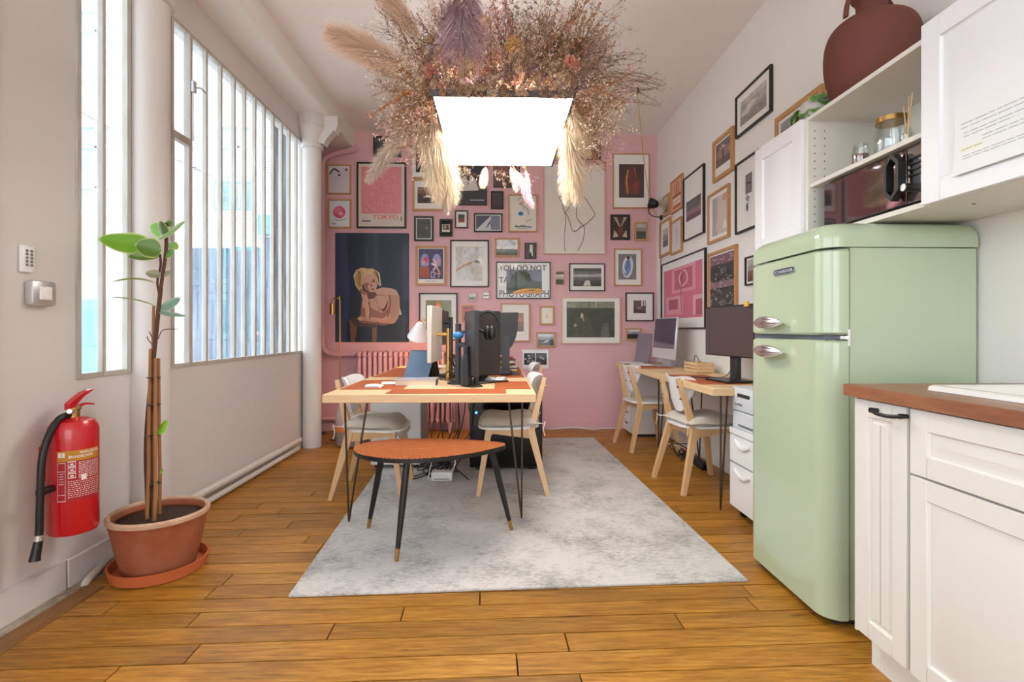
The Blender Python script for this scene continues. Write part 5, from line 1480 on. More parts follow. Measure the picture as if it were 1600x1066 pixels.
# 20 large portrait
def pp(l): return [((x - 158) / 535.0, 1 - (y - 22) / 788.0) for x, y in l]
sk1, sk2, sk3 = (208, 162, 138), (164, 110, 88), (112, 68, 54); hr, hr2 = (216, 186, 140), (186, 150, 100)
por = [P_(pp([(158, 22), (240, 22), (260, 400), (250, 810), (158, 810)]), (44, 62, 88)), P_(pp([(240, 660), (440, 690), (693, 640), (693, 810), (240, 810)]), (26, 38, 54)),
       P_(pp([(262, 650), (300, 632), (318, 690), (300, 810), (272, 810)]), (112, 78, 60)), P_(pp([(424, 690), (460, 690), (456, 810), (426, 810)]), (120, 84, 62)), P_(pp([(262, 640), (330, 640), (455, 680), (455, 706), (300, 696)]), (74, 56, 50)),
       P_(pp([(612, 520), (640, 610), (620, 616)]), (200, 190, 176)),
       P_(pp([(395, 545), (400, 470), (432, 450), (465, 425), (500, 415), (560, 420), (600, 435), (622, 480), (626, 560), (615, 630), (590, 670), (540, 684), (470, 660), (410, 640)]), sk1),
       P_(pp([(410, 560), (450, 580), (500, 600), (540, 560), (552, 500), (545, 610), (500, 640), (412, 630)]), sk2),
       P_(pp([(545, 470), (560, 560), (555, 640), (590, 665), (616, 620), (626, 540), (616, 470)]), (190, 142, 118)),
       P_(pp([(340, 440), (386, 452), (400, 520), (408, 600), (402, 650), (345, 640), (350, 560), (355, 500)]), sk1), P_(pp([(345, 560), (372, 560), (380, 640), (345, 640)]), sk2),
       P_(pp([(316, 640), (340, 620), (400, 640), (480, 655), (560, 640), (610, 600), (612, 640), (580, 676), (520, 688), (420, 684), (350, 668)]), (198, 148, 122)), P_(pp([(350, 668), (420, 684), (540, 686), (600, 664), (560, 676), (430, 672)]), sk3),
       P_(pp([(392, 440), (440, 440), (462, 470), (440, 495), (405, 500), (388, 470)]), sk3),
       P_(pp([(290, 330), (310, 290), (350, 272), (395, 280), (430, 278), (465, 300), (482, 340), (492, 400), (478, 408), (462, 380), (452, 350), (420, 330), (370, 350), (352, 400), (356, 432), (330, 440), (305, 400)]), hr),
       P_(pp([(300, 340), (330, 300), (365, 300), (350, 340), (345, 390), (330, 420), (310, 390)]), hr2), P_(pp([(430, 300), (460, 310), (476, 350), (460, 352), (440, 325)]), hr2),
       P_(pp([(360, 345), (395, 318), (440, 322), (458, 360), (462, 400), (452, 440), (430, 452), (400, 446), (372, 425), (355, 390)]), sk1),
       P_(pp([(355, 390), (385, 385), (400, 430), (410, 448), (380, 435)]), sk2), P_(pp([(375, 396), (400, 388), (402, 396), (380, 402)]), (70, 46, 40)), P_(pp([(424, 372), (446, 362), (447, 371), (428, 380)]), (70, 46, 40)),
       P_(pp([(370, 386), (402, 374), (402, 379), (372, 391)]), (120, 84, 60)), P_(pp([(420, 364), (444, 352), (445, 357), (422, 369)]), (120, 84, 60)), P_(pp([(412, 385), (420, 384), (430, 412), (414, 416)]), sk2), P_(pp([(414, 428), (436, 420), (444, 428), (426, 438)]), (160, 84, 80)),
       P_(pp([(330, 420), (355, 432), (385, 452), (380, 470), (345, 460)]), sk2)]
por += [S_(pp([(548, 470), (556, 520), (552, 580), (540, 630)]), .012, sk3), S_(pp([(402, 520), (412, 580), (408, 640)]), .014, sk3), S_(pp([(346, 500), (344, 570), (338, 620)]), .010, sk3),
        P_(pp([(470, 560), (500, 575), (535, 545), (545, 500), (530, 560), (505, 590)]), sk3), S_(pp([(440, 480), (480, 470), (530, 478)]), .006, sk2), S_(pp([(450, 500), (470, 560), (480, 620)]), .006, sk2),
        S_(pp([(335, 655), (400, 664), (480, 668)]), .008, sk3), S_(pp([(318, 300), (340, 320), (330, 370), (345, 410)]), .012, (150, 112, 70)), S_(pp([(370, 285), (350, 310), (352, 340)]), .01, (236, 214, 176)), S_(pp([(445, 300), (468, 330), (474, 380)]), .012, (150, 112, 70)),
        P_(pp([(455, 300), (480, 310), (486, 360), (478, 380), (466, 340)]), (226, 200, 156)), P_(pp([(320, 640), (345, 632), (360, 650), (335, 660)]), (214, 170, 146))]
back(524, 364.7, 639.5, 534.7, None, 0, 0, por, 'large unframed navy portrait of a bare-shouldered blond sitter leaning on one hand', bgc=(32, 46, 66))
# 21 illustration of two arches
back(650, 385, 697, 446, 'oak', 3, (1.5, 1.5, 1.5, 1.5), [R_(0, 0, 1, .1, (232, 224, 214)), E_(.25, .66, .17, .2, (150, 150, 200)), E_(.74, .66, .17, .2, (150, 150, 200)), R_(.08, .5, .42, .66, (150, 150, 200)), R_(.57, .5, .91, .66, (150, 150, 200)), E_(.3, .68, .1, .09, (196, 70, 70)), E_(.2, .6, .08, .06, (220, 150, 140)), P_([(.04, .14), (.04, .46), (.42, .5), (.46, .14)], (168, 74, 50)), S_([(.6, .7), (.72, .52), (.6, .36)], .06, (228, 190, 180)), S_([(.84, .7), (.72, .5), (.86, .3)], .06, (226, 150, 140)), S_([(.52, .56), (.72, .5)], .05, (236, 214, 206)), R_(.5, .14, .66, .32, (220, 214, 210)), R_(.52, .16, .64, .3, (70, 80, 140)), R_(.68, .24, .9, .28, (214, 130, 130)), S_([(.86, .25), (.8, .14)], .04, (214, 130, 130)), R_(.3, .035, .72, .045, (90, 86, 90))], 'purple and red illustration with two arches in an oak frame', bgc=(62, 60, 100), matc=(232, 224, 214))
back(703.5, 375.5, 764, 449, 'black', 2, (7, 8, 8.5, 8), [E_(.5, .8, .3, .25, (206, 206, 202)), P_([(0, .25), (0, .35), (.35, .5), (.52, .55), (.6, .5), (.5, .46), (.35, .44)], (172, 130, 88)), S_([(.5, .53), (.62, .56)], .025, (150, 104, 70)), P_([(.98, .56), (.8, .62), (.66, .56), (.72, .53), (.95, .52)], (112, 110, 106)), P_([(.8, .6), (1, .55), (1, .95), (.86, 1)], (206, 208, 208))], 'pale picture of two hands reaching for each other in a black frame', bgc=(190, 190, 184), photo=True)
back(655, 458, 715, 532, 'black', 2, (8.5, 7.5, 9.5, 9.5), [P_([(.2, 0), (.22, .4), (.38, .62), (.5, .66), (.65, .6), (.75, .35), (.8, 0)], (205, 160, 136)), E_(.47, .78, .13, .16, (216, 150, 110)), E_(.47, .74, .08, .1, (226, 184, 160)), S_([(.36, .8), (.44, .94), (.56, .9)], .06, (196, 120, 70))], 'green picture of a red-haired figure in a black frame behind the pale monitor', bgc=(126, 134, 96))
back(731.5, 458, 744.5, 470.5, 'pale', 1, 1, G_([(206, 214, 210), (190, 200, 196), (90, 110, 90), (60, 74, 60)]), 'tiny square print of a green shore, left of a pair', bgc=(150, 160, 150), photo=True)
back(753.5, 455, 765, 467, 'pale', 1, 1, G_([(206, 214, 220), (226, 226, 226), (90, 110, 120), (226, 226, 226)]), 'tiny square print of a pale horizon, right of a pair', bgc=(206, 210, 212), photo=True)
back(722, 477, 741.5, 503.5, 'oak', 2.6, 0, G_([(120, 40, 60), (190, 50, 40), (226, 110, 40), (110, 40, 36), (50, 26, 28)]) + [E_(.35, .48, .2, .1, (250, 190, 90))], 'small fiery sunset photo in an oak frame beside the headphones', bgc=(150, 50, 40), photo=True)
back(773, 372.5, 811, 402, 'oak', 2.4, 0, G_([(226, 230, 234), (214, 220, 226), (232, 234, 234), (110, 130, 130), (70, 88, 86)]) + [S_([(.65, .95), (.75, .8), (.86, .6)], .03, (90, 96, 90)), S_([(.78, .9), (.9, .75)], .025, (90, 96, 90))], 'photo of a bright sky over the sea in an oak frame, above the lettered picture', bgc=(200, 206, 210), photo=True)
back(819.5, 380, 838, 405, 'brown', 1.6, 0, [P_([(.4, .15), (.42, .95), (.72, .95), (.74, .15)], (214, 212, 206)), P_([(.3, .05), (.46, .45), (.6, .3), (.66, .05)], (40, 36, 34)), R_(0, 0, .3, 1, (86, 78, 70))], 'small sepia photo of a figure in a doorway', bgc=(72, 64, 58), photo=True)
# 29 lettered picture
tx_ = (62, 62, 64)
tree = [R_(.16, .12, .85, .82, (112, 118, 132)), P_([(.16, .12), (.16, .45), (.24, .5), (.26, .66), (.33, .76), (.42, .8), (.54, .78), (.62, .68), (.64, .56), (.72, .5), (.85, .48), (.85, .12)], (56, 66, 50)), P_([(.3, .4), (.36, .6), (.46, .66), (.56, .6), (.58, .42), (.45, .36)], (70, 80, 58)), P_([(.26, .12), (.4, .24), (.5, .26), (.66, .2), (.85, .28), (.85, .12)], (206, 130, 40)), S_([(.3, .16), (.5, .25), (.8, .26)], .03, (246, 190, 80))]
back(775, 409.6, 860, 467, 'black', 1.4, (2, 0, 2, 0), [T_('YOU DO NOT', .015, .80, .17, .92, tx_, True), T_('TAKE', .015, .45, .17, .36, tx_, True), T_('PHOTOGRAPH', .015, .03, .20, .97, tx_, True)] + tree + [T_('PHOTOGRAPH', .015, .03, .10, .97, (180, 120, 50), True)][:0], 'picture lettered YOU DO NOT TAKE PHOTOGRAPH with a tree scene in the middle', bgc=(222, 222, 218))
back(867, 424, 882, 446, 'pale', 1.2, 0, G_([(90, 80, 74), (200, 196, 190), (170, 164, 158), (60, 50, 46), (70, 60, 54)]), 'tiny brown cloud photo between two larger black frames', bgc=(100, 92, 86), photo=True)
back(889, 412, 945, 455, 'black', 1.5, (5, 4.5, 6, 6), G_([(80, 80, 80), (110, 108, 106), (160, 158, 156), (96, 94, 92), (70, 68, 66), (60, 58, 56)]) + [P_([(.36, .02), (.42, .28), (.52, .34), (.6, .28), (.62, .02)], (205, 200, 194)), S_([(0, .62), (.5, .6), (1, .68)], .03, (190, 188, 184))], 'black and white seashore photo with a white rock, thin black frame', bgc=(90, 88, 86), photo=True)
back(959, 389, 1002.5, 447, 'oak', 1.8, (5, 7, 6.5, 8), [E_(.52, .5, .3, .44, (206, 204, 206), a=-.2), E_(.5, .48, .22, .34, (110, 140, 180), a=-.2), S_([(.4, .25), (.3, .5), (.45, .8), (.66, .88)], .06, (230, 228, 228)), S_([(.5, .1), (.72, .4), (.7, .75)], .05, (226, 224, 226)), S_([(.4, .4), (.55, .55), (.5, .7)], .04, (60, 80, 130)), E_(.55, .86, .1, .07, (90, 50, 40))], 'blue and white painted figure in an oak frame at the right of the pink wall', bgc=(122, 122, 124))
back(977, 457.5, 1021, 502, 'brown', 1.8, 10.5, [R_(0, 0, 1, 1, (92, 74, 72)), R_(.62, .55, .78, .98, (214, 206, 204)), R_(.84, .6, .96, .98, (200, 192, 190)), P_([(0, 0), (.1, .5), (.5, .4), (.7, .2), (1, .1), (1, 0)], (60, 44, 44)), E_(.45, .4, .2, .12, (130, 104, 100))], 'small brown interior photo in a wide white mat and dark frame', bgc=(92, 74, 72), photo=True)
back(782, 474, 828, 534, 'oak', 1.9, (5, 8, 13.5, 14), G_([(140, 80, 44), (150, 90, 50), (120, 66, 36), (90, 48, 30)]) + [R_(0, 0, .55, 1, (60, 38, 30))], 'white-matted orange-brown photo in an oak frame behind the curved monitor', bgc=(120, 68, 40), photo=True)
back(843, 478, 866, 508, 'oak', 2.6, 0, [S_([(.4, .42), (.52, .5), (.6, .42)], .03, (120, 110, 96)), S_([(.44, .55), (.54, .6)], .03, (150, 138, 120)), S_([(.42, .36), (.62, .36)], .02, (140, 130, 112))], 'small cream sketch in an oak frame above the rocky-wave photo', bgc=(226, 216, 196))
back(838, 519, 867.5, 542.5, 'oak', 2.6, 0, G_([(206, 208, 212), (150, 150, 152), (80, 80, 84), (60, 60, 64)]) + [P_([(0, 0), (0, .5), (.3, .4), (.6, .55), (1, .3), (1, 0)], (52, 52, 54)), P_([(.3, .2), (.5, .45), (.7, .5), (.6, .25)], (190, 190, 194))], 'small black and white wave photo in an oak frame above the unframed print', bgc=(90, 90, 94), photo=True)
back(876.5, 464, 969, 537.5, 'pale', 1.6, (7, 7.5, 6, 8.5), [R_(0, .82, 1, 1, (130, 130, 116)), [R_(.28 + .14 * k, .82, .295 + .14 * k, 1, (84, 86, 76)) for k in range(5)][0], R_(.45, .82, .47, 1, (84, 86, 76)), R_(.6, .82, .63, 1, (170, 168, 156)), P_([(0, .9), (.12, .98), (.24, .88), (.1, .84)], (150, 150, 120)), P_([(.12, 0), (.16, .5), (.3, .62), (.5, .5), (.6, .2), (.6, 0)], (74, 76, 62)), E_(.32, .6, .03, .08, (190, 176, 150)), S_([(.32, .6), (.36, .46)], .02, (170, 150, 120)), E_(.18, .34, .03, .05, (160, 150, 124)), P_([(.7, 0), (.76, .4), (.86, .42), (.9, 0)], (92, 94, 86))], 'large dark green garden photo in a pale frame', bgc=(64, 68, 56), photo=True)
back(977, 513, 1001.5, 531.5, 'oak', 2.2, 0, G_([(214, 214, 218), (150, 150, 156), (30, 28, 30), (34, 32, 34)]) + [R_(.52, .35, .58, .66, (30, 28, 30)), P_([(0, .3), (.3, .55), (.6, .4), (1, .5), (1, 0), (0, 0)], (30, 28, 30))], 'tiny photo of a dark figure against the sky in an oak frame', bgc=(60, 60, 62), photo=True)
back(816, 546.6, 857, 576, None, 0, 0, [R_(.07, .2, .49, .82, BK), R_(.52, .2, .93, .82, BK)] + [E_(.12 + rr.random() * .32, .3 + rr.random() * .45, .05, .05, rr.choice([(120, 118, 118), (170, 168, 168), (70, 68, 70)]), 8) for k in range(10)] + [E_(.57 + rr.random() * .3, .3 + rr.random() * .45, .05, .05, rr.choice([(120, 118, 118), (170, 168, 168), (70, 68, 70)]), 8) for k in range(10)], 'unframed white print with two black photographs behind the right-hand chair', bgc=(228, 226, 228))
# ------------------------------------------------------------------ right wall
right(1153, 151, 215, 1208.5, 103, 177, 'black', .013, .05, G_([(190, 186, 180), (168, 162, 156), (176, 170, 164), (150, 142, 136), (140, 134, 128)]) + [S_([(.3, .75), (.6, .5), (1, .46)], .014, (110, 92, 84)), P_([(0, .4), (.4, .75), (.7, .6), (.3, .3)], (200, 196, 190))], 'misty grey mountain photo in a black frame, highest on the white wall', bgc=(168, 162, 156), photo=True)
right(1117, 222, 285, 1148.5, 198, 268, 'oak', .03, (.015, .02, .015, .07), G_([(120, 104, 100), (150, 126, 116), (110, 90, 86)]) + [S_([(.52, .2), (.5, .6)], .1, (80, 62, 62)), S_([(.3, .7), (.5, .75), (.72, .7)], .05, (220, 206, 196)), E_(.5, .8, .06, .05, (206, 190, 180))], 'photo of a figure with spread arms in a thick oak frame on the white wall', bgc=(130, 110, 104), photo=True)
right(1070.5, 280, 378, 1102.5, 256, 364.6, 'black', .012, (.05, .06, .22, .16), G_([(84, 76, 80), (116, 96, 100), (150, 116, 120), (112, 84, 84)]) + [R_(.1, .5, .8, .9, (96, 100, 104))], 'tall dark picture in a thin black frame on the white wall', bgc=(110, 90, 94))
right(1038.5, 307, 339, 1048, 303, 335, 'oak', .018, .01, G_([(190, 186, 184), (160, 150, 144), (120, 104, 96)]), 'smallest oak frame with a faint photo, by the black wall lamp', bgc=(170, 164, 160), photo=True)
right(1050.5, 285, 334, 1069, 271, 326, 'oak', .014, .0, [S_([(.3, .5), (.34, .85)], .04, (130, 60, 40)), S_([(.5, .5), (.52, .95)], .05, (120, 54, 40)), S_([(.7, .5), (.68, .85)], .04, (130, 60, 40)), R_(.1, .45, .9, .5, (140, 70, 46)), R_(.15, .32, .85, .4, (240, 220, 206)), R_(.15, .2, .85, .28, (240, 220, 206)), R_(.15, .08, .85, .16, (196, 90, 60))], 'small orange poster with towers in an oak frame near the corner', bgc=(222, 166, 136))
right(1033, 346, 402, 1050.5, 341, 397, 'oak', .024, .07, G_([(190, 184, 184), (150, 140, 140), (110, 100, 104)]), 'small white-matted photo in an oak frame, left of two below the towers', bgc=(150, 140, 140), photo=True)
right(1051, 345, 399, 1068, 340, 393, 'oak', .02, 0, [S_([(.5, .8), (.4, .6), (.5, .45), (.62, .58), (.5, .72)], .02, (110, 106, 106)), S_([(.45, .42), (.4, .2)], .02, (130, 126, 126)), S_([(.56, .42), (.7, .3)], .02, (130, 126, 126))], 'small pencil sketch in an oak frame, right of two below the towers poster', bgc=(222, 220, 220))
right(1109, 306, 381.7, 1142, 287, 371, 'oak', .02, (.06, .02, .03, .03), [R_(0, 0, .35, 1, (176, 164, 162)), R_(.35, 0, 1, 1, (206, 196, 188)), P_([(.2, .08), (.3, .12), (.55, .55), (.9, .9), (.8, .95), (.45, .6)], (222, 190, 178)), E_(.85, .9, .14, .1, (206, 150, 140)), P_([(.7, .1), (.8, .3), (.95, .35), (1, .1)], (226, 222, 216))], 'picture of a pale outstretched arm in an oak frame, middle of the white wall', bgc=(190, 178, 172))
right(1152.5, 257.5, 367, 1190, 233, 353, 'black', .014, .09, [R_(.3, .5, 1, .95, (120, 118, 118)), [S_([(.32 + .09 * k, .52), (.36 + .09 * k, .9)], .03, (60, 58, 60)) for k in range(7)][0], S_([(.5, .55), (.55, .92)], .03, (60, 58, 60)), S_([(.42, .75), (.9, .72)], .04, (60, 58, 60)), E_(.5, .2, .12, .1, (90, 88, 90)), P_([(.3, .4), (.5, .48), (.8, .4), (.6, .3)], (150, 148, 148))], 'black and white graphic print in a black frame cut off by the wall cabinet', bgc=(232, 232, 232))
right(1036, 414, 515, 1105, 387, 513, 'black', .012, (.05, .06, .07, .09), [R_(.25, .5, .85, 1, (226, 150, 166)), R_(.32, .56, .78, .94, (196, 96, 120)), S_([(.5, .62), (.45, .8), (.6, .9), (.66, .7), (.52, .6)], .03, (236, 180, 190)), R_(.08, .08, .56, .44, (226, 150, 166)), R_(.16, .18, .42, .38, (176, 76, 100)), R_(.8, .05, 1, .4, (232, 170, 182)), R_(.86, .05, 1, .32, (186, 86, 110)), S_([(.52, .1), (.5, .5), (.54, .9)], .02, (150, 110, 90))], 'large picture in a black frame above the silver computer, pink wall reflection painted in', bgc=(214, 112, 138))  # pink shapes are the opposite wall's reflection, painted into the print
sc_ = [S_([(a, b), (a + rr.uniform(-.05, .05), b + rr.uniform(-.04, .04)), (a + rr.uniform(-.09, .09), b + rr.uniform(-.04, .04))], .008, (214, 212, 210)) for a, b in [(rr.uniform(.05, .95), rr.uniform(.04, .95)) for k in range(70)]]
right(1109, 397.5, 497, 1154, 381, 487, 'oak', .024, (.012, .02, .012, .03), [R_(0, .82, 1, 1, (128, 92, 98)), R_(0, .38, 1, .5, (140, 108, 110)), R_(.1, .5, .9, .78, (48, 48, 50)), R_(0, .34, 1, .38, (30, 28, 30))] + sc_, 'dark scribbled chalk-like print in an oak frame above the black monitor', bgc=(56, 54, 56))
right(1168, 405, 446, 1190, 394, 444, 'black', .01, .015, G_([(170, 170, 166), (150, 148, 144), (130, 84, 60), (110, 70, 50)]), 'small landscape in a thin black frame, nearly hidden by the fridge', bgc=(150, 140, 132), photo=True)
right(1215.5, 183, 260, 1290, 134, 225, 'oak', .03, .02, G_([(150, 150, 150), (120, 118, 116), (104, 98, 92), (140, 132, 124)]), 'oak framed grey photo showing above the narrow wall cabinet', bgc=(130, 126, 122), photo=True)
# ================================================================== POTTED PLANT
pq = onZ(248, 884, .0)
PX, PY = -1.53, 2.36
plant = thing('potted_plant', 'tall bare-stemmed variegated plant tied to canes in a terracotta pot', 'plant', (PX, PY, 0))
MB().lathe([(.165, 0), (.185, .004), (.195, .05), (.187, .05), (.178, .010), (.02, .008)], 40).build('saucer', m_terra2, plant)
pot = MB().lathe([(.115, .011), (.14, .014), (.162, .10), (.186, .22), (.192, .238), (.197, .245), (.197, .262), (.188, .268), (.180, .262), (.172, .235)], 44, cap=False).build('pot', m_terra, plant)
MB().lathe([(.1915, .2465), (.1985, .2475), (.199, .262), (.19, .2705), (.179, .264), (.178, .25)], 44, cap=False).build('rim', mat('limed_terracotta', (206, 176, 148), .85, var=.6, vscale=9, col2=(170, 104, 70)), pot)
MB().lathe([(.173, .225), (.10, .232), (.03, .238), (.005, .238)], 30).build('soil', m_soil, plant)
m_stem = mat('brown_stem', (96, 62, 44), .8, var=.5, vscale=20)
m_cane = mat('bamboo_cane', (168, 116, 70), .6, var=.4, vscale=14, stretch=(1, 1, .3))
L0 = Vector(plant.location)
def pp3(x, y, dy=0): return onY(x, y, PY + dy) - L0
canes = [((226, 788), (228, 540), -.03), ((233, 792), (233, 470), .02), ((240, 792), (240, 520), .05), ((246, 792), (247, 480), -.04), ((251, 790), (249, 545), .03)]
canes = [((229, 786), (235, 545), -.03), ((235, 792), (240, 478), .02), ((241, 794), (243, 560), -.05), ((249, 790), (248, 560), .03)]
for (a, b, dy) in canes:
    p, q = pp3(*a, dy), pp3(*b, dy * .3); p.z = .2
    MB().tube([p, p.lerp(q, .3) + Vector((.004, 0, 0)), p.lerp(q, .6), q], [.008, .0075, .007, .006], 8).build('cane', m_cane, plant)
stem = [pp3(238, 790), pp3(234, 700), pp3(237, 600), pp3(245, 510), pp3(252, 445), pp3(259, 395), pp3(260, 348)]
stem[0].z = .2
MB().tube(catmull(stem, 5), [.010] * 10 + [.009] * 10 + [.0075] * 11, 8).build('stem', m_stem, plant)
MB().tube(catmull([pp3(230, 788, .04), pp3(228, 690, .03), pp3(236, 590, .02), pp3(241, 545)], 5), .008, 8).build('stem', m_stem, plant)
MB().tube(catmull([pp3(249, 462), pp3(246, 440), pp3(251, 415), pp3(250, 397)], 5), .005, 7).build('stem', m_stem, plant)
for yy in (590, 632, 680, 755):
    c = pp3(240, yy); MB().lathe([(.034, -.003), (.036, 0), (.034, .003)], 14, Matrix.Translation(c) @ Matrix.Scale(.8, 4)).build('garden_tie', m_dark, plant)
def leaf(base, tip, wpx, roll=0, cA=(96, 150, 44), cB=(214, 222, 160), dyb=0, dyt=0, wavy=.0, curl=.0):
    p, q = pp3(*base, dyb), pp3(*tip, dyt)
    d = q - p; Ln = d.length; d.normalize()
    side = d.cross(Vector((0, 1, 0))).normalized(); nrm = side.cross(d).normalized()
    s2 = side * cos(roll) + nrm * sin(roll); n2 = nrm * cos(roll) - side * sin(roll)
    w = wpx * PY / F / 2 * 1.05
    mb = MB(); A, B = lin(cA), lin(cB); nu = 12; js = (-1, -.8, -.4, 0, .4, .8, 1); V = []; C_ = []
    for i in range(nu + 1):
        t = i / nu; ww = w * (sin(pi * t ** .85) ** .65) + .0008
        for j in js:
            V.append(p + d * Ln * t + s2 * j * ww * (1 + .06 * sin(9 * t + j)) + n2 * (.25 * ww * abs(j) + wavy * sin(7 * t + 2 * j) + curl * 4 * t * (1 - t)))
            C_.append(B if abs(j) == 1 or i == nu else A)
    mb.v += V; m = len(js)
    for i in range(nu):
        for j in range(m - 1):
            a = i * m + j; f = [a, a + m, a + m + 1, a + 1]; mb.f.append(f); mb.c.append([C_[k] for k in f])
    lf = mb.build('leaf', m_leaf, plant)
    return lf
dg, dl = (84, 140, 40), (206, 218, 150)
leaf((246, 388), (152, 374), 32, .25, (120, 176, 40), (222, 232, 160), 0, -.05, .002)
leaf((252, 392), (211, 382), 30, .1, (92, 132, 50), dl, -.03, -.07)
leaf((250, 398), (199, 402), 15, .5, (104, 140, 60), dl, -.01, -.05, .004)
leaf((260, 366), (234, 352), 24, 0, (124, 180, 52), dl, .0, .03)
leaf((258, 372), (249, 345), 18, .3, (84, 112, 50), dl, -.02, -.03)
leaf((246, 374), (290, 344), 15, .6, (132, 160, 90), dl, -.03, -.02)
leaf((262, 386), (275, 378), 22, .2, (140, 176, 80), dl, .02, .05)
leaf((255, 398), (273, 392), 14, .3, (100, 150, 60), dl, .0, -.02)
leaf((260, 352), (268, 345), 10, .0, dg, dl)
leaf((251, 430), (227, 427), 12, .3, (150, 150, 120), (150, 120, 80), -.01, -.03)
leaf((250, 430), (270, 424), 8, .3, (150, 160, 130), (150, 120, 80))
leaf((244, 443), (175, 441), 5, 1.1, (150, 160, 90), (190, 190, 120), 0, -.06, 0, .02)
leaf((245, 479), (173, 465), 6, 1.1, (170, 180, 110), (206, 206, 150), 0, -.05, 0, .01)
leaf((248, 484), (282, 465), 17, .3, (120, 156, 130), (176, 190, 170), 0, .03)
leaf((246, 487), (290, 494), 8, .7, (120, 150, 130), (150, 120, 90), 0, -.02)
leaf((246, 680), (261, 656), 12, .2, (132, 196, 50), (190, 216, 110), 0, .02)
leaf((250, 740), (254, 733), 5, .2, (132, 196, 50), (190, 216, 110), 0, .02)
for a, b, c in (((247, 530), (255, 516), (278, 514)), ((244, 536), (238, 528), (233, 518)), ((240, 540), (232, 532), (230, 526))):
    MB().tube(catmull([pp3(*a), pp3(*b), pp3(*c)], 5), .002, 5).build('twig', m_stem, plant)

# ================================================================== FIRE EXTINGUISHER
er = .083
EX = XL + er + .028
eq = onX(115, 740, EX)
EYc = eq.y
ez0 = onX(115, 828, EX).z; ez1 = onX(115, 652, EX).z
ex = thing('fire_extinguisher', 'red wall-mounted fire extinguisher with a black hose', 'fire extinguisher', (EX, EYc, ez0))
h = ez1 - ez0
MB().lathe([(er * .93, 0), (er, .012), (er, h - .055), (er * .97, h - .035), (er * .82, h - .012), (er * .45, h), (er * .22, h + .002)], 40).build('cylinder', m_red, ex)
MB().lathe([(.021, h), (.021, h + .03), (.026, h + .032), (.026, h + .04), (.018, h + .045)], 18).build('valve', m_brass, ex)
MB().tube([(0, 0, h + .022), (.02, -.045, h + .03)], .009, 10).build('pressure_gauge', m_alu, ex)
def lever(pts, w, m, nm):
    mb = MB(); V = []
    for (y, z, t) in pts:
        for s in (-1, 1): V += [Vector((s * w, y, z - t)), Vector((s * w, y, z + t))]
    n = len(pts); fs = []
    for i in range(n - 1):
        a = i * 4; fs += [[a, a + 1, a + 5, a + 4], [a + 2, a + 6, a + 7, a + 3], [a + 1, a + 3, a + 7, a + 5], [a, a + 4, a + 6, a + 2]]
    fs += [[0, 2, 3, 1], [4 * n - 4, 4 * n - 3, 4 * n - 1, 4 * n - 2]]
    return mb.add(V, fs).build(nm, m, ex)
lever([(-.03, h + .045, .012), (0, h + .062, .014), (.04, h + .088, .008), (.085, h + .102, .003)], .012, m_red, 'squeeze_lever')
lever([(.0, h + .040, .006), (.05, h + .048, .004), (.095, h + .04, .003)], .010, m_red, 'carry_handle')
hose = [(0, -.02, h + .014), (-.005, -.06, h + .004), (-.01, -.10, h - .05), (-.012, -.128, h * .7), (-.012, -.136, h * .4), (-.012, -.14, .06), (-.012, -.142, .03)]
MB().tube(catmull(hose, 6), .0125, 10).build('hose', m_black, ex)
MB().tube([(-.012, -.142, .035), (-.012, -.144, .015)], .0145, 10).build('hose_ferrule', m_alu, ex)
MB().tube([(-.012, -.144, .015), (-.014, -.155, -.04), (-.014, -.158, -.055)], [.014, .016, .018], 10).build('nozzle', m_black, ex)
MB().b2((-.03, -.14, h * .40), (.0, -.075, h * .40 + .022), .003).build('hose_clip', m_black, ex)
MB().b2((-er - .028, -.03, h * .45), (-er + .01, .03, h * .75)).build('wall_bracket', m_red, ex)
# printed label wrapped on the cylinder
def wrap(a, z, r=er + .0009): return Vector((r * cos(a), r * sin(a), z))
def lab_patch(a0, a1, z0, z1, m, nm, r=er + .0006, n=14, par=None):
    mb = MB(); V = []
    for i in range(n + 1):
        a = a0 + (a1 - a0) * i / n; V += [wrap(a, z0, r), wrap(a, z1, r)]
    mb.add(V, [[2 * i, 2 * i + 2, 2 * i + 3, 2 * i + 1] for i in range(n)])
    return mb.build(nm, m, par or ex)
m_gold = mat('ochre_label', (190, 128, 30), .5); m_wt = mat('white_label_ink', (236, 226, 220), .6); m_rl = mat('red_label', (168, 16, 36), .45)
AC = atan2(-EYc, -EX)                # direction towards the camera
A0, A1 = AC - .62, AC + 1.1
lb = lab_patch(A0, A1, h * .30, h * .735, m_rl, 'label')
lab_patch(A0, A1, h * .645, h * .735, m_gold, 'label_band', er + .0009, par=lb)
def wrap_text(s, a0, z, hh, wa, bold=True, m=m_wt):
    vs, fs, w = text_polys(s, bold)
    MB().add([wrap(a0 + wa * v.x / w, z + hh * v.y, er + .0016) for v in vs], fs).build('label_lettering', m, lb)
wrap_text('FEUERLÖSCHER', AC + .22, h * .705, .009, .85)
wrap_text('BRANDBLUSSER', AC - .18, h * .672, .010, .95)
lab_patch(A0 + .05, A0 + .30, h * .682, h * .722, m_wt, 'label_seal', er + .0013, par=lb)
wrap_text('S', A0 + .14, h * .69, .012, .08, True, m_gold)
rl_ = random.Random(9)
ln_ = MB()
def seg(a0, a1, z0, z1):
    n = 6; V = []
    for i in range(n + 1):
        a = a0 + (a1 - a0) * i / n; V += [wrap(a, z0, er + .0014), wrap(a, z1, er + .0014)]
    ln_.add(V, [[2 * i, 2 * i + 2, 2 * i + 3, 2 * i + 1] for i in range(n)])
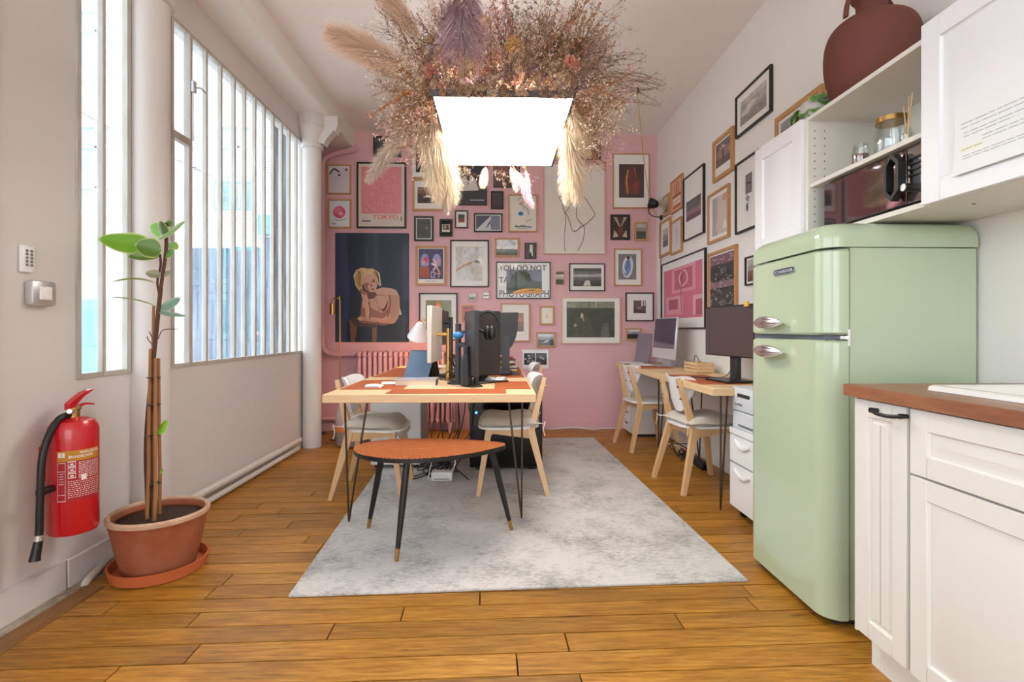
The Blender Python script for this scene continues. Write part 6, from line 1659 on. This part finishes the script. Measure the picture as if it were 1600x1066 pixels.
for (a, b) in ((A0 + .02, A0 + .33),):   # outlined column of symbols
    seg(a, b, h * .632, h * .636); seg(a, b, h * .305, h * .309); seg(a, a + .012, h * .305, h * .636); seg(b - .012, b, h * .305, h * .636); seg(a, b, h * .56, h * .564); seg(a, b, h * .36, h * .364)
for k in range(3):
    z = h * (.60 - .05 * k); seg(A0 + .42, A0 + .70, z, z + .003); seg(A0 + .42, A0 + .70, z + .017, z + .02); seg(A0 + .42, A0 + .435, z, z + .02); seg(A0 + .685, A0 + .70, z, z + .02); seg(A0 + .5, A0 + .62, z + .006, z + .012)
for k in range(11):
    z = h * (.628 - .0135 * k); p = A0 + .8
    while p < A1 - .05: e = p + rl_.uniform(.04, .14); seg(p, min(e, A1 - .02), z, z + .0022); p = e + .025
for k in range(9):
    z = h * (.47 - .017 * k); p = A0 + .42
    while p < A1 - .05: e = p + rl_.uniform(.03, .1); seg(p, min(e, A1 - .02), z, z + .0024); p = e + .04
for k in range(5): seg(A0 + .08, A0 + .26, h * (.54 - .022 * k), h * (.54 - .022 * k) + .002)
seg(A0 + .9, A0 + 1.1, h * .475, h * .52)
ln_.build('label_small_print', m_wt, lb, kind='stuff')
# ================================================================== KEYPAD AND SWITCH
kq = onX(38, 406, XL)
kp = thing('alarm_keypad', 'slim white keypad with grey buttons on the left wall', 'keypad', (XL, kq.y, onX(38, 426, XL).z))
kh = onX(38, 385, XL).z - onX(38, 427, XL).z
MB().b2((0, -.027, 0), (.018, .027, kh), .006, seg=2).build('casing', m_white, kp)
bme = MB().lathe([(.0055, 0), (.0055, .0025), (.004, .0035)], 10, Matrix.Rotation(pi / 2, 4, 'Y')).mesh('button', m_grey)
for i in range(2):
    for j in range(5): link_mesh('button', bme, kp, Matrix.Translation((.018, -.010 + .020 * i, kh * .28 + j * .0135)))
sq = onX(56, 460, XL)
sw = thing('wall_socket', 'grey framed weatherproof socket below the keypad on the left wall', 'socket', (XL, sq.y, onX(56, 478, XL).z))
sh = onX(56, 440, XL).z - onX(56, 479, XL).z; swd = .055
MB().b2((0, -swd, 0), (.038, swd, sh), .012, seg=2).build('surround', m_alu, sw)
MB().b2((.036, -.026, sh / 2 - .026), (.043, .026, sh / 2 + .026), .002).build('face', m_white, sw)
MB().lathe([(.019, .0), (.019, .003), (.012, .004)], 18, Matrix.Translation((.043, 0, sh / 2)) @ Matrix.Rotation(pi / 2, 4, 'Y')).build('button', m_paper, sw)
# ================================================================== BRASS FLOOR LAMP
fq = onZ(531, 686, 0)
fl = thing('brass_floor_lamp', 'slim brass reading lamp standing by the radiator', 'floor lamp', (fq.x, fq.y, 0))
fh = onY(530, 466, fq.y).z
MB().lathe([(.10, 0), (.10, .012), (.02, .018)], 28).build('base', m_brass, fl)
MB().tube(catmull([(0, 0, .01), (0, 0, fh * .5), (0, 0, fh - .04), (-.012, 0, fh - .008), (-.035, 0, fh), (-.06, 0, fh - .004), (-.072, 0, fh - .03), (-.073, 0, fh - .05)], 5), .0075, 10).build('pole', m_brass, fl)
MB().lathe([(.014, fh - .05), (.028, fh - .055), (.028, fh - .16), (.025, fh - .16), (.024, fh - .06)], 22, Matrix.Translation((-.073, 0, 0))).build('lamp_shade', m_brass, fl)
# ================================================================== BLACK WALL LAMP AND YELLOW FLEX
wq = onX(1031, 322, XR)
wl = thing('wall_lamp', 'small black wall lamp in the right corner with its flex running down', 'lamp', (XR - .0, 5.40, onX(1031, 330, XR).z))
hd2 = Matrix.Translation((-.09, 0, .06)) @ Vector((-.6, .35, .25)).to_track_quat('Z', 'Y').to_matrix().to_4x4()
MB().lathe([(.02, -.05), (.035, -.04), (.052, .0), (.056, .045), (.053, .045), (.048, .0), (.03, -.035)], 22, hd2, cap=False).build('lamp_shade', m_black, wl)
MB().sphere((0, 0, .0), .03, 12, 8, hd2).build('bulb', m_paper, wl)
MB().tube(catmull([(-.08, 0, .05), (-.13, .0, .03), (-.14, 0, -.03), (-.10, 0, -.07), (-.02, 0, -.085)], 5), .005, 8).build('arm', m_black, wl)
MB().lathe([(.026, 0), (.026, .02)], 14, Matrix.Translation((-.02, 0, -.085)) @ Matrix.Rotation(pi / 2, 4, 'Y')).build('wall_plate', m_black, wl)
MB().tube([(-.012, 0, -.1), (-.01, .01, -.4), (-.012, 0, -1.2)], .0035, 6).build('flex', m_black, wl)
hk = onZ(996, 142, ZC - .02)
m_flex = mat('yellow_flex', (206, 166, 84), .6)
yf = thing('yellow_flex', 'yellow flex swagged from the flower lamp to a ceiling hook and corner lamp', 'cable', (hk.x, hk.y, ZC))
LO = Vector(yf.location)
LAMPC = Vector((0, 0, 0))
p0 = onZ(886, 190, 2.25); a1 = onY(930, 172, 2.9); a2 = onY(965, 166, 3.6)
MB().tube(catmull([p0 - LO, onY(905, 180, 2.75) - LO, a1 - LO, a2 - LO, onY(985, 150, 4.3) - LO, Vector((0, 0, -.035))], 6), .005, 6).build('swag', m_flex, yf)
MB().tube(catmull([Vector((0, 0, -.035)), onY(1000, 190, 4.9) - LO, onY(1006, 250, 5.2) - LO, onY(1013, 300, 5.42) - LO, onY(1019, 322, 5.42) - LO, Vector((XR - .03, 5.41, onX(1031, 342, XR).z)) - LO], 6), .0045, 6).build('drop', m_flex, yf)
MB().lathe([(.016, -.04), (.02, -.03), (.012, 0)], 12).build('ceiling_hook', m_black, yf)
# ================================================================== FLOWER LAMP
ZP = 2.15
c_nl, c_nr = onZ(675, 155, ZP), onZ(886, 150, ZP); c_fr, c_fl = onZ(868, 260, ZP), onZ(709, 258, ZP)
lx0, lx1 = (c_nl.x + c_fl.x) / 2, (c_nr.x + c_fr.x) / 2
ly0, ly1 = (c_nl.y + c_nr.y) / 2, (c_fl.y + c_fr.y) / 2
lc = Vector(((lx0 + lx1) / 2, (ly0 + ly1) / 2, ZP))
hx, hy_ = (lx1 - lx0) / 2, (ly1 - ly0) / 2
fl_ = thing('flower_lamp', 'glowing rectangular light panel hung under a big cloud of dried flowers', 'pendant lamp', lc)
MB().b2((-hx - .012, -hy_ - .012, .0), (hx + .012, -hy_, .03)).b2((-hx - .012, hy_, .0), (hx + .012, hy_ + .012, .03)).b2((-hx - .012, -hy_, 0), (-hx, hy_, .03)).b2((hx, -hy_, 0), (hx + .012, hy_, .03)).b2((-hx, -hy_, .02), (hx, hy_, .03)).build('housing', mat('grey_metal_housing', (92, 92, 98), .5, .4), fl_)
MB().b2((-hx, -hy_, .006), (hx, hy_, .012)).build('diffuser', mat('lit_diffuser', (255, 250, 242), .5, emit=PANEL), fl_)
MB().b2((-hx * .8, -hy_ * .8, .031), (hx * .8, hy_ * .8, .036)).build('uplight_panel', mat('uplight_diffuser', (255, 248, 238), .5, emit=UPLIGHT), fl_)
for sx in (-1, 1):
    for sy in (-1, 1):
        MB().tube([(sx * hx * .9, sy * hy_ * .9, .03), (sx * .12, sy * .2, ZC - ZP - .0)], .002, 5).build('suspension_wire', m_alu, fl_)
MB().lathe([(.09, ZC - ZP - .03), (.1, ZC - ZP)], 20).build('ceiling_rose', m_white, fl_)
rf = random.Random(77)
m_dry = vcol_mat('dried_flower', .85)
m_plume = vcol_mat('pampas_plume', .9)
def rv(s=1): return Vector((rf.gauss(0, s), rf.gauss(0, s), rf.gauss(0, s)))
def blade(mb, p, q, w, c, side=None):
    d = (q - p); s = d.cross(side or rv()).normalized() * w
    mb.col = lin(c); mb.add([p - s, p + s, q], [[0, 1, 2]])
def strip(mb, pts, w, c):
    mb.col = lin(c)
    mb.tube(pts, [w] * (len(pts) - 1) + [w * .4], 3, cap=False)
def tetra(mb, c, r, col):
    mb.col = lin(col)
    vs = [c + rv(.6).normalized() * r * rf.uniform(.7, 1.2) for _ in range(4)]
    mb.add(vs, [[0, 1, 2], [0, 2, 3], [0, 3, 1], [1, 3, 2]])
def vary(c, d=18): k = rf.uniform(-d, d); return tuple(max(0, min(255, q + k + rf.uniform(-5, 5))) for q in c)
# all sprays grow along +x, length about L
def plume(L, R, c, droop, hairs=2000, sway=0):
    mb = MB(); axis = []
    for k in range(13):
        t = k / 12; axis.append(Vector((L * t, sway * t * t, -droop * t * t)))
    strip(mb, axis, .003, vary((170, 130, 90)))
    for k in range(hairs):
        t = rf.uniform(.12, 1) ** .85
        i = min(11, int(t * 12)); fr_ = t * 12 - i
        p = axis[i].lerp(axis[i + 1], fr_); d = (axis[i + 1] - axis[i]).normalized()
        prof = sin(pi * min(1, max(0, (t - .05) / .97)) ** .8) ** .6
        out = (rv().cross(d)).normalized()
        ln = R * prof * rf.uniform(.55, 1.1)
        q = p + out * ln * .75 + d * ln * rf.uniform(.5, 1.3) + Vector((0, 0, -.18 * ln))
        blade(mb, p + out * .004, q, rf.uniform(.0011, .0024), vary(c, 16))
    return mb.mesh('pampas_plume', m_plume, smooth=False)
def gyps(L, c1, c2, n=26, dots=7, sp=.35):
    mb = MB()
    strip(mb, [Vector((0, 0, 0)), Vector((L * .4, 0, .01)), Vector((L * .75, .0, 0))], .0018, vary(c1))
    for k in range(n):
        t = rf.uniform(.15, .75); p = Vector((L * t, 0, .01))
        d = (Vector((1, 0, 0)) + rv(.55)).normalized(); q = p + d * L * rf.uniform(.15, .38)
        strip(mb, [p, p.lerp(q, .5) + rv(.006), q], .0008, vary(c1))
        for j in range(dots):
            d2 = (d + rv(.7)).normalized(); q2 = q + d2 * rf.uniform(.01, .06) * L * 2
            blade(mb, q, q2, .0006, vary(c1)); tetra(mb, q2, rf.uniform(.004, .0085), vary(c2, 22))
    return mb.mesh('dried_spray', m_dry, smooth=False)
def spike(L, c1, c2, r=.011):
    mb = MB(); ax = [Vector((L * t / 6, 0, -.04 * L * (t / 6) ** 2)) for t in range(7)]
    strip(mb, ax, .002, vary(c1))
    for k in range(110):
        t = rf.uniform(.35, 1) ; p = Vector((L * t, 0, -.04 * L * t * t)); o = Vector((rf.gauss(0, .2), rf.gauss(0, 1), rf.gauss(0, 1))).normalized()
        tetra(mb, p + o * r * (1.15 - t * .6), rf.uniform(.005, .0095) * (1.2 - .5 * t), vary(c2, 24))
    return mb.mesh('dried_spike', m_dry, smooth=False)
def grass(L, c1, n=5):
    mb = MB()
    for k in range(n):
        a = rf.uniform(-.12, .12); b = rf.uniform(-.1, .2)
        pts = [Vector((L * t, a * L * t * t, (b * t - .45 * t * t * rf.uniform(.6, 1)) * L * .8)) for t in (0, .2, .4, .6, .8, 1)]
        strip(mb, pts, .0012, vary(c1))
        for j in range(22):
            t = rf.uniform(.45, 1); i = min(4, int(t * 5)); p = pts[i].lerp(pts[i + 1], t * 5 - i)
            q = p + Vector((.012, 0, 0)) + rv(.010); blade(mb, p, q, .0008, vary(c1)); tetra(mb, q, .0028, vary(c1, 25))
    return mb.mesh('dried_grass', m_dry, smooth=False)
def cluster(R, c1, c2, n=110):
    mb = MB()
    for k in range(7):
        q = Vector((R * 1.6, 0, 0)) + rv(R * .35); strip(mb, [Vector((0, 0, 0)), q * .5 + rv(.004), q], .0014, vary(c1))
    for k in range(n):
        d = rv().normalized(); tetra(mb, Vector((R * 1.7, 0, 0)) + Vector((d.x * .8, d.y, d.z)) * R * rf.uniform(.55, 1), rf.uniform(.008, .016), vary(c2, 24))
    return mb.mesh('dried_flower_head', m_dry, smooth=False)
def twig(L, c):
    mb = MB()
    def grow(p, d, l, w, dep):
        q = p + d * l; strip(mb, [p, p.lerp(q, .5) + rv(.004), q], w, vary(c, 10))
        if dep:
            for _ in range(rf.choice((2, 3))): grow(p.lerp(q, rf.uniform(.5, 1)), (d + rv(.5)).normalized(), l * rf.uniform(.45, .7), w * .65, dep - 1)
        else: tetra(mb, q, .004, vary(c, 20))
    grow(Vector((0, 0, 0)), Vector((1, 0, 0)), L * .45, .0028, 3)
    return mb.mesh('dried_twig', m_dry, smooth=False)
brown, dbrown, rust, ochre, tan_, pinkd, mauve, cream, coral = (140, 104, 74), (104, 80, 62), (180, 112, 60), (214, 168, 104), (206, 176, 144), (214, 168, 160), (156, 124, 130), (226, 204, 176), (222, 150, 124)
KINDS = {
 'gy_brown': [gyps(.36, dbrown, (180, 146, 118)) for _ in range(2)], 'gy_tan': [gyps(.36, brown, (218, 194, 168)) for _ in range(2)],
 'gy_pink': [gyps(.38, brown, pinkd) for _ in range(2)], 'gy_dark': [gyps(.34, (84, 68, 64), (126, 104, 104)) for _ in range(2)],
 'gy_white': [gyps(.34, brown, (230, 214, 196), 18, 4)], 'sp_rust': [spike(.42, brown, rust) for _ in range(2)], 'sp_pink': [spike(.4, brown, (190, 120, 110), .014)],
 'gr': [grass(.42, (120, 84, 54)) for _ in range(2)], 'cl_och': [cluster(.038, brown, ochre)], 'cl_coral': [cluster(.034, brown, coral)], 'cl_br': [cluster(.04, brown, (176, 134, 98))], 'cl_mauve': [cluster(.05, dbrown, mauve)],
 'tw': [twig(.42, dbrown) for _ in range(2)], 'cl_tan': [cluster(.042, brown, tan_)]}
def place(me, p, d, s=1.0, roll=None, nm=None):
    d = Vector(d).normalized()
    q = d.to_track_quat('X', 'Z').to_matrix().to_4x4()
    M = Matrix.Translation(Vector(p)) @ q @ Matrix.Rotation(rf.uniform(0, 2 * pi) if roll is None else roll, 4, 'X') @ Matrix.Scale(s, 4)
    return link_mesh(nm or me.name.split('.')[0], me, fl_, M)
def pick(*ks): return rf.choice(KINDS[rf.choice(ks)])
# dense upper cloud, rooted on the panel's top
for k in range(175):
    u, v = rf.uniform(-1, 1), rf.uniform(-1, 1) ** 1
    p = (u * hx * 1.0, v * hy_ * .95, rf.uniform(.07, .2))
    d = (u * 1.0 + rf.gauss(0, .25), v * .7 + rf.gauss(0, .3), rf.uniform(.35, 1.3))
    place(pick('gy_brown', 'gy_brown', 'gy_tan', 'gy_tan', 'gy_pink', 'gy_dark', 'gy_dark', 'sp_rust', 'tw', 'cl_br', 'cl_tan', 'cl_mauve', 'gy_white'), p, d, rf.uniform(.8, 1.25))
for k in range(70):   # heads packed low over the panel
    u, v = rf.uniform(-1, 1), rf.uniform(-1, .6)
    place(pick('cl_br', 'cl_tan', 'cl_mauve', 'cl_br', 'cl_tan', 'cl_och', 'cl_coral'), (u * hx, v * hy_, rf.uniform(.06, .3)), (u * .8, -.5 + rf.gauss(0, .3), rf.uniform(.2, 1)), rf.uniform(.8, 1.4))
# skirt around the rim (near edge and both sides)
for k in range(75):
    u = rf.uniform(-1.05, 1.05)
    place(pick('gy_brown', 'gy_tan', 'gy_dark', 'cl_br', 'cl_tan', 'cl_mauve', 'cl_och', 'cl_coral', 'gy_pink', 'gy_white'), (u * hx, -hy_ + rf.uniform(-.03, .10), rf.uniform(.015, .17)), (u * .7 + rf.gauss(0, .35), -rf.uniform(.0, .6), rf.uniform(-.15, .9)), rf.uniform(.4, .85))
for s in (-1, 1):
    for k in range(46):
        v = rf.uniform(-1, 1)
        place(pick('gy_tan', 'gy_brown', 'gy_pink', 'sp_rust', 'gy_white', 'gy_tan', 'cl_br', 'cl_tan') , (s * (hx + .01), v * hy_, rf.uniform(.02, .12)), (s * rf.uniform(.4, 1), rf.gauss(0, .35), rf.uniform(-.7, .6)), rf.uniform(.65, 1.0))
# rust spikes and sprays standing up on the right, pink and tan on the left
for k in range(16):
    place(pick('sp_rust'), (rf.uniform(.05, hx), rf.uniform(-.4, .1), .1), (rf.uniform(.2, .9), rf.uniform(-.5, .1), rf.uniform(.8, 1.4)), rf.uniform(1.0, 1.45))
for k in range(9): place(pick('sp_pink', 'gy_pink'), (rf.uniform(-hx, hx), rf.uniform(-.4, 0), .1), (rf.uniform(-.7, .5), rf.uniform(-.6, .1), 1), rf.uniform(1.0, 1.4))
for k in range(9): place(pick('gr'), (hx * .9, rf.uniform(-.4, .2), .15), (1, rf.uniform(-.5, .3), rf.uniform(.3, .8)), rf.uniform(.9, 1.3), 0)
for k in range(5): place(pick('gr'), (-hx * .9, rf.uniform(-.4, .2), .15), (-1, rf.uniform(-.5, .3), rf.uniform(.2, .7)), rf.uniform(.7, 1.0), 0)
for k in range(7): place(pick('tw'), (hx * rf.uniform(-.9, .9), rf.uniform(-.4, 0), .1), (rf.uniform(-1, 1), -.3, rf.uniform(.4, 1)), rf.uniform(1, 1.4))
# pampas plumes at the places the photo shows them
pl_tan = plume(.5, .15, (238, 208, 184), .05, 3600); pl_cream = plume(.42, .085, (236, 216, 188), .10); pl_mauve = plume(.34, .17, (206, 172, 178), 0, 6500); pl_pale = plume(.5, .09, (222, 204, 188), .16); pl_pink = plume(.3, .055, (232, 178, 192), .05, 700)
def plume_to(me, L, b, t, db, dt):
    p = onY(*b, db) - lc; q = onY(*t, dt) - lc; d = q - p
    place(me, p, d, d.length / L, 0, 'pampas_plume')
N_, M_, F_ = ly0 + .02, lc.y, ly1 - .02
plume_to(pl_tan, .5, (655, 115), (520, 36), N_ + .1, N_ - .02)
plume_to(pl_tan, .5, (665, 75), (598, -30), N_ + .1, N_)
plume_to(pl_tan, .5, (650, 120), (560, 70), N_ + .15, N_ + .1)
plume_to(pl_pale, .5, (655, 195), (570, 246), F_ - .1, F_ + .25)
plume_to(pl_pale, .5, (660, 190), (600, 205), M_, M_ + .1)
plume_to(pl_mauve, .34, (725, -45), (722, 70), N_ - .05, N_ - .10)
plume_to(pl_cream, .42, (668, 165), (712, 285), N_ + .25, F_ - .1)
plume_to(pl_cream, .42, (650, 165), (690, 290), N_ + .3, F_ - .15)
plume_to(pl_pale, .5, (690, 215), (700, 310), M_ + .1, F_)
plume_to(pl_cream, .42, (880, 180), (905, 280), N_ + .2, F_ - .15)
plume_to(pl_cream, .42, (888, 200), (886, 300), M_ + .1, F_)
plume_to(pl_cream, .42, (885, 165), (920, 215), N_ + .1, M_)
plume_to(pl_tan, .5, (760, 255), (752, 292), F_, F_ + .06)
plume_to(pl_cream, .42, (795, 255), (815, 295), F_, F_ + .04)
plume_to(pl_pink, .3, (800, 258), (842, 318), F_, F_ + .03)
plume_to(pl_pink, .3, (820, 262), (832, 300), F_, F_ + .03)
for k in range(10):     # small sprays hanging along the far and side edges
    place(pick('gy_tan', 'gy_white', 'cl_tan', 'cl_br'), (rf.uniform(-hx, hx), hy_, .04), (rf.gauss(0, .4), .3, -rf.uniform(.2, .8)), rf.uniform(.4, .6))

for k in range(64):     # tufts lapping over the near rim of the panel
    u = rf.uniform(-1.0, 1.0)
    place(pick('gy_brown', 'gy_tan', 'gy_dark', 'cl_mauve', 'cl_tan', 'cl_br'), (u * hx, -hy_ - rf.uniform(.0, .04), rf.uniform(-.012, .03)), (rf.gauss(0, .6), -.4, rf.uniform(-.2, .6)), rf.uniform(.35, .6))
